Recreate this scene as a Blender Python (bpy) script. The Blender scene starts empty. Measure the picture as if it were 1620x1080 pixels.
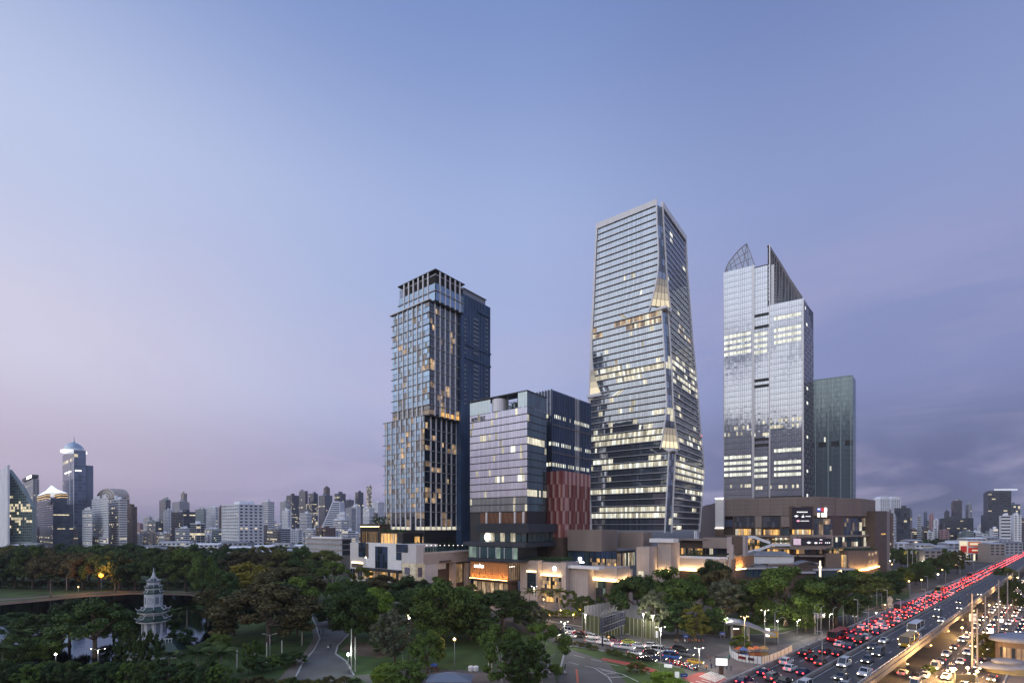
import bpy, math, random
from math import sin, cos, pi, radians as R
from mathutils import Vector, Matrix
random.seed(11)
rnd = random.random
uni = random.uniform
S = bpy.context.scene
COL = S.collection

# ------------------------------------------------------------------ camera, sky, sun, exposure
# the camera stands on a roof 40 m up, level, with a shifted lens (verticals stay vertical)
F, CAMH, HY = 780.0, 40.0, 832.0
cam = bpy.data.cameras.new('camera')
cam.sensor_width = 36.0
cam.lens = 36.0 * F / 1620.0
cam.shift_y = (HY - 540.0) / 1620.0
cam.clip_start, cam.clip_end = 1.0, 60000.0
camo = bpy.data.objects.new('camera', cam)
camo.location = (0, 0, CAMH)
camo.rotation_euler = (pi / 2, 0, 0)
COL.objects.link(camo)
S.camera = camo


def lin(c):
    return tuple((x / 255 / 12.92 if x <= 10 else ((x / 255 + .055) / 1.055) ** 2.4) for x in c)


W = bpy.data.worlds.new('World')
S.world = W
W.use_nodes = True
nt = W.node_tree
nt.nodes.clear()
N = nt.nodes.new
LK = nt.links.new


def wmath(op, a, b=None, c=None):
    n = N('ShaderNodeMath'); n.operation = op
    for i, v in enumerate((a, b, c)):
        if v is None:
            continue
        if isinstance(v, (int, float)):
            n.inputs[i].default_value = v
        else:
            LK(v, n.inputs[i])
    return n.outputs[0]


def wsmooth(v, lo, hi):
    n = N('ShaderNodeMapRange'); n.interpolation_type = 'SMOOTHSTEP'
    LK(v, n.inputs[0]); n.inputs[1].default_value = lo; n.inputs[2].default_value = hi
    return n.outputs[0]


def wmix(f, a, b, mode='MIX'):
    n = N('ShaderNodeMix'); n.data_type = 'RGBA'; n.blend_type = mode
    for s, v in ((0, f), (6, a), (7, b)):
        if isinstance(v, (int, float)):
            n.inputs[s].default_value = v
        elif isinstance(v, tuple):
            n.inputs[s].default_value = (*v, 1)
        else:
            LK(v, n.inputs[s])
    return n.outputs[2]


tc = N('ShaderNodeTexCoord')
sep = N('ShaderNodeSeparateXYZ'); LK(tc.outputs['Generated'], sep.inputs[0])
sx, sy, sz = sep.outputs
hyp = wmath('SQRT', wmath('ADD', wmath('MULTIPLY', sx, sx), wmath('MULTIPLY', sy, sy)))
SUNAZ = R(-130)          # the sun has just set behind the camera's left shoulder
dx, dy = sin(SUNAZ), cos(SUNAZ)
tt = wmath('DIVIDE', wmath('ADD', wmath('MULTIPLY', sx, dx), wmath('MULTIPLY', sy, dy)), wmath('ADD', hyp, 1e-4))
tn = wmath('MULTIPLY_ADD', tt, .5, .5)


def ramp(cols):
    n = N('ShaderNodeValToRGB'); n.color_ramp.interpolation = 'EASE'
    e = n.color_ramp.elements
    pos = (0.0, 0.18, 0.60, 0.88)
    e[0].position = pos[0]; e[1].position = pos[3]
    e.new(pos[1]); e.new(pos[2])
    for el, c in zip(e, cols):
        el.color = (*lin(c), 1)
    LK(tn, n.inputs[0])
    return n.outputs[0]


BANDS = [  # colours away from the sunset, ahead, left, towards the sunset
    (0.00, ((86, 91, 122), (126, 124, 160), (166, 151, 176), (240, 214, 198))),
    (0.09, ((102, 108, 146), (150, 151, 190), (190, 178, 199), (252, 240, 235))),
    (0.26, ((132, 141, 186), (164, 175, 214), (208, 205, 225), (254, 252, 255))),
    (0.50, ((134, 150, 197), (158, 175, 217), (186, 197, 228), (232, 236, 251))),
    (0.78, ((104, 124, 176), (117, 140, 194), (122, 146, 199), (166, 187, 228))),
]
skyc = ramp(BANDS[0][1])
for (z0, _), (z1, cols) in zip(BANDS, BANDS[1:]):
    skyc = wmix(wsmooth(sz, z0, z1), skyc, ramp(cols))
# soft streaky clouds: project the direction on a high flat layer
den = wmath('ADD', wmath('MAXIMUM', sz, 0.0), 0.13)
cmb = N('ShaderNodeCombineXYZ')
LK(wmath('DIVIDE', sx, den), cmb.inputs[0]); LK(wmath('DIVIDE', sy, den), cmb.inputs[1]); LK(wmath('MULTIPLY', sz, 2.0), cmb.inputs[2])


def wnoise(scale, detail, rough=.55, vec=None, dist=0.0):
    n = N('ShaderNodeTexNoise'); n.inputs['Scale'].default_value = scale
    n.inputs['Detail'].default_value = detail; n.inputs['Roughness'].default_value = rough
    n.inputs['Distortion'].default_value = dist
    LK(vec or cmb.outputs[0], n.inputs['Vector'])
    return n.outputs[0]


wisps = wsmooth(wnoise(0.62, 7, .58, None, .9), .44, .72)
lowm = wsmooth(sz, .62, .12)
skyc = wmix(wmath('MULTIPLY', wmath('MULTIPLY', wisps, lowm), .50), skyc, lin((192, 181, 210)))
# a dark bank low on the side away from the sunset, and broken cloud over the sunset
bank = wsmooth(wnoise(1.6, 7, .6, tc.outputs['Generated']), .42, .62)
bankm = wmath('MULTIPLY', wmath('MULTIPLY', bank, wsmooth(sz, .22, .04)), wsmooth(tn, .30, .03))
skyc = wmix(wmath('MULTIPLY', bankm, .38), skyc, lin((96, 101, 144)))
puff = wsmooth(wnoise(3.3, 8, .6, tc.outputs['Generated'], .3), .44, .52)
ex, ey = sin(R(-152)), cos(R(-152))
t2 = wmath('DIVIDE', wmath('ADD', wmath('MULTIPLY', sx, ex), wmath('MULTIPLY', sy, ey)), wmath('ADD', hyp, 1e-4))
puffm = wmath('MULTIPLY', wmath('MULTIPLY', puff, wsmooth(sz, .38, .27)), wsmooth(t2, .84, .95))
skyc = wmix(wmath('MULTIPLY', puffm, .9), skyc, lin((62, 72, 112)))
# a solid dark bank under a bright gap on the sunset side (the mirrored tower shows it)
edge = wmath('MULTIPLY_ADD', wnoise(6.0, 5, .6, tc.outputs['Generated']), .12, .115)
cum = wsmooth(wnoise(5.0, 6, .5, tc.outputs['Generated'], .2), .45, .70)
cumm = wmath('MULTIPLY', wmath('MULTIPLY', cum, wsmooth(sz, .20, .10)), wsmooth(tn, .42, .2))
skyc = wmix(wmath('MULTIPLY', cumm, .30), skyc, lin((158, 166, 206)))
sbk = wmath('MULTIPLY', wsmooth(wmath('SUBTRACT', edge, sz), -.012, .012), wsmooth(t2, .86, .96))
skyc = wmix(wmath('MULTIPLY', sbk, .92), skyc, lin((38, 50, 84)))
nish = N('ShaderNodeTexSky'); nish.sky_type = 'NISHITA'; nish.sun_disc = False
nish.sun_elevation = R(1.0); nish.sun_rotation = SUNAZ
sk2 = wmix(1.0, skyc, wmix(1.0, nish.outputs[0], (.002, .002, .002), 'MULTIPLY'), 'ADD')
# the afterglow itself, behind the camera's left shoulder, is brighter than the sky in view
glow = wmath('MULTIPLY_ADD', wmath('MULTIPLY', wsmooth(tn, .66, .92), wsmooth(sz, .05, .30)), .55, 1.0)
gc = N('ShaderNodeVectorMath'); gc.operation = 'SCALE'; LK(sk2, gc.inputs[0]); LK(glow, gc.inputs['Scale'])
sk2 = gc.outputs[0]
below = wsmooth(sz, -.005, -.06)
sk2 = wmix(below, sk2, (.05, .05, .06))
bg = N('ShaderNodeBackground'); LK(sk2, bg.inputs[0]); bg.inputs[1].default_value = 1.06
LK(bg.outputs[0], N('ShaderNodeOutputWorld').inputs[0])

sl = bpy.data.lights.new('sun', 'SUN')
sl.energy = 0.25; sl.angle = R(90); sl.color = (1.0, .86, .78)
so = bpy.data.objects.new('sun', sl)
sd = Vector((sin(SUNAZ) * cos(R(20)), cos(SUNAZ) * cos(R(20)), sin(R(20))))
so.rotation_euler = sd.to_track_quat('Z', 'Y').to_euler()
COL.objects.link(so)

S.view_settings.view_transform = 'Standard'
S.view_settings.look = 'None'
S.view_settings.exposure = 0.0
S.view_settings.gamma = 1.0
S.view_settings.use_curve_mapping = False
S.render.engine = 'CYCLES'
cy = S.cycles
cy.use_denoising = True
cy.max_bounces = 5; cy.diffuse_bounces = 2; cy.glossy_bounces = 3; cy.transmission_bounces = 3
cy.transparent_max_bounces = 4; cy.volume_bounces = 0
cy.sample_clamp_indirect = 4.0
cy.caustics_reflective = False; cy.caustics_refractive = False
cy.blur_glossy = 0.5


# ------------------------------------------------------------------ pixel <-> place helpers
def at(px, py, Y):
    return Vector(((px - 810) / F * Y, Y, CAMH + (HY - py) / F * Y))


def gnd(px, py, z=0.0):
    Y = (CAMH - z) * F / (py - HY)
    return Vector(((px - 810) / F * Y, Y, z))


class Frame:
    """a building's own axes: x along its right face, y along its left face, origin at the near corner"""
    def __init__(s, px, Y, deg):
        s.px, s.Y, s.th = px, Y, R(deg)
        s.c, s.s = cos(s.th), sin(s.th)
        s.X = (px - 810) / F * Y

    def b(s, px, a=0.0):
        X, Y, k = s.X + a * s.c, s.Y + a * s.s, (px - 810) / F
        return (X - k * Y) / (k * s.c + s.s)

    def a(s, px, b=0.0):
        X, Y, k = s.X - b * s.s, s.Y + b * s.c, (px - 810) / F
        return (k * Y - X) / (s.c - k * s.s)

    def z(s, py, a=0.0, b=0.0):
        return CAMH + (HY - py) / F * (s.Y + a * s.s + b * s.c)

    def thing(s, name, label, cat, group=None):
        return thing(name, label, cat, (s.X, s.Y, 0), s.th, group)


# ------------------------------------------------------------------ objects
def tag(o, label=None, cat=None, group=None, kind=None):
    if label: o['label'] = label
    if cat: o['category'] = cat
    if group: o['group'] = group
    if kind: o['kind'] = kind
    return o


def thing(name, label, cat, loc=(0, 0, 0), rz=0.0, group=None):
    o = bpy.data.objects.new(name, None)
    o.empty_display_size = .5
    o.location = loc; o.rotation_euler = (0, 0, rz)
    COL.objects.link(o)
    return tag(o, label, cat, group)


def kids(o):
    return KIDS.get(o.name, [])


KIDS = {}


def link(o, parent=None):
    COL.objects.link(o)
    if parent is not None:
        o.parent = parent
        KIDS.setdefault(parent.name, []).append(o)
    return o


def copy_tree(o, parent=None):
    c = o.copy()
    link(c, parent)
    for ch in list(KIDS.get(o.name, [])):
        copy_tree(ch, c)
    return c


class MB:
    def __init__(s):
        s.v, s.f, s.m, s.mats = [], [], [], []

    def mi(s, mat):
        if mat not in s.mats:
            s.mats.append(mat)
        return s.mats.index(mat)

    def poly(s, pts, mat):
        n = len(s.v)
        s.v += [tuple(p) for p in pts]
        s.f.append(tuple(range(n, n + len(pts)))); s.m.append(s.mi(mat))
        return s

    def box(s, x0, y0, z0, x1, y1, z1, mat, bottom=True):
        if x0 > x1: x0, x1 = x1, x0
        if y0 > y1: y0, y1 = y1, y0
        if z0 > z1: z0, z1 = z1, z0
        n = len(s.v); k = s.mi(mat)
        s.v += [(x0, y0, z0), (x1, y0, z0), (x1, y1, z0), (x0, y1, z0), (x0, y0, z1), (x1, y0, z1), (x1, y1, z1), (x0, y1, z1)]
        fs = [(0, 1, 5, 4), (1, 2, 6, 5), (2, 3, 7, 6), (3, 0, 4, 7), (4, 5, 6, 7)] + ([(3, 2, 1, 0)] if bottom else [])
        for q in fs:
            s.f.append(tuple(n + i for i in q)); s.m.append(k)
        return s

    def prism(s, pts, z0, z1, mat, topmat=None, bottom=False):
        n = len(s.v); k = s.mi(mat); m = len(pts)
        s.v += [(p[0], p[1], z0) for p in pts] + [(p[0], p[1], z1) for p in pts]
        for i in range(m):
            j = (i + 1) % m
            s.f.append((n + i, n + j, n + m + j, n + m + i)); s.m.append(k)
        s.f.append(tuple(n + m + i for i in range(m))); s.m.append(s.mi(topmat or mat))
        if bottom:
            s.f.append(tuple(n + i for i in reversed(range(m)))); s.m.append(k)
        return s

    def loft(s, rings, mat, close=True, cap=True):
        n = len(s.v); k = s.mi(mat); m = len(rings[0])
        for r in rings:
            s.v += [tuple(p) for p in r]
        for a in range(len(rings) - 1):
            for i in range(m if close else m - 1):
                j = (i + 1) % m
                s.f.append((n + a * m + i, n + a * m + j, n + (a + 1) * m + j, n + (a + 1) * m + i)); s.m.append(k)
        if cap and close:
            s.f.append(tuple(n + i for i in reversed(range(m)))); s.m.append(k)
            s.f.append(tuple(n + (len(rings) - 1) * m + i for i in range(m))); s.m.append(k)
        return s

    def lathe(s, prof, seg, mat, c=(0, 0, 0), rot=0.0, cap=True):
        return s.loft([[(c[0] + r * cos(rot + 2 * pi * i / seg), c[1] + r * sin(rot + 2 * pi * i / seg), c[2] + z) for i in range(seg)] for r, z in prof], mat, True, cap)

    def tube(s, p, q, r0, r1, seg, mat):
        p, q = Vector(p), Vector(q)
        d = (q - p).normalized()
        u = d.orthogonal().normalized(); w = d.cross(u)
        return s.loft([[c + (u * cos(2 * pi * i / seg) + w * sin(2 * pi * i / seg)) * r for i in range(seg)] for c, r in ((p, r0), (q, r1))], mat)

    def bar(s, p, q, w, h, mat, up=(0, 0, 1)):
        p, q = Vector(p), Vector(q)
        d = (q - p).normalized(); u = d.cross(Vector(up))
        u = (u if u.length > 1e-4 else d.orthogonal()).normalized(); t = u.cross(d)
        return s.loft([[c + u * (a * w / 2) + t * (b * h / 2) for a, b in ((-1, -1), (1, -1), (1, 1), (-1, 1))] for c in (p, q)], mat)

    def mesh(s, name, smooth=False):
        me = bpy.data.meshes.new(name)
        me.from_pydata(s.v, [], s.f)
        for mt in s.mats:
            me.materials.append(mt)
        if len(s.mats) > 1:
            me.polygons.foreach_set('material_index', s.m)
        if smooth:
            me.polygons.foreach_set('use_smooth', [True] * len(s.f))
        me.update()
        return me

    def build(s, name, parent=None, smooth=False, kind=None):
        o = link(bpy.data.objects.new(name, s.mesh(name, smooth)), parent)
        if kind: o['kind'] = kind
        return o


def top(name, label, cat, mb, loc=(0, 0, 0), rz=0.0, group=None, smooth=False):
    """a thing that is one mesh"""
    o = mb.build(name, None, smooth)
    o.location = loc; o.rotation_euler = (0, 0, rz)
    return tag(o, label, cat, group)


# ------------------------------------------------------------------ materials
MATS = {}


def mat(name, col, rough=.6, metal=0.0, ior=1.45, emit=None, estr=0.0, noise=0.0, nscale=1.0, bump=0.0, bscale=4.0, rand=0.0, objcol=False, stretch=None, island=0.0):
    if name in MATS:
        return MATS[name]
    m = bpy.data.materials.new(name)
    m.use_nodes = True
    t = m.node_tree
    b = t.nodes['Principled BSDF']
    b.inputs['Base Color'].default_value = (*col, 1)
    b.inputs['Roughness'].default_value = rough
    b.inputs['Metallic'].default_value = metal
    b.inputs['IOR'].default_value = ior
    m.diffuse_color = (*col, 1)
    src = None
    if noise or rand or objcol or island:
        rgb = t.nodes.new('ShaderNodeRGB'); rgb.outputs[0].default_value = (*col, 1)
        src = rgb.outputs[0]
        if objcol:
            oi = t.nodes.new('ShaderNodeObjectInfo'); src = oi.outputs['Color']

        def scale_by(src, val, lo, hi):
            mr = t.nodes.new('ShaderNodeMapRange')
            t.links.new(val, mr.inputs[0]); mr.inputs[3].default_value = lo; mr.inputs[4].default_value = hi
            mx = t.nodes.new('ShaderNodeMix'); mx.data_type = 'RGBA'; mx.blend_type = 'MULTIPLY'; mx.inputs[0].default_value = 1
            t.links.new(src, mx.inputs[6]); t.links.new(mr.outputs[0], mx.inputs[7])
            return mx.outputs[2]
        if noise:
            co = t.nodes.new('ShaderNodeTexCoord'); vec = co.outputs['Object']
            if stretch:
                mp = t.nodes.new('ShaderNodeMapping'); mp.inputs['Scale'].default_value = stretch
                t.links.new(vec, mp.inputs[0]); vec = mp.outputs[0]
            nz = t.nodes.new('ShaderNodeTexNoise'); nz.inputs['Scale'].default_value = nscale; nz.inputs['Detail'].default_value = 5
            t.links.new(vec, nz.inputs['Vector'])
            mr0 = t.nodes.new('ShaderNodeMapRange'); mr0.inputs[1].default_value = .3; mr0.inputs[2].default_value = .7
            t.links.new(nz.outputs[0], mr0.inputs[0])
            src = scale_by(src, mr0.outputs[0], 1 - noise, 1 + noise)
        if rand:
            oi2 = t.nodes.new('ShaderNodeObjectInfo'); src = scale_by(src, oi2.outputs['Random'], 1 - rand, 1 + rand)
        if island:
            ge = t.nodes.new('ShaderNodeNewGeometry'); src = scale_by(src, ge.outputs['Random Per Island'], 1 - island, 1 + island)
        t.links.new(src, b.inputs['Base Color'])
    if emit:
        b.inputs['Emission Color'].default_value = (*emit, 1)
        b.inputs['Emission Strength'].default_value = estr
    if bump:
        nz = t.nodes.new('ShaderNodeTexNoise'); nz.inputs['Scale'].default_value = bscale; nz.inputs['Detail'].default_value = 3
        co = t.nodes.new('ShaderNodeTexCoord'); t.links.new(co.outputs['Object'], nz.inputs['Vector'])
        bp = t.nodes.new('ShaderNodeBump'); bp.inputs['Strength'].default_value = bump; bp.inputs['Distance'].default_value = .3
        t.links.new(nz.outputs[0], bp.inputs['Height']); t.links.new(bp.outputs[0], b.inputs['Normal'])
    MATS[name] = m
    return m


def litmat(name, col, strength, scale=(0.5, 0.5, 0.3), var=.8, base=(.2, .18, .15)):
    """a lit window: an uneven room glow behind glass"""
    m = mat(name, base, .25)
    t = m.node_tree; b = t.nodes['Principled BSDF']
    co = t.nodes.new('ShaderNodeTexCoord')
    mp = t.nodes.new('ShaderNodeMapping'); mp.inputs['Scale'].default_value = scale
    nz = t.nodes.new('ShaderNodeTexNoise'); nz.inputs['Scale'].default_value = 1.0; nz.inputs['Detail'].default_value = 3
    t.links.new(co.outputs['Object'], mp.inputs[0]); t.links.new(mp.outputs[0], nz.inputs['Vector'])
    mr = t.nodes.new('ShaderNodeMapRange'); mr.inputs[1].default_value = .3; mr.inputs[2].default_value = .7
    mr.inputs[3].default_value = strength * (1 - var); mr.inputs[4].default_value = strength * (1 + var)
    t.links.new(nz.outputs[0], mr.inputs[0])
    ge = t.nodes.new('ShaderNodeNewGeometry')
    mr2 = t.nodes.new('ShaderNodeMapRange'); mr2.inputs[3].default_value = .55; mr2.inputs[4].default_value = 1.3
    t.links.new(ge.outputs['Random Per Island'], mr2.inputs[0])
    mu = t.nodes.new('ShaderNodeMath'); mu.operation = 'MULTIPLY'
    t.links.new(mr.outputs[0], mu.inputs[0]); t.links.new(mr2.outputs[0], mu.inputs[1])
    b.inputs['Emission Color'].default_value = (*col, 1)
    t.links.new(mu.outputs[0], b.inputs['Emission Strength'])
    try: m.cycles.emission_sampling = 'NONE'
    except Exception: pass
    return m


WHITE = mat('white_panel', (.82, .81, .80), .45, noise=.06, nscale=.3)
ALU = mat('pale_aluminium', (.62, .62, .64), .35, .25)
DARK = mat('dark_frame', (.025, .027, .032), .4)
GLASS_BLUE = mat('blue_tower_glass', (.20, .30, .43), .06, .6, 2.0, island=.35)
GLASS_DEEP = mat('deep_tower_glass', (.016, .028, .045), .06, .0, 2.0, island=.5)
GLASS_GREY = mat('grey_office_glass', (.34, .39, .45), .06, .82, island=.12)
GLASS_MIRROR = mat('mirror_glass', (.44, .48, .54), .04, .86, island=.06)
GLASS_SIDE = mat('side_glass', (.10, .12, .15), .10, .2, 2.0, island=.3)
GLASS_LAV = mat('hotel_mirror_glass', (.36, .37, .48), .05, .78, island=.10)
GLASS_TEAL = mat('teal_glass', (.035, .075, .085), .08, 0, 2.0, island=.4)
GLASS_NAVY = mat('navy_glass', (.05, .085, .17), .10, .35, 2.0, island=.4)
WARM = litmat('warm_lit_room', (1.0, .66, .34), .46)
WARM2 = litmat('dim_lit_room', (1.0, .62, .32), .15)
COOL = litmat('cool_lit_office', (1.0, .93, .70), .72, (.6, .6, .2), .45)
COOLB = litmat('bright_lit_office', (.98, 1.0, .86), 1.0, (.6, .6, .2), .25)
DIM = litmat('dim_lit_office', (1.0, .92, .66), .38, (.6, .6, .2), .7)
AMBER = litmat('amber_lit_wall', (1.0, .52, .12), .9, (.7, .7, .15), .7)
GLOW = mat('cove_strip', (.8, .7, .5), .5, emit=(1.0, .66, .28), estr=9.0)
GLOWW = mat('white_light_strip', (.8, .8, .8), .5, emit=(1.0, .93, .8), estr=4.0)
SIGNW = mat('white_sign_letter', (.8, .8, .8), .5, emit=(1.0, .97, .92), estr=5.0)
BEIGE = mat('beige_stone_cladding', (.46, .395, .365), .7, noise=.10, nscale=.25)
BEIGEL = mat('pale_stone_cladding', (.66, .62, .60), .7, noise=.06, nscale=.2)
BROWN = mat('brown_metal_cladding', (.29, .235, .205), .5, noise=.12, nscale=.15, stretch=(1, 1, .3))
BROWN2 = mat('dark_brown_cladding', (.115, .080, .062), .5, noise=.15, nscale=.2)
CONC = mat('concrete', (.30, .29, .28), .85, noise=.2, nscale=.35)
ROOFG = mat('grey_roof', (.20, .21, .23), .8, noise=.25, nscale=.15)
NAVYM = mat('navy_metal_cladding', (.048, .090, .175), .35, .1, noise=.2, nscale=.12)


def side(sd, a0, b0, u, z, d):
    return (a0 - d, b0 + u, z) if sd == 'L' else (a0 + u, b0 - d, z)


def sbox(mb, sd, a0, b0, u0, u1, z0, z1, d0, d1, mt):
    p, q = side(sd, a0, b0, u0, z0, d0), side(sd, a0, b0, u1, z1, d1)
    return mb.box(*p, *q, mt)


def pane(mb, sd, a0, b0, u0, u1, z0, z1, d, mt, jit=.02):
    """one glass pane, set very slightly out of true as real curtain walls are"""
    j = [d + uni(-jit, jit) for _ in range(3)]
    j.append(j[0] + j[2] - j[1])
    mb.poly([side(sd, a0, b0, u, z, dd) for (u, z), dd in zip(((u0, z0), (u1, z0), (u1, z1), (u0, z1)), j)], mt)


def text_obj(body, size, parent, mtl, name='sign_lettering', extrude=.06):
    cu = bpy.data.curves.new(name, 'FONT')
    cu.body = body; cu.size = size; cu.extrude = extrude; cu.align_x = 'CENTER'; cu.align_y = 'CENTER'
    cu.resolution_u = 2
    tmp = bpy.data.objects.new(name, cu)
    COL.objects.link(tmp)
    me = bpy.data.meshes.new_from_object(tmp.evaluated_get(bpy.context.evaluated_depsgraph_get()))
    bpy.data.objects.remove(tmp)
    me.materials.clear(); me.materials.append(mtl)
    return link(bpy.data.objects.new(name, me), parent)


def put(o, loc, sd=None):
    """stand lettering up on the L or R side of a building's frame"""
    o.location = loc
    o.rotation_euler = (pi / 2, 0, 0) if sd == 'R' else (pi / 2, 0, -pi / 2)
    return o


# ================================================================== TOWERS
def interp(tab, x):
    if x <= tab[0][0]: return tab[0][1]
    for (a, u), (b, v) in zip(tab, tab[1:]):
        if x <= b:
            return u + (v - u) * (x - a) / (b - a)
    return tab[-1][1]


# ------------------------------------------------------------------ tall residential tower with pale fins
def residential_tower():
    fr = Frame(672, 295, 51)
    root = fr.thing('residential_tower', 'dark glass tower with a grid of pale vertical fins and a stepped crown', 'tower')
    W1 = [WARM, WARM, WARM2, WARM2]

    def bays(a0, b0, sd, us, zs, lit, glass, skip=(), corner=False):
        for j in range(len(zs) - 1):
            for i in range(len(us) - 1):
                mb = MB(); u0, u1 = us[i] + .30, us[i + 1] - .30
                zt, zb = zs[j] - .24, zs[j + 1] + .24
                zm = (zt + zb) / 2
                for (p, q) in ((zb, zm - .14), (zm + .14, zt)):
                    k = 2 if u1 - u0 < 5 else 3
                    g = rnd() < lit(sd, i, j) * .75
                    dim = rnd()
                    for n in range(k):
                        x0 = u0 + (u1 - u0) * n / k + .04; x1 = u0 + (u1 - u0) * (n + 1) / k - .04
                        m = random.choice(W1) if g and rnd() < .7 else (glass if rnd() > .22 else GLASS_DEEP)
                        pane(mb, sd, a0, b0, x0, x1, p, q, -.05, m, .012)
                mb.build('window', root)

    def frame_face(a0, b0, sd, umax, fins, zs, ztop, zbot, fw=.80, over=1.0, ledge=.7):
        for u in fins:
            mb = MB(); sbox(mb, sd, a0, b0, u - fw / 2, u + fw / 2, zbot, ztop, -.3, .38, FINM)
            mb.build('fin', root)
        for z in zs:
            mb = MB(); sbox(mb, sd, a0, b0, .02 if sd == 'L' else -.9, umax + over, z - .19, z + .19, -.32, .46, SLABM)
            mb.build('floor_slab', root)

    FINM = mat('pale_fin', (.78, .77, .78), .5, noise=.05)
    SLABM = mat('slab_edge', (.34, .34, .35), .6)
    # lower block
    A, B = fr.a(737), fr.b(608)
    rows = [656, 677, 694.6, 711.3, 729, 745, 762, 778, 795, 809]
    zs = [fr.z(y) for y in rows]
    z0 = fr.z(838)
    mb = MB(); mb.box(.3, .3, 0, A, B, zs[0] - .3, DARK); mb.build('lower_block', root)
    fl = [fr.b(x) for x in (666, 658, 650, 642, 634, 626.8, 619.4, 612)]
    frt = [fr.a(x) for x in (681.3, 689.6, 698, 706, 714, 722, 729.6)]

    def lit_low(sd, i, j):
        p = .12
        if sd == 'L':
            if j in (2, 6, 8): p = .28
            if i == 0 and j in (1, 2): p = .7
        else:
            if i == 0 and j in (0, 1, 4, 6, 7): p = .9
            if j == 2: p = .75
            if j in (4, 6, 7) and i < 3: p = .7
            elif i > 2: p = .05 if j != 2 else .8
        return p
    gl = GLASS_BLUE
    ul = [0.1] + fl + [B]
    ur = [0.1] + frt
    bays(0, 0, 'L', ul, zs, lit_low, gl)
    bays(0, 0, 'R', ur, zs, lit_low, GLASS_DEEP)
    frame_face(0, 0, 'L', B, fl, zs, zs[0] + .3, z0, over=1.2)
    frame_face(0, 0, 'R', frt[-1] + .5, frt, zs, zs[0] + .3, z0, over=3.6)
    # tall lobby storey under the lowest slab
    for sd, us in (('L', ul), ('R', ur)):
        for i in range(len(us) - 1):
            mb = MB(); u0, u1 = us[i] + .3, us[i + 1] - .3
            zz = [z0, z0 + (zs[-1] - z0) * .18, z0 + (zs[-1] - z0) * .22, z0 + (zs[-1] - z0) * .6, z0 + (zs[-1] - z0) * .64, zs[-1] - .4]
            pane(mb, sd, 0, 0, u0, u1, zz[0], zz[1], -.05, COOL if rnd() < .75 else GLASS_DEEP)
            pane(mb, sd, 0, 0, u0, u1, zz[2], zz[3], -.05, WARM2 if rnd() < .45 else GLASS_DEEP)
            pane(mb, sd, 0, 0, u0, u1, zz[4], zz[5], -.05, WARM2 if rnd() < .35 else GLASS_DEEP)
            mb.build('lobby_window', root)
    # dark glazed return beside the balconies
    A2 = fr.a(744)
    mb = MB(); mb.box(frt[-1] + .5, .9, 0, A2, B, fr.z(662), GLASS_DEEP); mb.build('glazed_return', root)
    # upper block, set back
    da = 1.4
    B2 = fr.b(620.5, da)
    db = fr.b(680, da) - 0
    a2 = fr.a(680, db)
    da = a2
    B2 = fr.b(620.5, da)
    A3 = fr.a(735, db)
    yrow = [474.4 + 18.3 * i for i in range(10)]
    zu = [fr.z(y, da, db) for y in yrow]
    mb = MB(); mb.box(da + .3, db + .3, zs[0] - .4, A3, B2, zu[0] - .3, DARK); mb.build('upper_block', root)
    ful = [fr.b(x, da) - db for x in (668, 660, 652.8, 645, 637.8, 630)]
    fur = [fr.a(x, db) - da for x in (687.8, 696, 704, 711.7, 720, 727.8)]

    def lit_up(sd, i, j):
        if sd == 'L':
            if j in (2, 3) and i in (4, 5, 6): return .6
            if j == 3 and i in (2, 0): return .6
            if j == 5 and i in (0,): return .9
            if j == 6 and i in (4, 5): return .5
            return .04
        if j in (2, 3, 6, 7, 8) and i in (2, 3, 4): return .55
        if j in (3, 5) and i in (0,): return .8
        return .06
    ul2 = [.1] + ful + [B2 - db]
    ur2 = [.1] + fur
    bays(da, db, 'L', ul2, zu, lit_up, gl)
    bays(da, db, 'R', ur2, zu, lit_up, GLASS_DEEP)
    frame_face(da, db, 'L', B2 - db, ful, zu, zu[0] - .2, zs[0], over=.8)
    frame_face(da, db, 'R', fur[-1] + .5, fur, zu, zu[0] - .2, zs[0], over=1.5)
    # open sky terrace between the blocks
    for sd, us in (('L', ul2), ('R', ur2)):
        for i in range(len(us) - 1):
            mb = MB(); u0, u1 = us[i] + .4, us[i + 1] - .4
            pane(mb, sd, da, db, u0, u1, zs[0] + .6, zs[0] + 3.2, -.25, AMBER if (sd == 'R' and i > 1) else (WARM2 if rnd() < .3 else GLASS_DEEP))
            pane(mb, sd, da, db, u0, u1, zs[0] + 3.5, zu[-1] - .4, -.25, WARM if (sd == 'R' and i > 1 and rnd() < .7) else GLASS_DEEP)
            mb.build('terrace_window', root)
    # crown
    dc = fr.b(689, da + 1) ; ac = fr.a(689, db + .01)
    ac = da + (ac - da) * .5
    bc = fr.b(689, ac)
    Bc = fr.b(630, ac)
    zt, zl, zm = fr.z(425, ac, bc), fr.z(446.5, ac, bc), fr.z(459, ac, bc)
    Ac = fr.a(734, bc)
    zr = zu[0]
    LOUV = mat('crown_louvre', (.045, .043, .042), .5)
    mb = MB(); mb.box(ac + .5, bc + .5, zr - .5, Ac, Bc, zl, DARK); mb.build('crown_block', root)
    mb = MB(); mb.box(ac + 2.5, bc + 2.5, zl, Ac, Bc - 2, zt - 1.5, LOUV); mb.build('crown_core', root)
    mb = MB(); mb.box(ac - .3, bc - .3, zt - .5, Ac + .6, Bc + .3, zt, LOUV); mb.build('roof_edge', root)
    fcl = [fr.b(x, ac) - bc for x in (677.2, 669.4, 661.7, 654, 646.7, 639.4)]
    fcr = [fr.a(x, bc) - ac for x in (696, 704.4, 712, 720, 727.4)]
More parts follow.
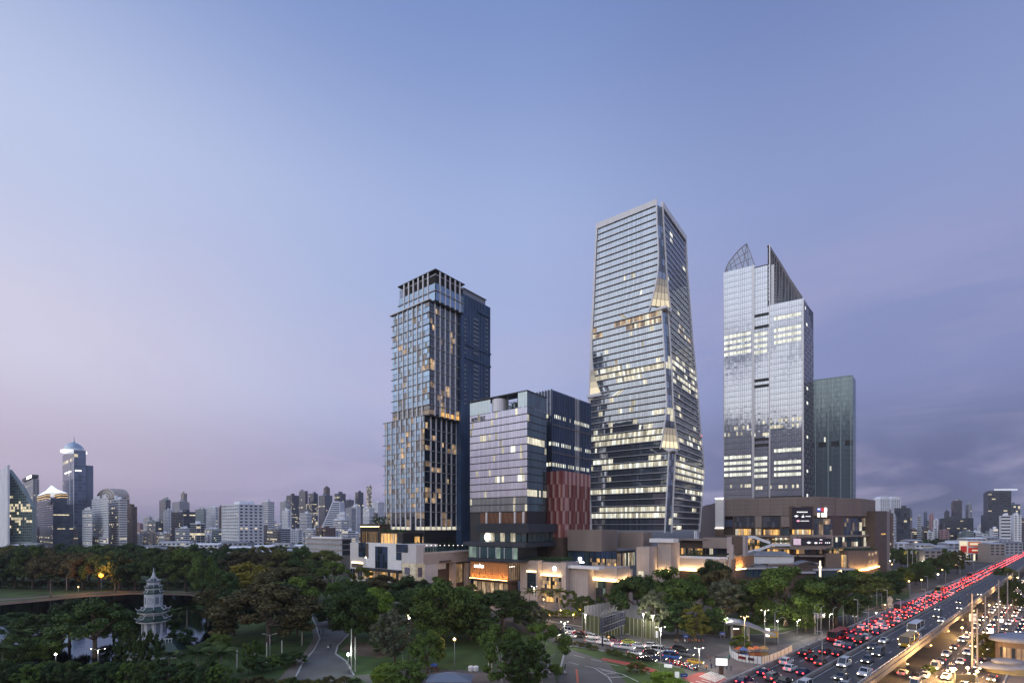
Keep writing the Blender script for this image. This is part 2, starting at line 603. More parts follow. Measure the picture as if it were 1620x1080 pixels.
    for sd, fs, um in (('L', fcl, Bc - bc), ('R', fcr, Ac - ac)):
        for u in fs:
            mb = MB(); sbox(mb, sd, ac, bc, u - .45, u + .45, zr - .4 if sd == 'R' else zr + .4, zt - .5, -.3, .32, FINM); mb.build('fin', root)
        us = [.1] + fs + [um]
        for i in range(len(us) - 1):
            mb = MB()
            for (p, q) in ((zr + .3, zm - .3), (zm + .3, zl - .2)):
                pane(mb, sd, ac, bc, us[i] + .3, us[i + 1] - .3, p, q, .0, GLASS_BLUE, .02)
            mb.build('window', root)
            mb = MB()
            n = 9
            for k in range(n):
                z = zl + (zt - 1 - zl) * k / n
                sbox(mb, sd, ac, bc, us[i] + .2, us[i + 1] - .2, z, z + .18, -1.2, -.9, LOUV)
            sbox(mb, sd, ac, bc, us[i] + .2, us[i + 1] - .2, zl + (zt - zl) * .62, zl + (zt - zl) * .66, -.8, -.5, ALU)
            mb.build('louvre', root, kind='stuff')
        mb = MB(); sbox(mb, sd, ac, bc, 0 if sd == 'L' else -.5, um, zm - .25, zm + .25, -.2, .5, SLABM); mb.build('floor_slab', root)
    mb = MB(); sbox(mb, 'L', da, db, -.8, B2 - db + 1.5, zr - .1, zr + .5, -1, 1.2, FINM); mb.build('terrace_edge', root)
    # roof terrace shrub
    # dark blue service wing along the right side
    Aw, Ae = fr.a(736.5, bc), fr.a(777.5, bc)
    As = fr.a(770, bc)
    zw0, zw1, zw2 = fr.z(470, Aw, bc), fr.z(482, As, bc), fr.z(486, Ae, bc)
    mb = MB(); mb.box(Aw - 3, bc + 1.0, 0, Ae, Bc - 6, zw2, NAVYM); mb.box(Aw - 1, bc + 1.2, zw2, As, Bc - 8, fr.z(455, Aw, bc) - .6, GRILLE)
    mb.build('service_wing', root)
    mb = MB(); mb.box(Aw - 1, bc + .6, fr.z(455, Aw, bc) - .6, As + .5, Bc - 7, fr.z(455, Aw, bc), ROOFG); mb.build('wing_roof', root)
    mb = MB(); mb.box(As - 8, bc + .3, fr.z(500, As, bc), Ae - 1, bc + 3, fr.z(496, As, bc), NAVYM); mb.build('wing_ledge', root)
    for (x, w, y0, y1) in ((737.5, 1.6, 505, 640), (754.5, 4.6, 506, 640), (771.5, 2.2, 506, 640)):
        u = fr.a(x, bc)
        y = y0
        while y < y1:
            z = fr.z(y, u, bc)
            if not 560 < y < 574:
                mb = MB(); mb.box(u - w / 2, bc + .7, z, u + w / 2, bc + 1.1, z + .9, GRILLE); mb.build('grille', root)
            y += 6.7
    for y in (558, 578):
        z = fr.z(y, As, bc)
        mb = MB(); mb.box(Aw, bc + .4, z, Ae + .3, bc + 2, z + .9, NAVYM); mb.build('wing_ledge', root)
    for i in range(9):
        u = Aw + (Ae - Aw) * (i + .5) / 9
        mb = MB(); mb.box(u - .06, bc + .85, 40, u + .06, bc + 1.05, zw2 - .5, DARK); mb.build('panel_joint', root)


GRILLE = mat('pale_grille', (.26, .29, .33), .6)
residential_tower()


# ------------------------------------------------------------------ hotel block: mirrored glass front
def hotel_block():
    fr = Frame(834, 262, 53)
    root = fr.thing('hotel_block', 'lower hotel block with lavender mirrored glass front and open roof garden', 'building')
    B = fr.b(743.5); A = fr.a(864.5)
    zt, zb = fr.z(642.5), fr.z(809)
    mb = MB(); mb.box(.3, .3, fr.z(866), A, B, zt - .3, DARK); mb.build('body', root)
    n = 14; h = (zt - zb) / n
    nu = 26
    litset = {}
    for k in range(24):
        litset[(random.randrange(n), random.randrange(nu))] = DIM if rnd() < .6 else COOL
    litset.update({(5, 5): COOLB, (5, 6): COOLB, (3, 18): COOL, (3, 19): COOL, (9, 2): COOLB, (9, 3): COOLB, (9, 1): COOL, (9, 12): COOLB, (9, 13): COOL, (9, 10): COOL})
    for j in range(n):
        z1 = zt - j * h
        mb = MB(); mr = MB()
        for i in range(nu):
            u0, u1 = B * i / nu, B * (i + 1) / nu
            m = litset.get((j, i), GLASS_LAV if j < 12 else GLASS_SIDE)
            pane(mb, 'L', 0, 0, u0 + .04, u1 - .04, z1 - h + .45, z1 - .1, 0, m, .02)
        mb.build('window_band', root)
        for i in range(10):
            u0, u1 = A * i / 10, A * (i + 1) / 10
            m = COOL if (j in (4, 11) and rnd() < .75) else (DIM if rnd() < .03 else GLASS_TEAL)
            pane(mr, 'R', 0, 0, u0 + .04, u1 - .04, z1 - h + .35, z1 - .1, 0, m, .02)
        mr.build('window_band', root)
        mb = MB(); sbox(mb, 'L', 0, 0, 0, B, z1 - h + .05, z1 - h + .38, -.2, .12, DARK); mb.build('spandrel', root)
    # glazed screen, stair drum and garden on the roof
    zs = fr.z(616.5)
    mb = MB()
    for i in range(14):
        u0, u1 = B * (.62 + .38 * i / 14), B * (.62 + .38 * (i + 1) / 14)
        pane(mb, 'L', 0, 0, u0 + .05, u1 - .05, zt + .2, zs - 1.2, .0, GLASS_SCREEN, .02)
    mb.build('roof_screen', root)
    mb = MB()
    for i in range(4):
        pane(mb, 'L', 0, 0, B * .15 * i / 4 + .05, B * .15 * (i + 1) / 4 - .05, zt + .2, zs - .6, .0, GLASS_SCREEN, .02)
    for i in range(8):
        pane(mb, 'R', 0, 0, A * i / 8 + .05, A * (i + 1) / 8 - .05, zt + .2, zs - .8, .0, GLASS_TEAL, .02)
    mb.build('roof_screen', root)
    mb = MB(); mb.lathe([(4.6, zt + .1), (4.6, zs - 1.6)], 24, mat('stair_drum', (.66, .67, .70), .35, .2), (3.6, B * .52, 0)); mb.build('stair_drum', root)
    mb = MB(); mb.box(-.2, -.2, zs - .6, 9, B + .2, zs, DARK); mb.box(9.01, -.2, zs - .6, A + .2, 9, zs, DARK); mb.build('roof_canopy', root)
    mb = MB()
    for u in (B * .17, B * .34, B * .72, B * .98):
        mb.box(1, u - .25, zt, 1.5, u + .25, zs - .6, DARK)
    mb.build('canopy_post', root, kind='stuff')
    mb = MB()
    for k in range(500):
        c = Vector((uni(1, 6), uni(B * .18, B * .36), zt + uni(0, 4.5)))
        d = Vector((uni(-1, 1), uni(-1, 1), uni(-.3, 1))); e = d.orthogonal() * .5
        mb.poly([c, c + d * .5 + e * .5, c + d, c + d * .5 - e * .5], LEAFB)
    mb.build('roof_garden', root, kind='stuff')
    o = text_obj('andaz', 4.6, root, SIGNB); bq = fr.b(756.5); put(o, (-.4, bq, fr.z(661.5, 0, bq)), 'L')
    # open terrace storey with wood ceiling and columns, then stacked dark balconies
    z1, z2 = fr.z(809), fr.z(827)
    WOOD = mat('wood_ceiling', (.16, .07, .035), .6, noise=.3, nscale=1, stretch=(1, 6, 1))
    mb = MB(); sbox(mb, 'L', 0, 0, .5, B * .80, z2, z1 - .3, -.6, .34, WOOD); mb.build('terrace_wall', root)
    for u in (B * .03, B * .17, B * .42, B * .66):
        mb = MB(); sbox(mb, 'L', 0, 0, u, u + 1.0, z2, z1, .36, 1.3, BEIGEL); mb.build('column', root)
    for k in range(7):
        u = B * (.2 + .08 * k)
        mb = MB(); mb.bar(side('L', 0, 0, u, z2 + .3, .5), side('L', 0, 0, u + 2.2, z1 - .4, .5), .18, .3, WOOD); mb.build('timber_strut', root)
    A3 = fr.a(881, -3)
    SLATE = mat('slate_balcony', (.040, .050, .068), .35, .2, noise=.2, nscale=.3)
    mb = MB()
    mb.box(-3, -3, fr.z(842), A3, B * .84, fr.z(828), SLATE)
    mb.build('balcony_band', root)
    mb = MB()
    for i in range(60):
        u = -3 + (B * .84 + 3) * i / 60
        mb.box(-3.12, u, fr.z(841), -3.0, u + .12, fr.z(829), DARK)
    mb.build('balcony_rib', root, kind='stuff')
    for i in range(9):
        u0, u1 = B * .8 * i / 9, B * .8 * (i + 1) / 9
        mb = MB(); pane(mb, 'L', 0, 0, u0 + .2, u1 - .2, fr.z(857), fr.z(843), .5, (COOL if i == 8 - 1 else DIM if i in (2, 4, 6, 7) else GLASS_TEAL)); mb.build('lounge_window', root)
    for i in range(6):
        u0, u1 = A3 * i / 6, A3 * (i + 1) / 6
        mb = MB(); pane(mb, 'R', 0, 0, u0 + .2, u1 - .2, fr.z(857), fr.z(843), .5, GLASS_TEAL); mb.build('lounge_window', root)
    mb = MB(); mb.lathe([(1.9, 0), (2.2, 0), (2.2, .5), (1.9, .5)], 20, GLOWW); o = mb.build('round_lamp', root); o.location = (-.8, B * .66, fr.z(850)); o.rotation_euler = (0, pi / 2, 0)
    mb = MB(); mb.box(-5, -2.5, fr.z(865), fr.a(895, -2.5), B * 1.02, fr.z(858), SLATE); mb.build('balcony_band', root)
    # teal glazed storey and the wooden lantern box under it
    g0 = Frame(819, 252, 53)
    def lz(y): return fr.z(y)
    Bb = fr.b(740, -5.5)
    bt = fr.b(819, -4.6)
    for i in range(12):
        u0, u1 = bt + (Bb - bt) * i / 12, bt + (Bb - bt) * (i + 1) / 12
        mb = MB(); pane(mb, 'L', -4.5, 0, u0 + .1, u1 - .1, fr.z(884), fr.z(866), .2, DIMG if rnd() < .5 else GLASS_TEAL); mb.build('glass_wall', root)
    mb = MB(); mb.box(-4.4, bt + .1, fr.z(888), fr.a(850, bt), Bb - 1, fr.z(866), DARK); mb.build('inner_wall', root)
    for i in range(6):
        mb = MB(); mb.box(-4.80, bt + (Bb - bt) * (i + .5) / 6, fr.z(884), -4.74, bt + (Bb - bt) * (i + .5) / 6 + .4, fr.z(866), ALU); mb.build('mullion', root)
    mb = MB(); mb.box(-6, bt - 1.5, fr.z(889), fr.a(850, bt - 1.5), Bb, fr.z(885), SLATE); mb.build('balcony_band', root)
    LANT = mat('lit_timber_screen', (.42, .19, .07), .55, noise=.30, nscale=.8, stretch=(3, 3, .2))
    # the lantern's corner stands left of the tower's own corner
    Bl, bk = fr.b(744.5, -4.5), fr.b(804, -4.5)
    al = fr.a(824, bk)
    zt2, zb2 = fr.z(890, -4.5, bk), fr.z(918, -4.5, bk)
    n = 36
    for i in range(n):
        u0, u1 = bk + (Bl - bk) * i / n, bk + (Bl - bk) * (i + 1) / n
        mb = MB(); mb.box(-4.5 - .12 * (i % 2), u0 + .03, zb2, -4.1, u1 - .03, zt2, LANT); mb.build('timber_slat', root)
    for i in range(12):
        u0, u1 = -4.4 + (al + 4.4) * i / 12, -4.4 + (al + 4.4) * (i + 1) / 12
        mb = MB(); mb.box(u0 + .05, bk - .1 * (i % 2), zb2, u1 - .05, bk + .2, zt2, WARM2 if i % 2 else BROWN2); mb.build('bronze_screen', root)
    mb = MB(); mb.box(-4.0, bk + .3, zb2, al, Bl, zt2, DARK); mb.build('inner_box', root)
    mb = MB(); mb.box(-6.2, bk - 1.4, zb2 - .7, al + 3, Bl + .5, zb2, BROWN2); mb.build('canopy_ledge', root)
    mb = MB(); mb.box(-5.9, bk, zb2 + .02, -5.6, Bl - .4, zb2 + .2, GLOWO); mb.build('uplight_strip', root)
    for k in range(8):
        l = bpy.data.lights.new('uplight', 'SPOT'); l.energy = 620; l.color = (1, .55, .18); l.spot_size = R(110); l.spot_blend = .9; l.shadow_soft_size = .15
        lo = bpy.data.objects.new('uplight', l); lo.location = (-6.0, bk + (Bl - bk) * (k + .5) / 8, zb2 + .35); lo.rotation_euler = Vector((-1.1, 0, -1.8)).to_track_quat('Z', 'Y').to_euler(); lo.parent = root; COL.objects.link(lo)
    mb = MB(); mb.box(-5.2, bk - .8, zt2, al + 1, Bl + .3, zt2 + .6, SLATE); mb.build('lantern_roof', root)
    o = text_obj('andaz', 3.1, root, SIGNW); bq = fr.b(757.5, -4.9); put(o, (-4.85, bq, fr.z(894.5, -4.9, bq)), 'L')
    mb = MB()
    for i in range(4):
        mb.lathe([(.05, 0), (.22, .25), (.05, .5)], 8, GLOWW, (-3.6 + 1.3 * i, bk - .4, zt2 - 2.4))
    mb.build('pendant_lamp', root, kind='stuff')
    mb = MB(); mb.box(-2, bk + 2, 0, al, Bl, zb2 - .7, BROWN2); mb.build('base_wall', root)
    for i in range(8):
        mb = MB(); pane(mb, 'L', -2, 0, bk + 2 + (Bl - bk - 2) * i / 8 + .3, bk + 2 + (Bl - bk - 2) * (i + 1) / 8 - .3, .3, zb2 - 2, .1, WARM if i % 2 else WARM2); mb.build('shop_window', root)
    return root


GLASS_SCREEN = mat('roof_screen_glass', (.34, .42, .46), .08, .6, 1.9)
SIGNB = mat('dark_sign_letter', (.03, .03, .035), .5)
GLOWO = mat('orange_uplight', (.8, .6, .3), .5, emit=(1.0, .50, .14), estr=15.0)
DIMG = litmat('green_tinted_room', (.75, 1.0, .8), .20, (.4, .4, .2), .7, (.05, .09, .09))
LEAFB = mat('roof_plant_leaf', (.035, .07, .02), .7, island=.5)
hotel_block()


def dark_block():
    fr = Frame(873, 290, 50)
    root = fr.thing('office_block', 'navy glass office block with close vertical fins behind the hotel block', 'building')
    B, A = fr.b(858), fr.a(934)
    zt, zb = fr.z(616), fr.z(748)
    mb = MB(); mb.box(.4, .4, 0, A, B + 14, zt - 1, DARK); mb.build('body', root)
    nfl = 12; h = (zt - zb) / nfl
    nr, nl = 24, 6
    for j in range(nfl):
        z1 = zt - j * h
        ymid = 616 + 132 * (j + .5) / nfl
        litrow = j in (3, 7, 10)
        for sd, n, U in (('L', nl, B + 6), ('R', nr, A)):
            mb = MB()
            for i in range(n):
                u0, u1 = U * i / n, U * (i + 1) / n
                m = (COOLB if rnd() < .6 else COOL) if litrow and rnd() < .85 else GLASS_NAVY
                zz = z1 - h * .4 if m is not GLASS_NAVY else z1 - .08
                pane(mb, sd, 0, 0, u0 + .05, u1 - .05, z1 - h + .08, z1 - h * .45 if litrow else z1 - .08, 0, m, .02)
                if litrow:
                    pane(mb, sd, 0, 0, u0 + .05, u1 - .05, z1 - h * .42, z1 - .08, 0, GLASS_NAVY, .02)
            mb.build('window_band', root)
    FIN = mat('navy_fin', (.12, .16, .25), .4, .3)
    for i in range(nr + 1):
        mb = MB(); sbox(mb, 'R', 0, 0, A * i / nr - .11, A * i / nr + .11, zb, zt, -.1, .55, FIN if not 14 <= i <= 16 else ALU); mb.build('fin', root)
    for i in range(nl + 1):
        mb = MB(); sbox(mb, 'L', 0, 0, (B + 6) * i / nl - .11, (B + 6) * i / nl + .11, zb, zt + .4, -.1, .5, DARK); mb.build('fin', root)
    for j in (5, 9):
        mb = MB(); sbox(mb, 'R', 0, 0, 0, A, zt - j * h - .15, zt - j * h + .15, -.1, .65, BROWN); mb.build('floor_slab', root)
    # brick-red panelled block in front of its foot
    fr = Frame(890, 278, 51)
    root = fr.thing('red_panelled_block', 'low block clad in dark red and pink vertical panels beside the white tower', 'building')
    B, A = fr.b(865), fr.a(934)
    zt, zb = fr.z(744), fr.z(850)
    mb = MB(); mb.box(.3, .3, 0, A, B, zt - .2, BROWN2); mb.build('body', root)
    RED = [mat('dark_red_panel', (.20, .052, .056), .5, noise=.1), mat('red_panel', (.29, .095, .085), .5, noise=.1), mat('pink_panel', (.52, .32, .28), .5, noise=.1)]
    nrow = 5; h = (zt - zb) / nrow
    for j in range(nrow):
        for sd, n, U in (('L', 8, B), ('R', 14, A)):
            for i in range(n):
                k = (i + j) % 3 if sd == 'L' else ((i + (j % 2)) % 2 + 1 if (i < 2 or j == 0) else None)
                u0, u1 = U * i / n, U * (i + 1) / n
                z1 = zt - h * j; z0 = z1 - h
                mb = MB()
                if k is None:
                    if i % 2 == j % 2:
                        sbox(mb, sd, 0, 0, u0, u0 + (u1 - u0) * .55, z0 + .05, z1, -.1, .5, RED[1 + (i // 2) % 2])
                        mb.build('panel', root)
                    else:
                        sbox(mb, sd, 0, 0, u0, u0 + (u1 - u0) * .4, z0 + .05, z1, -.1, .35, RED[1])
                        mb.build('panel', root)
                else:
                    sbox(mb, sd, 0, 0, u0 + .03, u1 - .03, z0 + .06, z1, -.1, .12 + .1 * (k == 0), RED[k])
                    mb.build('panel', root)


dark_block()


# ------------------------------------------------------------------ the white-edged office tower with flared folds
def folded_tower():
    Yc, th = 325.0, R(53)
    dR = Vector((cos(th), sin(th), 0)); dL = Vector((-sin(th), cos(th), 0))
    CPX = [(314, 1043), (360, 1045), (420, 1048), (486, 1051), (517, 1053.5), (573, 1057), (637, 1060), (680, 1061), (715, 1063), (771, 1060), (851, 1056)]
    CLX = [(314, 1039), (355, 1040), (395, 1042.3), (420, 1042), (434, 1040.5), (448, 1038), (466, 1033), (485, 1027.6), (485.5, 1047), (517, 1049), (573, 1052.6), (637, 1055.5), (660, 1053.5), (680, 1050.5), (695, 1048), (708, 1045), (708.5, 1059), (771, 1056), (851, 1051.7)]
    CRX = [(314, 1047), (355, 1049), (392, 1051.7), (426, 1053.5), (457, 1056.5), (485, 1060.5), (485.5, 1055), (517, 1058), (573, 1061), (637, 1063.7), (660, 1065.5), (690, 1070), (708, 1073.5), (708.5, 1067.4), (771, 1064.6), (851, 1061)]
    LOX = [(314, 944), (356, 941.5), (448, 937.8), (500, 934.4), (560, 933.6), (605, 932.5), (606, 931), (680, 928.3), (725, 927), (799, 931), (851, 933.5)]
    LIX = [(314, 946.5), (356, 944), (448, 940.6), (500, 938), (545, 938), (570, 941), (590, 946), (604, 951), (604.5, 935), (680, 932.3), (725, 931.5), (799, 935.5), (851, 937.5)]
    RX = [(314, 1084), (380, 1086.5), (430, 1090), (500, 1095), (572, 1101.5), (620, 1104.5), (667, 1108), (668, 1108), (716, 1112.5), (740, 1112.8), (780, 1110), (851, 1105)]
    base = Vector(((1056 - 810) / F * Yc, Yc, 0))

    def z_of(y): return CAMH + (HY - y) / F * Yc
    def y_of(z): return HY - (z - CAMH) * F / Yc

    def C(z): return Vector(((interp(CPX, y_of(z)) - 810) / F * Yc, Yc, z))

    def along(z, tab, d):
        c = C(z); k = (interp(tab, y_of(z)) - 810) / F
        t = (k * c.y - c.x) / (d.x - k * d.y)
        return c + d * t

    def corner(kind, z):
        return {'cl': (CLX, dL), 'lo': (LOX, dL), 'li': (LIX, dL), 'cr': (CRX, dR), 'r': (RX, dR)}[kind]

    def K(kind, z):
        t, d = corner(kind, z)
        return along(z, t, d) - base

    root = thing('folded_office_tower', 'tallest tower, silvery banded glass with white edges and flared golden-lit folds', 'tower', base)
    nL, nR = -dR, -dL
    ztop, zbot = z_of(322.5), z_of(840)
    nf = 50; h = (ztop - zbot) / nf

    def fpt(sd, u, z, d):
        if sd == 'L':
            p, q, n = K('cl', z), K('li', z), nL
        else:
            p, q, n = K('cr', z), K('r', z), nR
        return p.lerp(q, u) + n * d

    def fbox(mb, sd, z0, z1, d0, d1, m, seg=1):
        r = [[fpt(sd, u, z, d) for u, z, d in ((t, z0, d0), (t, z0, d1), (t, z1, d1), (t, z1, d0))] for t in [i / seg for i in range(seg + 1)]]
        mb.loft(r, m)

    # solid core
    rings = []
    for i in range(nf + 1):
        z = zbot + h * i
        c = C(z) - base
        l, r = K('lo', z), K('r', z)
        ins = dR * .6 + dL * .6
        b = l + (r - c)
        rings.append([K('cl', z) + dL * .5 + dR * .9, K('cr', z) + dR * .5 + dL * .9, r - dR * .6 + dL * .6, b - dR * .6 - dL * .6, l + dR * .6 - dL * .6])
    mb = MB(); mb.loft(rings, DARK); mb.build('core', root)
    SILL = mat('tower_sill', (.60, .60, .62), .35, .2)
    PODR = GLASS_GREY
    def litp(sd, i, y):
        if sd == 'L':
            for (a, b, p, m) in ((493, 507, .8, 'warm'), (548, 560, .3, 'warm'), (558, 569, .45, 'cool'), (569, 581, .92, 'cool'), (581, 592, .6, 'cool'), (598, 640, .10, 'cool'), (640, 662, .22, 'cool'), (662, 676, .35, 'cool'), (676, 687, .6, 'cool'), (687, 699, .9, 'cool'), (699, 722, .10, 'cool'), (722, 733, .75, 'cool'), (733, 742, .1, 'cool'), (742, 752, .7, 'cool'), (764, 775, .97, 'cool'), (797, 808, .8, 'cool'), (808, 819, .75, 'cool'), (507, 548, .07, 'cool')):
                if a <= y < b: return p, m
            return .012, 'cool'
        for (a, b, p, m) in ((555, 600, .45, 'cool'), (490, 510, .25, 'warm'), (620, 660, .22, 'cool'), (672, 700, .5, 'cool'), (722, 760, .75, 'cool'), (764, 776, .9, 'cool')):
            if a <= y < b: return p, m
        return .04, 'cool'
    for f in range(nf):
        z0 = zbot + h * f; z1 = z0 + h
        yc = y_of((z0 + z1) / 2)
        for sd, n in (('L', 34), ('R', 18)):
            za, zb_ = z0 + h * (.13 if sd == 'L' else .24), z0 + h * .85
            mb = MB()
            p, mm = litp(sd, 0, yc)
            run = 0.0
            g = 0
            for i in range(n):
                u0, u1 = (i + .035) / n, (i + .965) / n
                if g <= 0:
                    g = random.randint(4, 13) if p > .5 else random.randint(1, 3); run = rnd()
                g -= 1
                on = run < p
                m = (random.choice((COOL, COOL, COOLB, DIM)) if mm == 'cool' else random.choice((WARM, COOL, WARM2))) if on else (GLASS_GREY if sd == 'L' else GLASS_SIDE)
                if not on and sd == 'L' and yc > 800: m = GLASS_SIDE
                j = [uni(-.02, .02) for _ in range(3)]; j.append(j[0] + j[2] - j[1])
                mb.poly([fpt(sd, u, z, .05 + dd) for (u, z), dd in zip(((u0, za), (u1, za), (u1, zb_), (u0, zb_)), j)], m)
            mb.build('window_band', root)
            mb = MB(); fbox(mb, sd, z0 + .1, z0 + h * (.12 if sd == 'L' else .22), -.3, .38 if sd == 'L' else .3, SILL)
            mb.build('sill_band', root)
        # glazed corner strip
        a0, a1, b1, b0 = K('cl', z0 + .08), K('cl', z1 - .06), K('cr', z1 - .06), K('cr', z0 + .08)
        if abs((a1 - a0).length - h) < 3 and not (484 < yc < 487):
            mb = MB()
            fold_glow = 440 < yc < 486 or 676 < yc < 709
            for k in range(4 if fold_glow else 2):
                t0, t1 = ((k + .06) / 4, (k + .94) / 4) if fold_glow else ((k + .05) / 2, (k + .95) / 2)
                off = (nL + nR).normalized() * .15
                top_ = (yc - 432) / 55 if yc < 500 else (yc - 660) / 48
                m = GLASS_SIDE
                if fold_glow: m = FOLD_GLOW[min(5, max(0, int(top_ * 6)))]
                elif 560 < yc < 582 or 640 < yc < 662 or yc > 822: m = COOL if rnd() < .7 else GLASS_GREY
                elif 355 < yc: m = GLASS_GREY if rnd() < .6 else GLASS_SIDE
                mb.poly([a0.lerp(b0, t0) + off, a0.lerp(b0, t1) + off, a1.lerp(b1, t1) + off, a1.lerp(b1, t0) + off], m)
            mb.build('corner_window', root)
        # left edge fin; lamplight put in as emission where it flares
        o0, o1, i1, i0 = K('lo', z0), K('lo', z1), K('li', z1), K('li', z0)
        if not (603 < yc < 606):
            mb = MB()
            fold_glow = 560 < yc < 604
            mb.loft([[o0, i0, i0 + nL * .9, o0 + nL * .9], [o1, i1, i1 + nL * .9, o1 + nL * .9]], FOLD_GLOW[min(5, int((yc - 555) / 8.5))] if fold_glow else WHITE)
            if fold_glow:
                w = dL * .9
                mb.loft([[o0 + nL * .92, o0 + nL * 1.1, o0 + nL * 1.1 - w, o0 + nL * .92 - w], [o1 + nL * .92, o1 + nL * 1.1, o1 + nL * 1.1 - w, o1 + nL * .92 - w]], WHITE)
            mb.build('edge_fin', root)
    # white ribs down both sides of the corner strip and down the far right edge
    for kind, n in (('cl', nL), ('cr', nR), ('r', nR)):
        ys = [314 + (851 - 314) * i / 110 for i in range(111)]
        seg = []
        for y in ys:
            seg.append(y)
            if kind != 'r' and (abs(y - 485) < 2.6 and y < 486 or abs(y - 708) < 2.6 and y < 709):
                pass
        cuts = {'cl': (485.3, 708.3), 'cr': (485.3, 708.3), 'r': (667.5,)}[kind]
        start = 314
        for c in list(cuts) + [843]:
            pts = [y for y in ys if start < y < c - .4]
            pts = [start] + pts + [c - .35]
            ring = []
            for y in pts:
                z = z_of(y); p = K(kind, z)
                d = dL if kind == 'cl' else dR
                w = .38
                ring.append([p - d * w + n * .1, p + d * w + n * .1, p + d * w + n * 1.0, p - d * w + n * 1.0])
            mb = MB(); mb.loft(ring, WHITE); mb.build('corner_rib', root)
            start = c + .35
    # ledges closing the flares
    def ledge(y, kinds, name, ext, m=WHITE):
        z = z_of(y)
        p, q = (K(k, z_of(y - 1.2)) for k in kinds)
        c = C(z) - base
        for v in (p, q, c): v.z = 0
        mb = MB()
        if kinds[0] == 'cl':
            o = (nL + nR) * .5
            pts = [p + dL * ext + nL * 1.6, p + dL * ext - nL, c - (nL + nR) * 1.0, q + dR * ext - nR, q + dR * ext + nR * 1.6, c + (nL + nR) * 1.9]
        else:
            pts = [p + dL * ext + nL * 2.4, q - dL * ext + nL * 1.4, q - dL * ext - nL * 1.2, p + dL * ext - nL * 1.2]
        mb.prism([(v.x, v.y) for v in pts], z - 1.1, z + .5, m, bottom=True)
        mb.build(name, root)
    ledge(486.5, ('cl', 'cr'), 'fold_ledge', .6)
    ledge(711, ('cl', 'cr'), 'fold_ledge', 1.2)
    ledge(605, ('lo', 'li'), 'fold_ledge', .9)
    z = z_of(668); r = K('r', z); r.z = 0
    mb = MB(); v = [r + nR * 1.4 - dR * 2, r + nR * 1.4 + dR * 1.4, r - nR * 3 + dR * 1.4, r - nR * 3 - dR * 2]
    mb.prism([(q.x, q.y) for q in v], z - .8, z + .4, WHITE, bottom=True); mb.build('fold_ledge', root)
    mb = MB(); mb.lathe([(.1, 0), (.5, .4), (.1, .8)], 8, mat('red_beacon', (.5, .05, .03), .5, emit=(1, .1, .05), estr=6), tuple(r + nR * .8 + Vector((0, 0, z + .45)))); mb.build('beacon', root)
    # white parapet and the flat roof behind it
    za, zb2 = z_of(323.5), z_of(314)
    for sd in 'LR':
        mb = MB()
        if sd == 'L':
            p, q = K('cl', za), K('lo', za)
        else:
            p, q = K('cr', za), K('r', za)
        n = nL if sd == 'L' else nR
        mb.loft([[p + n * .95, p - n * .8, q - n * .8, q + n * .95], [p + n * .95 + Vector((0, 0, zb2 - za)), p - n * .8 + Vector((0, 0, zb2 - za)), q - n * .8 + Vector((0, 0, zb2 - za)), q + n * .95 + Vector((0, 0, zb2 - za))]], WHITE)
        mb.build('parapet', root)


FOLD_GLOW = [mat('fold_glow_panel_%d' % i, (.50, .46, .40), .35, .2, emit=(1, .84, .52), estr=e) for i, e in enumerate((.02, .08, .2, .42, .75, 1.05))]  # golden light fading up each fold, put in as stepped emission
folded_tower()


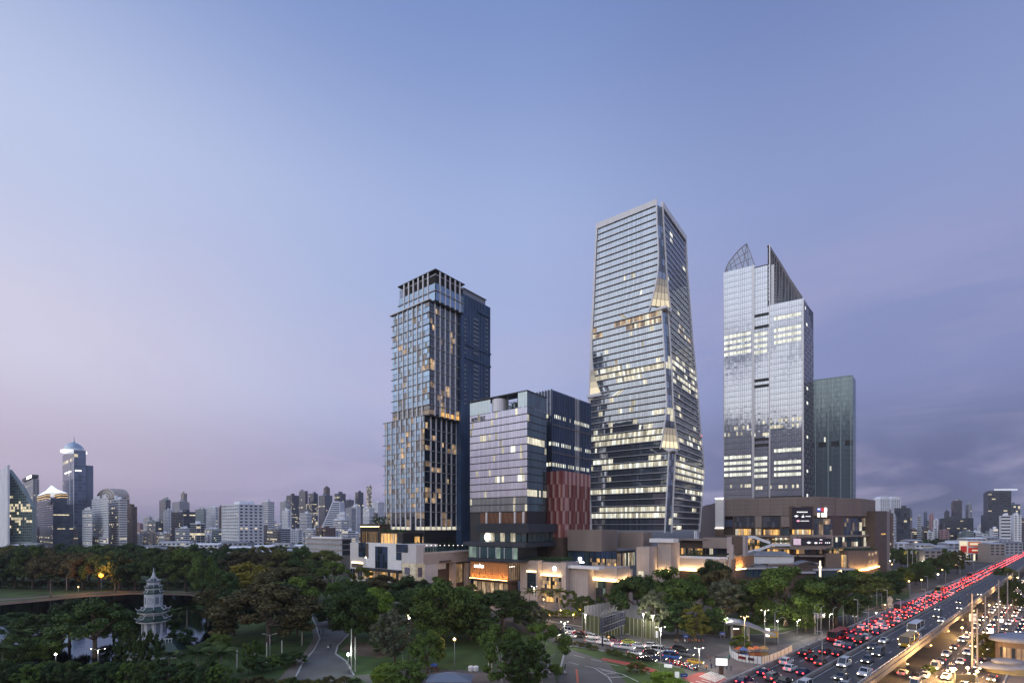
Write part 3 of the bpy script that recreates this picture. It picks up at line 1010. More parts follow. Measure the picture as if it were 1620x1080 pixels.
# ------------------------------------------------------------------ mirrored tower with two sail-shaped crests
def sail_tower():
    fr = Frame(1271, 380, 58.5)
    root = fr.thing('sail_tower', 'mirrored glass tower with two sail shaped crests and a recessed centre strip', 'tower')
    Bl, B1, B2 = fr.b(1145), fr.b(1191.5), fr.b(1217.5)
    A, SK = 33.5, -.203      # the flank leaves the corner at an open angle

    def skew(mb):
        mb.v = [(x, y + SK * max(0.0, x), z) for x, y, z in mb.v]
        return mb
    zb = fr.z(786)
    zr = fr.z(471.5)
    zl = fr.z(431, 0, Bl); zc = fr.z(417, 0, B2)
    ztL = (fr.z(419.5, 0, B1) + zl) / 2
    mb = MB(); mb.prism([(.3, .3), (A, .3), (A, B2 - .3), (.3, B2 - .3)], 0, zr - .4, DARK); skew(mb).build('right_block', root)
    mb = MB(); mb.box(1.3, B2 - .3, 0, A, B1 + .1, zc - .4, DARK); mb.build('centre_block', root)
    mb = MB(); mb.box(.3, B1 + .2, 0, A, Bl - .3, ztL - .4, DARK); mb.build('left_block', root)
    h = 9.75 / F * 380
    def zset(px, ys): return [fr.z(y, 0, fr.b(px)) for y in ys]
    LR = zset(1245, (505.5, 515.5, 525.5, 535.5, 717, 727, 737, 746.5)); LRp = zset(1245, (664, 673, 768))
    LL = zset(1169, (533.5, 542.3, 551, 560, 725, 734.3, 743.7, 752.5)); LLp = zset(1169, (675.5, 686, 769))
    LC = zset(1205, (528, 537, 546.5, 556, 723, 732, 741.5, 751)); LCp = zset(1205, (673, 683, 769))
    segs = [(0, B2, 0, zr, LR, LRp, 15), (B2, B1, -1.0, zc, LC, LCp, 7), (B1, Bl, 0, ztL, LL, LLp, 14)]
    slots = [fr.z(y, 0, fr.b(1205)) for y in (504, 514, 602, 611, 694, 704)]
    for (u0, u1, d, zt, lit, part, n) in segs:
        k = int((zt - zb) / h)
        z = zt
        row = 0
        while z - h > zb - h * .6:
            z0 = z - h
            zm = None
            litrow = any(z0 < q <= z for q in lit); prow = any(z0 < q <= z for q in part)
            slot = n == 7 and any(z0 < q <= z for q in slots)
            mb = MB()
            for i in range(n):
                a0 = u0 + (u1 - u0) * (i + .045) / n; a1 = u0 + (u1 - u0) * (i + .955) / n
                g = GLASS_MIRROR
                if slot:
                    pane(mb, 'L', 0, 0, a0, a1, z0 + h * .55, z - .1, d - .9, DARK, .01)
                    pane(mb, 'L', 0, 0, a0, a1, z0 + .1, z0 + h * .5, d, g, .015)
                    continue
                if (litrow and i > 0 and i < n - (2 if n == 15 else 0)) or (prow and rnd() < .4):
                    pane(mb, 'L', 0, 0, a0, a1, z0 + h * .30, z0 + h * .84, d, (COOLB if litrow else COOL), .01)
                    pane(mb, 'L', 0, 0, a0, a1, z0 + .08, z0 + h * .28, d, g, .015)
                    pane(mb, 'L', 0, 0, a0, a1, z0 + h * .86, z - .08, d, g, .015)
                else:
                    pane(mb, 'L', 0, 0, a0, a1, z0 + .12, z0 + h * .28, d, g, .007)
                    pane(mb, 'L', 0, 0, a0, a1, z0 + h * .30, z - .12, d, g, .007)
            mb.build('window_band', root)
            z = z0
    PIL = mat('silver_pilaster', (.55, .56, .58), .3, .5)
    for u, w, zt in ((B2, .5, zr), (B1, .9, ztL), (0.25, .5, zr), (Bl - .1, .3, ztL)):
        mb = MB(); sbox(mb, 'L', 0, 0, u - w, u + w, 0, zt, -.5, .25, PIL); mb.build('pilaster', root)
    # right flank: bronze diagrid, curved top edge
    BR = mat('bronze_flank', (.22, .18, .165), .3, .4, noise=.15)
    nfl = 40
    for i in range(nfl):
        z0 = zb + (zr - zb) * i / nfl; z1 = zb + (zr - zb) * (i + 1) / nfl
        f = max(0.0, 1 - ((zr - (z0 + z1) / 2) / (zr - fr.z(525))))
        a1 = A * (1 - .75 * f ** 1.6) if f > 0 else A
        mb = MB()
        for k in range(6):
            pane(mb, 'R', 0, 0, a1 * (k + .05) / 6, a1 * (k + .95) / 6, z0 + .3, z1 - .1, .0, BR if (k + i) % 2 else GLASS_SIDE, .03)
        if rnd() < .12:
            pane(mb, 'R', 0, 0, a1 * .3, a1 * .42, z0 + .8, z1 - .8, .06, COOLB, .01)
        skew(mb).build('flank_band', root)
    # right sail: a lattice wall rising to a point
    e = [(1215, 387.5), (1221, 396), (1228, 405), (1237, 418), (1247, 434), (1257, 448), (1266, 461), (1271, 470.5)]
    P3 = lambda x, y, d=0.0: Vector((-d, fr.b(x), fr.z(y, 0, fr.b(x))))
    LAT = mat('sail_lattice', (.19, .18, .185), .45, .3)
    LATG = mat('sail_glass', (.06, .07, .09), .12, 0, 1.9)
    mb = MB()
    low = [Vector((.8, P3(x, y).y, zr + .1)) for x, y in e]
    hi = [P3(x, y, -.8 - 9 * sin(pi * i / 7 * .5)) for i, (x, y) in enumerate(e)]
    for i in range(7):
        if i < 6:
            mb.poly([low[i], low[i + 1], hi[i + 1], hi[i]], LATG)
        else:
            mb.poly([low[i], low[i + 1], hi[i]], LATG)
    mb.build('sail_glazing', root)
    mb = MB()
    for a, b_ in zip(hi, hi[1:]):
        mb.bar(a, b_, 1.4, 1.6, LAT)
    for i in range(8):
        for t in (0, .5):
            if i + t > 7: continue
            j = min(i + 1, 7)
            l, hh = low[i].lerp(low[j], t), hi[i].lerp(hi[j], t)
            if (hh - l).length > .8:
                mb.bar(l + Vector((-.3, 0, 0)), hh + Vector((-.3, 0, 0)), .5, .4, LAT)
    for t in [q / 14 for q in range(1, 14)]:
        for i in range(7):
            p, q = low[i].lerp(hi[i], t), low[i + 1].lerp(hi[i + 1], t)
            if (hi[i] - low[i]).length > 2 and (p - q).length < 12:
                mb.bar(p + Vector((-.3, 0, 0)), q + Vector((-.3, 0, 0)), .34, .3, LAT)
    mb.build('sail_lattice', root, kind='stuff')
    mb = MB(); mb.box(-.2, B2 - .5, zr - 1, .8, B2 + .3, P3(1216, 387).z, PIL); mb.box(-.1, B2 - 3.2, zr, .6, B2 - 1.2, fr.z(420, 0, B2), ALU); mb.build('sail_mast', root)
    # left sail: open glass crest with a curved edge
    e2 = [(1147, 430), (1149, 422), (1153, 414), (1159, 406), (1166, 397), (1173, 390), (1181, 383.5)]
    bot = [Vector((.4, fr.b(x), ztL + .05)) for x in (1147, 1151, 1158, 1166, 1175, 1184, 1194)]
    top_ = [P3(x, y, -.4 - i * .25) for i, (x, y) in enumerate(e2)]
    CLEAR = mat('clear_sail_glass', (.35, .42, .5), .08, 0, 1.6)
    CLEAR.node_tree.nodes['Principled BSDF'].inputs['Alpha'].default_value = .5
    mb = MB()
    for i in range(6):
        mb.poly([bot[i], bot[i + 1], top_[i + 1], top_[i]], CLEAR)
    mb.build('sail_glazing', root)
    mb = MB()
    for a, b_ in zip(top_, top_[1:]):
        mb.bar(a, b_, .5, .6, LAT)
    for a, b_ in zip(bot, top_):
        if (a - b_).length > .5: mb.bar(a, b_, .4, .4, LAT)
    for t in (.33, .66):
        for i in range(6):
            mb.bar(bot[i].lerp(top_[i], t), bot[i + 1].lerp(top_[i + 1], t), .3, .3, LAT)
    mb.bar(bot[4], top_[6], .35, .35, LAT); mb.bar(bot[5] + Vector((3, 0, 0)), top_[6], .35, .35, LAT)
    mb.build('sail_frame', root)
    mb = MB(); mb.box(1, B1 + 1, ztL, A - 2, Bl - 1, ztL + .4, ROOFG); mb.box(.9, B2 - .2, zc - .3, A * .7, B1, zc + .5, DARK); mb.build('roof', root)
    # ------------- teal slab tower behind
    fr = Frame(1349, 425, 60)
    root = fr.thing('teal_glass_tower', 'plain green grey glass slab tower standing behind the mirrored sail tower', 'tower')
    B, A = fr.b(1283), 20.0
    zt, zb = fr.z(593.5), fr.z(790)
    mb = MB(); mb.box(.3, .3, 0, A, B, zt - .5, DARK); skew(mb).build('body', root)
    TEAL = mat('teal_tower_glass', (.12, .18, .205), .12, .5, 2.0, island=.14)
    TEALR = mat('teal_rib', (.25, .33, .34), .3, .3)
    nfl = 25; h = (zt - zb) / nfl
    for j in range(nfl):
        z1 = zt - j * h
        mb = MB(); mr = MB()
        for i in range(22):
            m = TEAL
            if j in (13,) and i % 7 in (0, 1, 2, 3): m = DARK
            if (j, i) in ((12, 14), (18, 11)): m = COOLB
            pane(mb, 'L', 0, 0, B * i / 22 + .04, B * (i + 1) / 22 - .04, z1 - h + .08, z1 - .06, 0, m, .02)
        mb.build('window_band', root)
        for i in range(4):
            pane(mr, 'R', 0, 0, A * i / 4 + .04, A * (i + 1) / 4 - .04, z1 - h + .1, z1 - .1, 0, TEALR if i < 3 else TEAL, .02)
        skew(mr).build('window_band', root)
    for x in (1290, 1310, 1330, 1346):
        u = fr.b(x); mb = MB(); sbox(mb, 'L', 0, 0, u - .35, u + .35, 0, zt, -.2, .3, TEALR); mb.build('rib', root)
    mb = MB(); sbox(mb, 'L', 0, 0, 0, B, zt - .4, zt + .3, -.4, .4, TEALR); mb.build('parapet', root)


sail_tower()


# ================================================================== GROUND, ROADS, LAKE
ASPH = mat('asphalt', (.075, .072, .070), .75, noise=.25, nscale=.15, bump=.1)
ASPHL = mat('pale_asphalt', (.115, .108, .102), .8, noise=.25, nscale=.12)
SOIL = mat('city_ground', (.070, .070, .066), .9, noise=.45, nscale=.02)
GRASS = mat('park_grass', (.050, .085, .018), .9, noise=.45, nscale=.10)
WATER = mat('lake_water', (.012, .017, .016), .04, 0, 1.33, bump=.05, bscale=.7)
_t = WATER.node_tree     # murky water: a dark body under a blue-green tinted reflection
_g = _t.nodes.new('ShaderNodeBsdfGlossy'); _g.inputs['Color'].default_value = (.20, .26, .34, 1); _g.inputs['Roughness'].default_value = .05
_d = _t.nodes.new('ShaderNodeBsdfDiffuse'); _d.inputs['Color'].default_value = (.012, .018, .015, 1)
_f = _t.nodes.new('ShaderNodeFresnel'); _f.inputs['IOR'].default_value = 1.33
_m = _t.nodes.new('ShaderNodeMixShader')
_bp = next(n for n in _t.nodes if n.type == 'BUMP')
for _n in (_g, _f): _t.links.new(_bp.outputs[0], _n.inputs['Normal'])
_t.links.new(_f.outputs[0], _m.inputs[0]); _t.links.new(_d.outputs[0], _m.inputs[1]); _t.links.new(_g.outputs[0], _m.inputs[2])
_t.links.new(_m.outputs[0], next(n for n in _t.nodes if n.type == 'OUTPUT_MATERIAL').inputs[0])
PATH = mat('park_path', (.15, .125, .10), .85, noise=.2, nscale=.3)
PLAZA = mat('plaza_paving', (.17, .15, .14), .7, noise=.25, nscale=.2)
PAINT = mat('road_paint', (.55, .55, .53), .7, noise=.25, nscale=.6)
REDP = mat('red_road_paint', (.34, .055, .045), .7, noise=.2, nscale=.4)
KERB = mat('kerb_stone', (.38, .37, .35), .8, noise=.15)
EARTH = mat('bare_earth', (.12, .085, .055), .95, noise=.35, nscale=.12)


def sheet(name, pts, z, m, kind='structure', pix=True):
    mb = MB()
    P = [gnd(*p) for p in pts] if pix else [Vector((p[0], p[1], 0)) for p in pts]
    mb.poly([(p.x, p.y, z) for p in P], m)
    me = mb.mesh(name)
    o = link(bpy.data.objects.new(name, me))
    o['kind'] = kind
    return o


sheet('ground', [(-9000, -900), (9000, -900), (16000, 14000), (-16000, 14000)], 0, SOIL, pix=False)
# the park: grass, with the lake in it
sheet('lawn', [(-900, 1400), (-60, 866), (330, 872), (520, 905), (640, 930), (842, 968), (900, 1010), (880, 1080), (820, 1400)], .010, GRASS)
sheet('lake', [(-400, 975), (-60, 962), (60, 951), (130, 944), (215, 939), (300, 941), (336, 950), (330, 975), (345, 1000), (318, 1016), (262, 1034), (200, 1050), (90, 1056), (-30, 1050), (-400, 1100)], .030, WATER)
# far bank: a pale path and its verge
sheet('lake_path', [(-60, 954.5), (60, 945), (130, 939.5), (215, 935), (300, 937), (345, 944), (346, 942.4), (300, 935), (215, 932.8), (130, 937.3), (60, 942.8), (-60, 951.5)], .040, PATH)
sheet('lake_bank', [(-400, 974), (-60, 962.4), (60, 951.4), (130, 944.4), (215, 939.4), (300, 941.4), (336, 950.4), (345, 945), (300, 938.6), (215, 936.6), (130, 941.2), (60, 947), (-60, 957)], .035, EARTH)
# park road on the left with its kerbs
road_l = [(470, 1400), (455, 1090), (505, 1020), (508, 985), (497, 975), (490, 960)]
road_r = [(640, 1400), (556, 1090), (552, 1055), (532, 1030), (545, 1005), (548, 990), (520, 972), (508, 960)]
sheet('park_road', [(420, 1400), (466, 1075), (478, 1050), (497, 1028), (506, 1010), (500, 990), (492, 972), (500, 968), (512, 972), (548, 990), (552, 1003), (534, 1022), (531, 1034), (548, 1046), (560, 1068), (650, 1400)], .045, ASPHL)


def ribbon(name, pts, w, h, m, base=.0, kind='structure'):
    """a kerb, wall or painted line along ground points given in metres"""
    mb = MB()
    for a, b in zip(pts, pts[1:]):
        a, b = Vector((a.x, a.y, base + h / 2)), Vector((b.x, b.y, base + h / 2))
        d = (b - a).normalized() * (w * .35)
        mb.bar(a - d, b + d, w, h, m)
    o = mb.build(name)
    o['kind'] = kind
    return o


ribbon('kerb', [gnd(*p) for p in [(466, 1075), (478, 1050), (497, 1028), (506, 1010), (500, 990), (492, 972)]], .5, .2, KERB, .045)
ribbon('kerb', [gnd(*p) for p in [(548, 990), (552, 1003), (534, 1022), (531, 1034), (548, 1046), (560, 1068)]], .5, .2, KERB, .045)
sheet('park_pavement', [(440, 1075), (462, 1050), (484, 1028), (496, 1010), (493, 990), (499, 990), (505, 1010), (496, 1028), (477, 1050), (465, 1075)], .05, PATH)
sheet('park_clearing', [(556, 1012), (600, 1020), (640, 1030), (600, 1040), (556, 1035), (540, 1026)], .014, EARTH)
sheet('park_forecourt', [(600, 1090), (560, 1068), (650, 1058), (760, 1060), (842, 1062), (870, 1040), (880, 1080), (880, 1300), (560, 1300)], .046, mat('worn_paving', (.13, .115, .10), .85, noise=.3, nscale=.2))

# the avenue with its waiting traffic, and the big crossing at the bottom
ave = [(770, 968), (870, 985), (960, 1000), (1080, 1012), (1150, 1017), (1230, 1012), (1290, 1000), (1600, 1010), (1500, 1400), (860, 1400), (900, 1030), (862, 1010), (780, 985)]
sheet('avenue', ave, .050, ASPH)
sheet('junction', [(868, 1400), (884, 1080), (893, 1032), (905, 1022), (985, 1044), (1120, 1068), (1240, 1090), (1500, 1400)], .056, ASPHL)
ribbon('kerb', [gnd(*p) for p in [(770, 966), (870, 983), (960, 998), (1020, 1006.5)]], .5, .25, KERB, .05)
ribbon('kerb', [gnd(*p) for p in [(886, 1060), (893, 1032), (897, 1024), (905, 1021.5), (985, 1035), (1040, 1047), (1075, 1056)]], .5, .2, KERB, .06)
# planted island between the carriageways
sheet('traffic_island', [(884, 1012), (905, 1021), (985, 1034), (1040, 1046), (1078, 1056), (1100, 1080), (1050, 1140), (1000, 1090), (960, 1046), (900, 1026), (880, 1016)], .062, GRASS)
sheet('red_lane', [(955, 1040), (1000, 1048), (1042, 1060), (1041, 1066), (996, 1053), (950, 1043)], .066, REDP)
for q in ([(1079, 1072), (1110, 1062), (1150, 1074), (1135, 1100)], [(1130, 1046), (1165, 1034), (1192, 1046), (1170, 1060)]):
    sheet('red_crossing', q, .068, REDP)


def line(p, q, w, z=.07, m=None, name='lane_line'):
    a, b = gnd(*p), gnd(*q)
    d = (b - a); d.z = 0; d.normalize(); n = Vector((-d.y, d.x, 0)) * w / 2
    mb = MB(); mb.poly([(v.x, v.y, z) for v in (a - n, a + n, b + n, b - n)], m or PAINT)
    o = mb.build(name); o['kind'] = 'structure'
    return o


for p, q in (((908, 1036), (925, 1040)), ((935, 1042), (952, 1046)), ((962, 1049), (980, 1053)), ((990, 1056), (1010, 1060)), ((1020, 1063), (1045, 1069)), ((900, 1047), (915, 1051)), ((925, 1053), (940, 1056)), ((950, 1059), (970, 1064))):
    line(p, q, .22)
for p, q in (((940, 1056), (962, 1070)), ((945, 1056), (985, 1066)), ((985, 1066), (1010, 1078)), ((962, 1070), (968, 1079)), ((955, 1066), (975, 1064)), ((965, 1071), (992, 1070))):
    line(p, q, .3)
line((912, 1058), (914, 1079), .55, .071, mat('orange_paint', (.55, .12, .06), .7))
for i in range(7):
    x = 1092 + i * 9
    line((x, 1079 - i * 2.0), (x + 14, 1083 - i * 2.0), .5, .073)
for i in range(8):
    line((1126 + i * 3.4, 1062 + i * 1.0), (1106 + i * 3.4, 1070 + i * 1.2), .45, .073)
for i in range(14):     # dashed lines up the waiting lanes
    x = 885 + i * 20
    if i < 11:
        line((x, 996 + i * 3.0), (x + 9, 997.4 + i * 3.0), .18)
    line((x, 1003 + i * 3.7), (x + 9, 1004.7 + i * 3.7), .18)
sheet('pavement', [(1140, 1066), (1095, 1050), (1160, 1026), (1200, 1022), (1250, 1018), (1300, 1002), (1310, 1006), (1250, 1030), (1180, 1068), (1158, 1076)], .075, PLAZA)
sheet('pavement', [(860, 968), (960, 985), (1060, 1003), (1150, 1006), (1240, 1002), (1290, 985), (1620, 905), (1620, 900), (1240, 985), (1060, 990), (900, 960), (800, 950)], .055, PLAZA)
sheet('plaza', [(560, 945), (700, 965), (900, 975), (1060, 990), (1240, 985), (1420, 935), (1420, 900), (1200, 905), (700, 920), (560, 925)], .02, PLAZA)
sheet('verge', [(1100, 1000), (1150, 1005), (1240, 1000), (1290, 984), (1440, 945), (1440, 932), (1240, 968), (1060, 978), (1060, 992)], .058, GRASS)


# ------------------------------------------------------------------ the flyover and the streets on both sides of it
# flyover axis: from below the camera's right to the far right, deck 7 m up
FA = Vector((60.5, 103.8, 0)); FD = Vector((1.15, 1.0, 0)).normalized(); FN = Vector((-FD.y, FD.x, 0))   # FN points left


def fly(s, t, z):
    """s metres along the flyover, t metres to the left of its middle"""
    p = FA + FD * s + FN * t
    return Vector((p.x, p.y, z))


DZ = 7.0
S0, S1 = -90, 1100
HWID = 9.2
ROADB = mat('flyover_asphalt', (.060, .058, .058), .6, noise=.3, nscale=.12, stretch=(1, 1, 1))
mb = MB()
mb.poly([fly(S0, -HWID, DZ), fly(S1, -HWID, DZ), fly(S1, HWID, DZ), fly(S0, HWID, DZ)], ROADB)
mb.build('flyover_road', kind='structure')
root = thing('flyover', 'long concrete flyover with low side walls crossing the right of the picture', 'bridge', fly(0, 0, 0), math.atan2(FD.y, FD.x))
CON = mat('flyover_concrete', (.22, .205, .19), .85, noise=.25, nscale=.25)
mb = MB(); mb.box(S0, -HWID - .35, DZ - 1.2, S1, HWID + .35, DZ - .02, CON); mb.build('deck', root)
for sgn in (-1, 1):
    mb = MB(); mb.box(S0, sgn * HWID - .18, DZ, S1, sgn * HWID + .18, DZ + .95, CON); mb.build('side_wall', root)
    mb = MB()
    for i in range(200):
        s_ = S0 + i * 4; mb.box(s_, sgn * HWID - .06, DZ + .95, s_ + .12, sgn * HWID + .06, DZ + 1.3, ALU)
    mb.box(S0, sgn * HWID - .05, DZ + 1.25, S0 + 800, sgn * HWID + .05, DZ + 1.33, ALU)
    mb.build('side_rail', root, kind='stuff')
mb = MB(); mb.box(S0, -.3, DZ, S1, .3, DZ + .8, CON); mb.build('median_wall', root)
mb = MB()
for i in range(34):
    s_ = S0 + 12 + i * 35
    for t in (-5.5, 5.5):
        mb.box(s_ - .9, t - .9, 0, s_ + .9, t + .9, DZ - 1.2, CON)
    mb.box(s_ - 1.0, -8.6, DZ - 2.2, s_ + 1.0, 8.6, DZ - 1.2, CON)
mb.build('pier', root, kind='stuff')
mb = MB()
for t in (-6.1, -3.1, 3.1, 6.1):
    k = S0
    while k < 700:
        mb.box(k, t - .08, DZ + .005, k + 3, t + .08, DZ + .009, PAINT, bottom=False); k += 9
for t in (-8.6, 8.6, -.75, .75):
    mb.box(S0, t - .08, DZ + .005, 800, t + .08, DZ + .009, PAINT, bottom=False)
mb.build('lane_marking', root, kind='stuff')
for i in range(40):
    mb = MB(); mb.box(S0 + i * 28, -HWID + .25, DZ + .010, S0 + i * 28 + .5, HWID - .25, DZ + .013, DARK, bottom=False); mb.build('expansion_joint', root)

# street at ground level on the right of the flyover, and the service road on its left


def strip(name, s0, s1, t0, t1, z, m):
    mb = MB(); mb.poly([fly(s0, t0, z), fly(s1, t0, z), fly(s1, t1, z), fly(s0, t1, z)], m)
    o = mb.build(name, kind='structure')
    return o


strip('street', -60, 1200, -26, -HWID - .4, .048, ASPHL)
strip('pavement', 30, 1200, -33, -26, .06, PLAZA)
strip('service_road', 35, 1200, HWID + .4, 17.5, .052, ASPH)
strip('pavement', 95, 1200, 17.5, 22, .062, PLAZA)
ribbon('kerb', [fly(30, -26, 0), fly(900, -26, 0)], .4, .2, KERB, .05)
ribbon('kerb', [fly(95, 17.5, 0), fly(900, 17.5, 0)], .4, .2, KERB, .05)
for t in (-13.8, -17.8, -21.9):
    mb = MB()
    for i in range(70):
        a, b = fly(20 + i * 9, t - .08, .056), fly(23 + i * 9, t + .08, .056)
        p = [fly(20 + i * 9, t - .08, .058), fly(23 + i * 9, t - .08, .058), fly(23 + i * 9, t + .08, .058), fly(20 + i * 9, t + .08, .058)]
        mb.poly(p, PAINT)
    mb.build('lane_line', kind='structure')


# ================================================================== PODIUMS AND THE MALL
class Wall:
    """a facade line through ground points (pixel column, distance); pieces are slabs set on or in front of it"""
    def __init__(s, name, label, cat, pts, group=None):
        s.P = [Vector(((px - 810) / F * Y, Y, 0)) for px, Y in pts]
        s.o = s.P[0].copy()
        s.root = thing(name, label, cat, s.o, 0, group)

    def at(s, px):
        k = (px - 810) / F
        best = None
        for i, (a, b) in enumerate(zip(s.P, s.P[1:])):
            d = b - a
            den = d.x - k * d.y
            t = (k * a.y - a.x) / den if abs(den) > 1e-9 else 0
            q = (max(0, -t, t - 1), i, t, a, d)
            if best is None or q[0] < best[0] - 1e-9:
                best = q
        _, i, t, a, d = best
        n = Vector((d.y, -d.x, 0)).normalized()
        if n.dot(a + d * t) > 0: n = -n
        return a + d * t, n

    def z(s, px, py):
        return CAMH + (HY - py) / F * s.at(px)[0].y

    def add(s, mb, x0, x1, z0, z1, d0, d1, m):
        eps = 1e-3
        (p, n), (q, n2) = s.at(x0 + eps), s.at(x1 - eps)
        p = p - s.o; q = q - s.o
        mb.prism([(v.x, v.y) for v in (p + n * d1, q + n2 * d1, q + n2 * d0, p + n * d0)], z0, z1, m, bottom=True)

    def slab(s, name, x0, x1, y0, y1, d0, d1, m, kind=None, yb=None):
        """y0 top pixel, y1 bottom pixel (None: the ground)"""
        xm = (x0 + x1) / 2
        mb = MB()
        s.add(mb, x0, x1, s.z(xm, y1) if y1 is not None else 0.0, s.z(xm, y0), d0, d1, m)
        return mb.build(name, s.root, kind=kind)

    def panes(s, name, x0, x1, y0, y1, d, n, ms, rows=1, gap=.06):
        xm = (x0 + x1) / 2
        za, zb = s.z(xm, y1) if y1 is not None else .2, s.z(xm, y0)
        p, n0 = s.at(x0 + .01); q, n1 = s.at(x1 - .01)
        p = p + n0 * d - s.o; q = q + n1 * d - s.o
        for j in range(rows):
            mb = MB()
            for i in range(n):
                t0, t1 = (i + gap) / n, (i + 1 - gap) / n
                z0 = za + (zb - za) * j / rows + .08; z1 = za + (zb - za) * (j + 1) / rows - .08
                m = random.choice(ms)
                jt = n0 * uni(-.02, .02)
                a, b = p.lerp(q, t0), p.lerp(q, t1)
                mb.poly([(a.x, a.y, z0), (b.x + jt.x, b.y + jt.y, z0), (b.x + jt.x, b.y + jt.y, z1), (a.x, a.y, z1)], m)
            mb.build(name, s.root)

    def lettering(s, body, px, py, size, m, d=.3, name='sign_lettering'):
        p, n = s.at(px)
        o = text_obj(body, size, s.root, m, name)
        v = p + n * d - s.o
        o.location = (v.x, v.y, s.z(px, py))
        o.rotation_euler = (pi / 2, 0, math.atan2(n.y, n.x) + pi / 2)
        return o

    def planting(s, x0, x1, y, d0, d1, n, h=1.2, m=None):
        mb = MB()
        for _ in range(n):
            px = uni(x0, x1); p, nn = s.at(px); p = p + nn * uni(d0, d1) - s.o
            c = Vector((p.x, p.y, s.z(px, y) + uni(0, h)))
            d = Vector((uni(-1, 1), uni(-1, 1), uni(-.3, 1))) * .8; e = d.orthogonal() * .5
            mb.poly([c, c + d * .5 + e * .5, c + d, c + d * .5 - e * .5], m or LEAFB)
        mb.build('terrace_planting', s.root, kind='stuff')


def tri(px, Y, px1, thd):
    """the far end of a facade that starts at (px, Y) and runs at angle thd, at pixel column px1"""
    fr = Frame(px, Y, thd)
    if px1 < px:
        b = fr.b(px1); return (px1, Y + b * fr.c)
    a = fr.a(px1); return (px1, Y + a * fr.s)


WASH = []
SHOP = [WARM, WARM2, GLASS_DEEP, AMBER]
NIGHT = [GLASS_DEEP, GLASS_DEEP, GLASS_TEAL, WARM2]
# ------------- podium of the residential tower
w = Wall('white_podium', 'white and beige podium with tall dark window slots under the finned tower', 'building', [tri(658.5, 268, 554, 52), (658.5, 268), tri(658.5, 268, 672, 52)])
w.slab('body', 554, 658.5, 859.5, None, -16, 0, BEIGEL)
w.slab('side_wall', 658.5, 672, 861.5, None, -12, 0, BEIGEL)
w.slab('wall_panel', 580, 636, 858.5, 902, 0, .35, WHITE)
w.slab('wall_panel', 636, 658.4, 873.5, 890, 0, .2, BEIGEL)
for x0, x1, y0, y1, k in ((568, 579, 857.5, 880.5, 3), (594.3, 614, 864, 898.5, 5), (627.5, 645.5, 860.5, 873, 4), (627.5, 636, 873, 885.5, 2)):
    w.slab('window_reveal', x0, x1, y0, y1, .3, .42, DARK)
    w.panes('window', x0 + .3, x1 - .3, y0 + .5, y1 - .5, .45, k, [GLASS_NAVY, GLASS_DEEP], 3)
w.slab('bronze_pilaster', 580, 583.8, 858.6, 882, .36, .6, BROWN2)
w.slab('light_strip', 579.5, 581, 880, 882.5, .7, .9, GLOWW)
w.slab('soffit_light', 557, 574, 888.5, 890.5, .05, .25, GLOW)
w.slab('entry_recess', 557, 574, 890.6, 897, .02, .1, BROWN2)
w.slab('canopy', 577, 637, 899, 903, .4, 3.4, mat('dark_canopy', (.035, .035, .04), .5))
w.panes('shop_window', 578, 636, 904, 916, .5, 14, SHOP)
w.panes('shop_window', 554.5, 577, 899, 915, .1, 6, [GLASS_DEEP, WARM2])
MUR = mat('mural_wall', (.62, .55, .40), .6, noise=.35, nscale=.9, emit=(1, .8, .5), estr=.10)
w.slab('mural_panel', 637, 658.4, 890.5, 917, .2, .4, MUR)
w.slab('mural_panel', 658.6, 671.5, 891, 925, .05, .3, MUR)
for x0, x1, y0, y1 in ((641, 649.5, 897, 908), (660.5, 667, 897, 912), (643, 646, 909, 915)):
    w.slab('mural_motif', x0, x1, y0, y1, .3 if x0 < 658 else .25, .5, mat('grey_motif', (.16, .15, .20), .6, noise=.5, nscale=1.6))
# terrace pavilion on top
t = Wall('roof_terrace_pavilion', 'dark bronze terrace pavilion with warm lit slats on the white podium', 'building', [tri(637, 284, 570, 52), (637, 284), tri(637, 284, 745, 52)])
zt = 36
t.slab('slatted_block', 570, 601, 830, 862, -8, 0, BROWN2)
for i in range(22):
    x = 571 + i * 1.35
    t.slab('slat', x, x + .55, 831, 860, .0, .3, DARK)
t.panes('lit_slot', 573, 598, 840, 858, .04, 9, [AMBER, WARM])
t.slab('roof_edge', 569.5, 602, 828.6, 830, -8.2, .8, BROWN2)
t.slab('light_strip', 571, 600.5, 832, 832.8, .35, .5, GLOW)
t.slab('lounge_block', 601, 637, 842, 864, -7, -.5, BROWN2)
t.panes('lounge_window', 602, 632, 843.5, 860, -.35, 16, [AMBER, AMBER, WARM])
t.slab('dark_block', 637, 744, 842, 868, -5, 0, mat('black_cladding', (.018, .017, .018), .45, noise=.2))
for x0, x1 in ((656, 664), (668, 684), (691, 701.5), (707.5, 717.5), (723, 733), (737, 743)):
    t.panes('lit_window', x0, x1, 848, 860, .06, 5, [AMBER, AMBER, WARM])
t.planting(580, 606, 829, -7, -1, 700, 4.5)
t.planting(601, 640, 842, -4, .5, 420, 1.5)
t.planting(640, 742, 863, .5, 3, 900, 1.6)
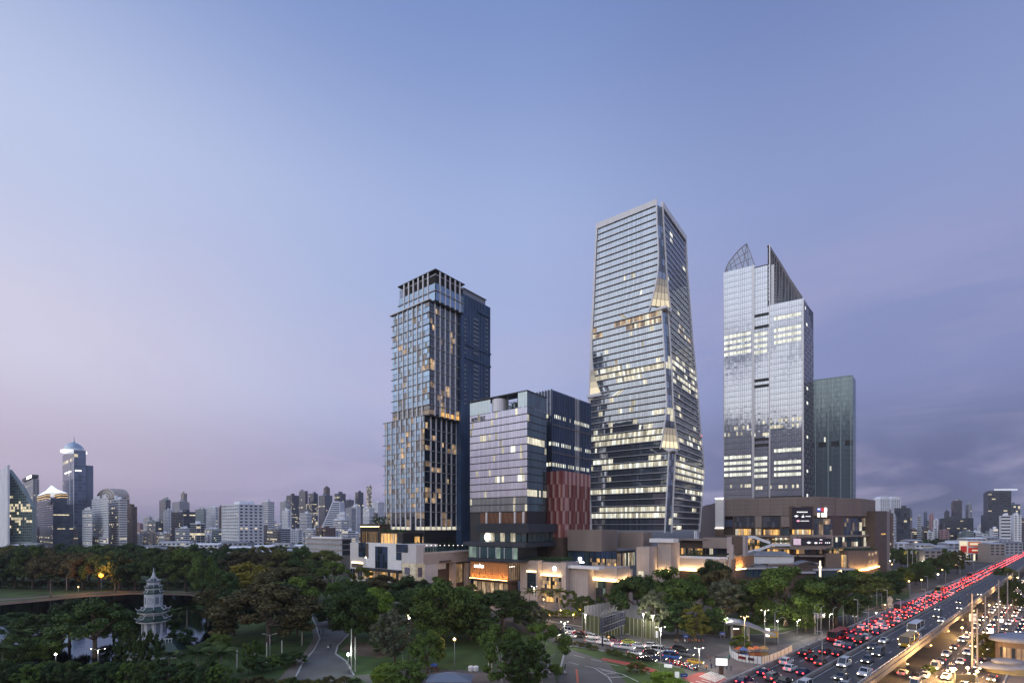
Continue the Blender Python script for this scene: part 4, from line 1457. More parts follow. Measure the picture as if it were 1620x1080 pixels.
# beige wing between the podium and the hotel block
v = Wall('beige_podium_wing', 'beige podium wing with a glass balustrade beside the white podium', 'building', [tri(670, 272, 669, 52), (670, 272), tri(670, 272, 746, 52)])
v.slab('deck_wall', 670, 745, 874, 890, -9, 0, BEIGE)
v.slab('cornice', 669, 745, 871.5, 874, -9, 1.0, BEIGEL)
v.panes('balustrade', 671, 744, 863, 871, .6, 18, [GLASS_TEAL])
v.slab('back_wall', 670, 745, 890, None, -9, -5, BROWN2)
v.slab('pier', 718, 722, 890, None, -4, -.2, BEIGE)
v.slab('pier', 741, 745, 890, None, -4, -.2, BEIGE)
v.slab('bronze_frame', 695, 713, 886, 889, .05, .4, BROWN2)
v.slab('white_wall', 697, 711, 888, 900, -3.5, -3, WHITE)
v.panes('shop_window', 672, 696, 897, 925, -2, 7, [WARM, AMBER, WARM, WARM2])
v.panes('shop_window', 723, 740, 892, 922, -4.4, 5, [GLASS_DEEP, WARM2])
v.slab('light_strip', 724, 726, 901, 904, -3, -2.6, GLOW)
for i in range(10):
    v.slab('bollard_light', 674 + i * 7, 674.6 + i * 7, 861.6, 862.6, .4, .6, GLOWW)

# ------------- stone podium of the office tower, left to right
JO = mat('panel_joint', (.19, .165, .155), .8)


def stone(label, x0, xc, x1, Y, ytop, yjoint=None, name='stone_block', m=BEIGE, ybot=None, thick=14, panels=True, pts=None):
    pts = [tri(xc, Y, x0, 52), (xc, Y)] + ([tri(xc, Y, x1, 52)] if x1 > xc else [])
    w = Wall(name, label, 'building', pts)
    w.slab('front_wall', x0, xc, ytop, ybot, -thick, 0, m)
    if x1 > xc: w.slab('side_wall', xc, x1, ytop, ybot, -3, 0, m)
    if panels:
        n = max(2, int((xc - x0) / 3.2))
        for i in range(1, n):
            x = x0 + (xc - x0) * i / n
            w.slab('panel_joint', x - .09, x + .09, ytop + 1, ybot if ybot else 950, .0, .03, JO)
    return w


w = stone('beige stone wall with a dark entrance between wooden lantern and round lit logo', 823, 850, 850, 262, 886)
w.slab('window_reveal', 834, 848, 905, 936, .02, .1, DARK); w.panes('window', 835, 847.5, 906, 935, .15, 4, [GLASS_DEEP], 2)
w.slab('soffit_light', 834, 848, 902.5, 904.3, .1, .5, GLOW)
w.planting(826, 848, 886, -6, -1, 300, 1.4)
w = stone('beige stone block with a round lit logo over a restaurant window', 848, 895, 899, 256, 889)
w.slab('window_reveal', 849, 888, 911, 932, .02, .12, DARK)
w.panes('window', 850, 887.5, 912, 930, .18, 12, [AMBER, WARM, WARM2, WARM2, GLASS_DEEP], 3)
w.panes('shop_window', 850, 887.5, 934, 952, .18, 10, [AMBER, WARM2, WARM2, GLASS_DEEP], 2)
w.slab('soffit_light', 849, 888, 908.6, 910, .15, .8, GLOW)
WASH.append((w, 849, 888, 909, 60))
w.slab('wall_grille', 850, 887, 930.4, 934, .2, .5, BROWN2)
mb = MB(); mb.lathe([(1.15, 0), (1.15, .3)], 24, SIGNW); mb.lathe([(.55, .31), (.55, .42)], 20, mat('logo_detail', (.7, .6, .45), .5, emit=(1, .8, .5), estr=1.6))
o = mb.build('round_logo', w.root); p, n = w.at(877.5); q = p + n * .2 - w.o
o.location = (q.x, q.y, w.z(877.5, 899)); o.rotation_euler = (pi / 2, 0, math.atan2(n.y, n.x) + pi / 2)
w.planting(850, 893, 888, -9, -.6, 1300, 2.0)
w = stone('plain beige panelled wall right of the round lit logo block', 895, 930, 930, 253, 899)
w.slab('white_ledge', 889, 951, 894.5, 898.6, -3, 2.2, WHITE)
w.slab('dark_reveal', 894.6, 896.2, 899, None, .02, .2, DARK)
w = stone('rippled stone block glowing along its lower edge above a tall glass shopfront', 929, 976, 996.5, 250, 896.5, ybot=917)
for j in range(9):
    w.slab('stone_course', 929.2, 975.9, 899 + j * 2.0, 900.2 + j * 2.0, 0, .10 + .06 * (j % 2), BEIGE)
    w.slab('stone_course', 976.1, 996.4, 899 + j * 2.0, 900.2 + j * 2.0, 0, .10 + .06 * (j % 2), BEIGE)
w.slab('soffit_light', 929.5, 975.8, 917.6, 918.2, .1, .7, GLOW); w.slab('soffit_light', 976.2, 996, 917.6, 918.2, .1, .7, GLOW)
WASH += [(w, 929.5, 975.8, 917.4, 80), (w, 976.3, 996, 917.4, 80)]
w.slab('shop_core', 930, 976, 919, None, -14, -2.4, BROWN2); w.slab('shop_core', 976, 996, 919, None, -6, -2.4, BROWN2)
w.panes('shop_window', 931, 975, 919.5, 942, -2.2, 11, [GLASS_TEAL, GLASS_DEEP, DIM, DIMG, GLASS_TEAL], 2)
w.panes('shop_window', 931, 975, 943, 957, -2.2, 11, [GLASS_DEEP, GLASS_DEEP, WARM2], 1)
w.panes('shop_window', 977, 995, 919.5, 955, -2.2, 6, [GLASS_DEEP, GLASS_TEAL, WARM2], 2)
w.slab('bronze_column', 929.5, 932, 919, None, -2, 0, BROWN2)
w.slab('stone_end', 996, 1000, 900, None, -4, 0.3, BEIGE)
w = stone('navy glass restaurant box with a white crown sign on the stone podium', 898, 975.5, 1004.5, 262, 871, ybot=896, m=DARK, panels=False, name='restaurant_box')
w.panes('glass_wall', 898.5, 933, 872, 895.5, .1, 9, [GLASS_NAVY, GLASS_NAVY, GLASS_TEAL])
w.panes('glass_wall', 934, 975, 872, 883, .1, 10, [GLASS_NAVY]); w.panes('glass_wall', 934, 975, 883, 895.5, .1, 16, [AMBER, WARM2, WARM2, GLASS_DEEP, WARM2], 2)
w.panes('glass_wall', 976, 1004, 874, 895.5, .1, 10, [WARM2, WARM2, DIM, GLASS_NAVY])
mb = MB()
for k, hh in ((-.9, 1.2), (-.45, .9), (0, 1.5), (.45, .9), (.9, 1.2)):
    mb.box(k - .16, -.08, 0, k + .16, .08, hh, SIGNW)
mb.box(-1.05, -.08, -.3, 1.05, .08, 0, SIGNW); mb.box(-.25, -.08, -.9, .25, .08, -.3, SIGNW)
o = mb.build('crown_sign', w.root); p, n = w.at(918); q = p + n * .35 - w.o
o.location = (q.x, q.y, w.z(918, 884.6)); o.rotation_euler = (0, 0, math.atan2(n.y, n.x) + pi / 2)
mb = MB()
for k in range(9):
    mb.box(-2.75 + k * .62, -.07, 0, -2.75 + k * .62 + .46, .07, uni(.6, .85), SIGNW)
o = mb.build('sign_lettering', w.root); o.location = (q.x, q.y, w.z(918, 889.8)); o.rotation_euler = (0, 0, math.atan2(n.y, n.x) + pi / 2)
for k in range(9):
    x = 899 + k * 8.5; w.slab('glass_fin', x, x + .3, 871.3, 895.8, .12, .4, DARK)
def corrugated(label, x0, xc, x1, Y, y0, y1):
    w = stone(label, x0, xc, x1, Y, y0, ybot=y1, m=BROWN, panels=False, name='plant_screen')
    n = int((xc - x0) / 1.2)
    for sd, (a, b) in enumerate(((x0, xc), (xc, x1))):
        mb = MB(); n = max(3, int((b - a) / 1.1))
        for i in range(n):
            x = a + (b - a) * (i + .15) / n
            w.add(mb, x, x + .42 * (b - a) / n, w.z((a + b) / 2, y1), w.z((a + b) / 2, y0), 0, .16, BROWN)
        mb.build('rib', w.root, kind='stuff')
    return w
corrugated('larger brown corrugated plant screen above the navy restaurant box', 898, 951, 976, 266, 837.5, 871)
corrugated('brown corrugated plant screen at the foot of the tallest tower', 977, 1017, 1029, 276, 841, 867)
w = stone('plain pale stone slab right of the navy restaurant box', 1007, 1027, 1035, 262, 865, m=BEIGE)
w.slab('lit_niche', 1010, 1018, 903, 911, .05, .3, COOL)
w = stone('tall pale stone slab glowing at its foot before the tallest tower', 1040.5, 1061, 1063, 266, 858.5, m=BEIGE)
w.slab('foot_light', 1043, 1060.5, 903, 904.2, .1, .6, GLOW)
WASH.append((w, 1043, 1060.5, 903, 80))
for j in range(10):
    w.slab('stone_course', 1041, 1060.8, 884 + j * 2, 885.2 + j * 2, 0, .1, BEIGE)
w.panes('lit_slot', 1035, 1040, 866, 893, -1, 2, [WARM, AMBER, COOL], 3)
w.slab('white_slab', 1029, 1067, 851.5, 857.5, -6, 1.5, WHITE)
w = stone('long low stone terrace wall with a white cap and glowing lower edge', 1062, 1147.5, 1150, 262, 883, m=BEIGE, ybot=902)
w.slab('white_cap', 1061, 1149, 879.5, 883, -3, .9, WHITE)
w.slab('soffit_light', 1072, 1147, 902.2, 903.2, .1, .6, GLOW)
WASH.append((w, 1072, 1147, 902, 70))
w.slab('lower_wall', 1062, 1147, 903.4, None, -10, -2, BROWN2)
w.slab('terrace_floor', 1062, 1147, 882.6, 884, -14, -3, BROWN)
w.slab('terrace_back', 1062, 1142, 855, 884, -15, -14, BROWN2)
w.panes('terrace_lights', 1064, 1103, 868, 879, -13.8, 10, [WARM2, WARM2, AMBER, GLASS_DEEP])
w.panes('terrace_lights', 1104, 1142, 868.5, 879, -13.8, 6, [COOL, GLASS_NAVY, WHITE, GLASS_DEEP])
w.slab('roof_slab', 1062, 1112, 852.8, 855, -22, -9, BROWN)
w.slab('brown_box', 1103.5, 1142.5, 850.5, 867.5, -15, -9, BROWN)
w.slab('stone_fin', 1142.6, 1150.5, 849.5, 876, -15, -9, BEIGE)
w.slab('brown_box', 1150.6, 1168, 848.5, 878, -20, -10, BROWN2)
w.slab('stone_fin', 1168.2, 1172.5, 849, 881, -15, -9, BEIGE)
w.slab('stone_fin', 1152.5, 1159, 861, None, -3, -1, BEIGE)
w.slab('stone_fin', 1159.5, 1165, 884, None, 1, 3, mat('orange_stone', (.30, .17, .11), .7, noise=.1))
w.planting(1082, 1104, 880, -12, -3, 500, 3.0)
w.planting(1063, 1146, 880, -3, -1.5, 260, 1.0)
w = Wall('lit_corner_wall', 'orange lit curved terrace wall under a white cap near the grey tent roofs', 'building', [(1158, 268), (1172, 272), (1194, 290)])
w.slab('wall', 1158, 1193, 880, 899, -6, 0, mat('orange_wall', (.36, .19, .09), .6, noise=.1))
w.slab('white_cap', 1157.5, 1178, 877.5, 880, -3, .8, WHITE)
w.slab('foot_light', 1160, 1178, 899.3, 900.6, .2, .8, GLOW)
WASH.append((w, 1160, 1178, 899, 90))
w.slab('lower_wall', 1158, 1193, 901, None, -6, -1, BROWN2)


# ------------- the mall: brown curved volume over glass storeys
m_ = Wall('shopping_mall', 'wide brown clad shopping mall with stacked lit terraces and black screens', 'building', [(1144, 371), (1261, 346), (1297, 344), (1321, 350), (1321.5, 356), (1362, 366), (1385, 392)])
def mz(y): return CAMH + (HY - y) / F * 358
mb = MB()
pl = [(1146, 376), (1261, 351), (1297, 349), (1321, 356), (1362, 371), (1384, 397)]
P_ = [Vector(((px - 810) / F * Y, Y, 0)) - m_.o for px, Y in pl]
P_ += [Vector((P_[-1].x + 10, P_[-1].y + 90, 0)), Vector((P_[0].x + 30, P_[0].y + 130, 0))]
mb.prism([(p.x, p.y) for p in P_], 0, 59.5, BROWN2, ROOFG); mb.build('body', m_.root)
segx = [(1144, 1161), (1161, 1180), (1180, 1199), (1199, 1219), (1219, 1240), (1240, 1261), (1261, 1279), (1279, 1297), (1297, 1321), (1321.5, 1342), (1342, 1362), (1362, 1374), (1374, 1385)]
for x0, x1 in segx:
    mb = MB(); m_.add(mb, x0 + .1, x1 - .1, mz(815.5), 60.6, -4, 0, BROWN); mb.build('wall_panel', m_.root)
    mb = MB(); n = int((x1 - x0) / 1.5)
    for i in range(n):
        x = x0 + (x1 - x0) * (i + .5) / n
        m_.add(mb, x - .08, x + .08, mz(815), 60.4, 0, .10, BROWN2)
    for k in range(4):
        zz = mz(815) + (60.4 - mz(815)) * (k + .7) / 4.4
        m_.add(mb, x0 + .1, x1 - .1, zz, zz + .1, 0, .06, BROWN2)
    mb.build('panel_joint', m_.root, kind='stuff')
# storeys between
for (y, d) in ((847.5, 1.5), (866, 2.5), (877, 3.0)):
    mb = MB()
    for x0, x1 in segx:
        m_.add(mb, x0, x1, mz(y + 1.2), mz(y - 1.2), -4, d, BROWN)
    mb.build('floor_edge', m_.root)
DG = [GLASS_DEEP, GLASS_DEEP, GLASS_TEAL, WARM2]
for x0, x1, y0, y1, n, ms, rows in ((1161, 1193, 816.5, 834, 8, [GLASS_DEEP, GLASS_SIDE], 2), (1206.5, 1233, 816.5, 834, 7, [GLASS_DEEP, GLASS_SIDE], 2), (1145, 1160, 822, 833, 4, [GLASS_NAVY], 1),
                                    (1163, 1168, 836, 846, 2, [COOL], 1), (1168, 1188, 836, 846, 7, [AMBER, WARM, AMBER], 1), (1194, 1206.5, 835.5, 846, 4, [COOL, COOL, WARM], 1), (1207.5, 1233, 837, 846, 9, [AMBER, AMBER, WARM2], 1),
                                    (1234, 1249, 834, 846, 4, [GLASS_TEAL], 1), (1253, 1284, 837, 845, 8, [COOL, AMBER, WARM], 1), (1285, 1320, 820, 846, 9, [GLASS_DEEP, GLASS_TEAL, GLASS_DEEP, WARM2], 3),
                                    (1322, 1361, 819, 846, 12, [GLASS_NAVY, GLASS_TEAL, GLASS_SIDE, GLASS_DEEP, WARM2], 4), (1362.5, 1386, 819, 846, 6, [GLASS_NAVY, GLASS_TEAL, WARM2, COOL], 4),
                                    (1226, 1249, 850, 861, 6, [COOL, COOLB, WARM], 1), (1172, 1226, 851, 864, 12, [AMBER, BROWN2, WARM2, BROWN2], 1), (1311, 1361, 849, 864, 14, [GLASS_DEEP, GLASS_TEAL, WARM2, COOL, GLASS_DEEP], 2), (1362.5, 1386, 849, 864, 6, [GLASS_TEAL, COOL, WARM, GLASS_DEEP], 2),
                                    (1172, 1249, 868, 876, 18, [AMBER, WARM2, BROWN2], 1), (1255, 1310, 868, 876, 12, [AMBER, WARM2, BROWN2, GLASS_DEEP], 1), (1312, 1386, 867, 875, 22, [AMBER, AMBER, WARM, BROWN2], 1),
                                    (1220, 1330, 880, 893, 16, [DIMG, GLASS_SIDE, GLASS_SIDE, GLASS_TEAL], 1)):
    for a, b in ((x0, x1),):
        m_.panes('window', a, b, y0, y1, -1.2 if y0 < 848 else -.2, n, ms, rows)
for x in (1160.5, 1194, 1205, 1234.5):
    m_.slab('pier', x - 1, x + 1.4, 816, 847, -2, .0, BROWN2)
m_.slab('pier', 1194.8, 1205, 816, 834, -2, .3, BROWN)
m_.slab('pier', 1235.8, 1249, 816, 833, -2, .3, BROWN)
SCR = mat('screen_black', (.012, .012, .022), .3, emit=(.06, .05, .10), estr=.10)
TXT = mat('screen_text', (.5, .5, .5), .4, emit=(1, 1, 1), estr=1.1)
TXTP = mat('screen_text_pink', (.5, .3, .4), .4, emit=(1, .45, .6), estr=1.0)
m_.slab('screen_frame', 1249, 1286, 800, 836.5, -2, 1.0, BROWN2)
m_.slab('screen', 1254, 1284, 802, 836, 1.0, 1.2, SCR)
mb = MB()
def dash(px, py, wd, hh, mt, wl=m_, d=1.25):
    wl.slab('screen_text', px - wd / 2, px + wd / 2, py - hh / 2, py + hh / 2, d, d + .08, mt)
for i in range(9): dash(1261.5 + i * 1.75, 809.6, 1.4, 1.6, TXT)
def diamond(px, py, r, mt, wl=m_, d=1.25):
    p, n = wl.at(px); p = p + n * (d + .05) - wl.o; z = wl.z(px, py); t = Vector((-n.y, n.x, 0)); k = r * p.length * 0 + r * wl.at(px)[0].y / F
    mb = MB(); mb.poly([(p.x + t.x * a * k, p.y + t.y * a * k, z + b * k) for a, b in ((-1.4, 0), (0, -.8), (1.4, 0), (0, .8))], mt); mb.build('screen_emblem', wl.root)
diamond(1260, 816, 2.3, TXT); diamond(1269, 817, 1.9, TXT); dash(1269.3, 814.8, .7, 2.6, TXT)
for i in range(5): dash(1274 + i * 1.6, 816.3, 1.2, 1.3, TXT)
diamond(1261.5, 823.5, 2.2, TXTP)
for i in range(8): dash(1266 + i * 1.7, 823.6, 1.2, 1.2, TXT)
m_.slab('sign_tile', 1292.5, 1297.5, 803, 808.3, .2, .5, mat('blue_sign', (.03, .05, .3), .4, emit=(.12, .2, .9), estr=.6))
dash(1295, 805, 4.0, 2.0, TXT, m_, .5)
m_.slab('sign_tile', 1298.5, 1302.8, 803, 808.3, .2, .5, mat('red_sign', (.4, .02, .03), .4, emit=(.9, .08, .10), estr=.6))
m_.slab('sign_tile', 1304, 1307, 803, 809.5, .2, .5, SIGNW)
for x in (1293, 1299, 1303.5): m_.slab('sign_tile', x, x + 3.6, 811, 817.5, .2, .5, mat('cream_sign', (.7, .7, .6), .4, emit=(1, .95, .8), estr=1.6))
m_.slab('sign_tile', 1305, 1309.5, 823, 829, .2, .5, WARM)
m_.slab('screen_band', 1250, 1310.5, 845.5, 868, -3, 3.2, BROWN)
m_.slab('screen', 1255, 1307.5, 851, 861.5, 3.2, 3.4, SCR)
m_.slab('screen_picture', 1255.4, 1263.5, 851.4, 861.2, 3.42, 3.5, mat('screen_picture', (.4, .3, .35), .4, emit=(.9, .65, .8), estr=.6, noise=.8, nscale=1.2))
diamond(1276, 857.5, 2.4, TXT, m_, 3.45); diamond(1287, 858, 2.1, TXT, m_, 3.45)
for i in range(5): dash(1293 + i * 2.9, 857.8, 1.6, 1.8, TXTP if i == 1 else TXT, m_, 3.45)
dash(1295, 853, 4, 1.2, TXT, m_, 3.45)
# brown lower walls with glowing foot on the right
lw = Wall('curved_stone_plinth', 'brown curved plinth wall of the mall glowing along its foot', 'building', [(1296, 342), (1342, 336), (1372, 345), (1390, 372)])
for x0, x1 in ((1306, 1331), (1342, 1352), (1352, 1362), (1362, 1372), (1372.2, 1380), (1380, 1390)):
    lw.slab('wall_panel', x0 + .1, x1 - .1, 871 + (x0 < 1340) * 4, None, -6, 0, mat('mall_plinth', (.21, .15, .115), .55, noise=.12, nscale=.2))
lw.panes('lit_entrance', 1331.5, 1342, 877, 898, -1, 3, [AMBER, WARM], 2)
lw.slab('foot_light', 1343, 1372, 901, 902, .4, 1.1, GLOWO); lw.slab('foot_light', 1372.3, 1389, 897, 898, .4, 1.1, GLOWO)
WASH += [(lw, 1343, 1372, 901, 110), (lw, 1372.4, 1389, 897, 110)]
for x, y in ((1374, 874), (1379, 874), (1384, 872), (1374.5, 886), (1380, 885)):
    lw.slab('lit_window', x, x + 2.4, y, y + 4, .05, .15, WARM)
lw.planting(1308, 1388, 871, -4, .3, 700, 1.8)
lw = Wall('brown_end_block', 'tall plain brown block closing the right end of the mall', 'building', [(1385, 372), (1403, 392), (1408, 420)])
lw.slab('front_wall', 1385, 1403, 808.5, None, -12, 0, BROWN2); lw.slab('side_wall', 1403, 1408, 808.5, None, -6, 0, BROWN)
lw.panes('lit_slot', 1394, 1401, 843, 845.5, .1, 3, [AMBER])
lw = Wall('white_light_slab', 'white slab edged with light at the left end of the mall', 'building', [(1131.5, 366), (1144.5, 363)])
lw.slab('white_panel', 1131.5, 1144.5, 788.5, 834.5, -5, 0, WHITE)
lw.slab('light_strip', 1131.2, 1144.8, 787.2, 788.4, -.5, .5, GLOWW); lw.slab('light_strip', 1131.2, 1144.8, 834.6, 835.6, -.5, .5, GLOWW)
lw.slab('brown_base', 1131.5, 1144.4, 836, None, -5, -.5, BROWN2)
# white zigzag terraces
zg = Wall('white_terrace_ramps', 'white zigzag terrace parapets with planting before the mall', 'terrace', [(1172, 322), (1250, 318)])
for x0, x1, ya, yb in ((1172, 1196, 848, 848), (1196, 1218, 849, 857), (1172, 1200, 874, 868), (1200, 1219, 868, 861), (1219, 1250, 860, 860)):
    p, n = zg.at(x0); q, _ = zg.at(x1)
    a = p - zg.o; b = q - zg.o
    a.z = zg.z(x0, ya + 1.3); b.z = zg.z(x1, yb + 1.3)
    mb = MB(); mb.bar(a, b, .8, 1.7, WHITE); mb.build('parapet', zg.root)
zg.slab('ramp_support', 1178, 1181, 850, None, -3, -2, BROWN); zg.slab('ramp_support', 1207, 1210, 860, None, -3, -2, BROWN)
zg.planting(1176, 1218, 864, -3, -.5, 700, 2.2); zg.planting(1218, 1250, 858, -2, -.3, 500, 1.5)
zg.panes('lit_back', 1174, 1206, 853, 872, -4.5, 8, [AMBER, WARM2, BROWN2], 2)
# grey tent roofs, white hoarding, low pavilions and the lit mast
tn_ = Wall('white_hoarding', 'white site hoarding with grey tent roof in front of the mall', 'structure', [(1193, 306), (1256, 300)])
for i in range(9):
    tn_.slab('panel', 1193 + i * 7, 1199.9 + i * 7, 879.5 + .0 * i, 891, -.3, 0, WHITE)
mb = MB()
p0, p1 = tn_.at(1194)[0] - tn_.o, tn_.at(1255)[0] - tn_.o
zz = tn_.z(1225, 879)
mb.loft([[(p0.x, p0.y - 1, zz), (p0.x, p0.y + 14, zz), (p0.x + 3, p0.y + 8, zz + 2.6), (p0.x + 3, p0.y + 3, zz + 2.6)], [(p1.x, p1.y - 1, zz), (p1.x, p1.y + 14, zz), (p1.x - 3, p1.y + 8, zz + 2.6), (p1.x - 3, p1.y + 3, zz + 2.6)]], ROOFG)
mb.build('tent_roof', tn_.root)
tn_.slab('roof_beam', 1193, 1256, 878, 879, -.5, .5, ALU)
tn_.slab('base_wall', 1193, 1256, 891.2, None, -4, -1, BROWN2)
pv = Wall('low_glass_pavilion', 'long low pavilion with pale flat roof and teal glazing behind the trees', 'building', [(1166, 282), (1350, 296)])
pv.slab('roof', 1166, 1232, 897, 899.5, -9, 1, ALU); pv.slab('roof', 1288, 1350, 899, 901.5, -9, 1, ALU); pv.slab('roof', 1232.4, 1287.6, 904, 906.5, -9, 1.4, ALU)
pv.panes('window', 1167, 1230, 900, 912, 0, 14, [GLASS_TEAL, GLASS_TEAL, GLASS_NAVY]); pv.panes('window', 1289, 1349, 902, 914, 0, 14, [GLASS_TEAL, GLASS_NAVY])
pv.slab('back_wall', 1166, 1350, 900, None, -9, -1, BROWN2)
pv.slab('pergola_beam', 1224, 1306, 891, 892.6, -5, -4, BEIGE)
for i in range(30): pv.slab('pergola_slat', 1224 + i * 2.7, 1224.8 + i * 2.7, 892.7, 897, -5, -3.2, BROWN)
for (xa, xb, y) in ((1172, 1226, 893), (1262, 1296, 888)):
    a, b = pv.at(xa)[0] - pv.o, pv.at(xb)[0] - pv.o
    z1 = pv.z((xa + xb) / 2, y + 5); mb = MB(); r = []
    for i in range(11):
        t = i / 10; c = a.lerp(b, t); hh = sin(pi * t) * 1.9
        r.append([(c.x, c.y + 1, z1 + hh), (c.x, c.y + 7, z1 + hh + .4), (c.x, c.y + 7, z1 + hh), (c.x, c.y + 1, z1 + hh - .3)])
    mb.loft(r, ROOFG); mb.build('vaulted_roof', pv.root)
mb = MB(); mb.lathe([(.5, 0), (.5, 5.5), (.9, 6.5), (.45, 7.2), (.35, 10)], 10, mat('lit_mast', (.7, .6, .5), .5, emit=(1, .8, .55), estr=1.5))
p = at(1297.5, 915, 272); top('lit_mast', 'glowing white lamp mast in front of the low glass pavilion', 'lamp', mb, (p.x, p.y, p.z))


# ================================================================== TREES
import numpy as np
rng = np.random.default_rng(5)
LEAF = mat('leaf', (.05, .07, .02), .75, objcol=True, island=.45, noise=.35, nscale=.35)
LEAF.node_tree.nodes['Principled BSDF'].inputs['Specular IOR Level'].default_value = .25
BARK = mat('bark', (.10, .075, .055), .9, noise=.3, nscale=1.5)
BARKP = mat('pale_bark', (.34, .31, .28), .9, noise=.3, nscale=1.5)
ORD = 'first second third fourth fifth sixth seventh eighth ninth tenth eleventh twelfth thirteenth fourteenth fifteenth sixteenth seventeenth eighteenth nineteenth'.split()
TENS = {20: 'twent', 30: 'thirt', 40: 'fort', 50: 'fift', 60: 'sixt', 70: 'sevent', 80: 'eight', 90: 'ninet'}


def ordw(n):
    if n < 20: return ORD[n - 1]
    t, u = n // 10 * 10, n % 10
    h = ''
    if t >= 100:
        h = 'hundred and '; t -= 100
        if t == 0: return h + ORD[u - 1] if u else 'hundredth'
        if t == 10: return h + ORD[9 + u]
    return h + (TENS[t] + 'ieth' if u == 0 else TENS[t] + 'y-' + ORD[u - 1])


def crown_mesh(name, clusters, per, size, flat=.75, up=.35):
    """leaf sprays scattered through leaf clumps; a clump is (centre, radius)"""
    C = np.array([c for c, r in clusters]); Rr = np.array([r for c, r in clusters])
    n = len(C) * per
    idx = np.repeat(np.arange(len(C)), per)
    d = rng.normal(size=(n, 3)); d /= np.linalg.norm(d, axis=1)[:, None]
    rad = Rr[idx] * (rng.random(n) ** .45)
    p = C[idx] + d * rad[:, None] * np.array([1, 1, flat])
    nrm = d * 1.0 + rng.normal(size=(n, 3)) * .55 + np.array([0, 0, up])
    nrm /= np.linalg.norm(nrm, axis=1)[:, None]
    a = np.cross(nrm, rng.normal(size=(n, 3))); a /= np.linalg.norm(a, axis=1)[:, None]
    b = np.cross(nrm, a)
    s = size * rng.uniform(.55, 1.35, n)[:, None]
    droop = np.array([0, 0, -1.0]) * s * .25
    V = np.stack([p - a * s * .5 - b * s * .28, p + a * s * .5 - b * s * .22 + droop * .4, p + a * s * .55 + b * s * .25 + droop, p - a * s * .42 + b * s * .3], 1).reshape(-1, 3)
    me = bpy.data.meshes.new(name)
    me.vertices.add(n * 4); me.vertices.foreach_set('co', V.ravel())
    me.loops.add(n * 4); me.loops.foreach_set('vertex_index', np.arange(n * 4))
    me.polygons.add(n); me.polygons.foreach_set('loop_start', np.arange(n) * 4); me.polygons.foreach_set('loop_total', np.full(n, 4))
    me.materials.append(LEAF)
    me.update(); me.validate()
    return me


def limb(mb, p, q, r0, r1, m, bend=.12, seg=4):
    p, q = Vector(p), Vector(q)
    off = Vector((uni(-1, 1), uni(-1, 1), uni(-.2, .5))) * (q - p).length * bend
    prev = p; pr = r0
    for i in range(1, seg + 1):
        t = i / seg; c = p.lerp(q, t) + off * sin(pi * t); r = r0 + (r1 - r0) * t
        mb.tube(prev, c, pr, r, 6, m); prev, pr = c, r


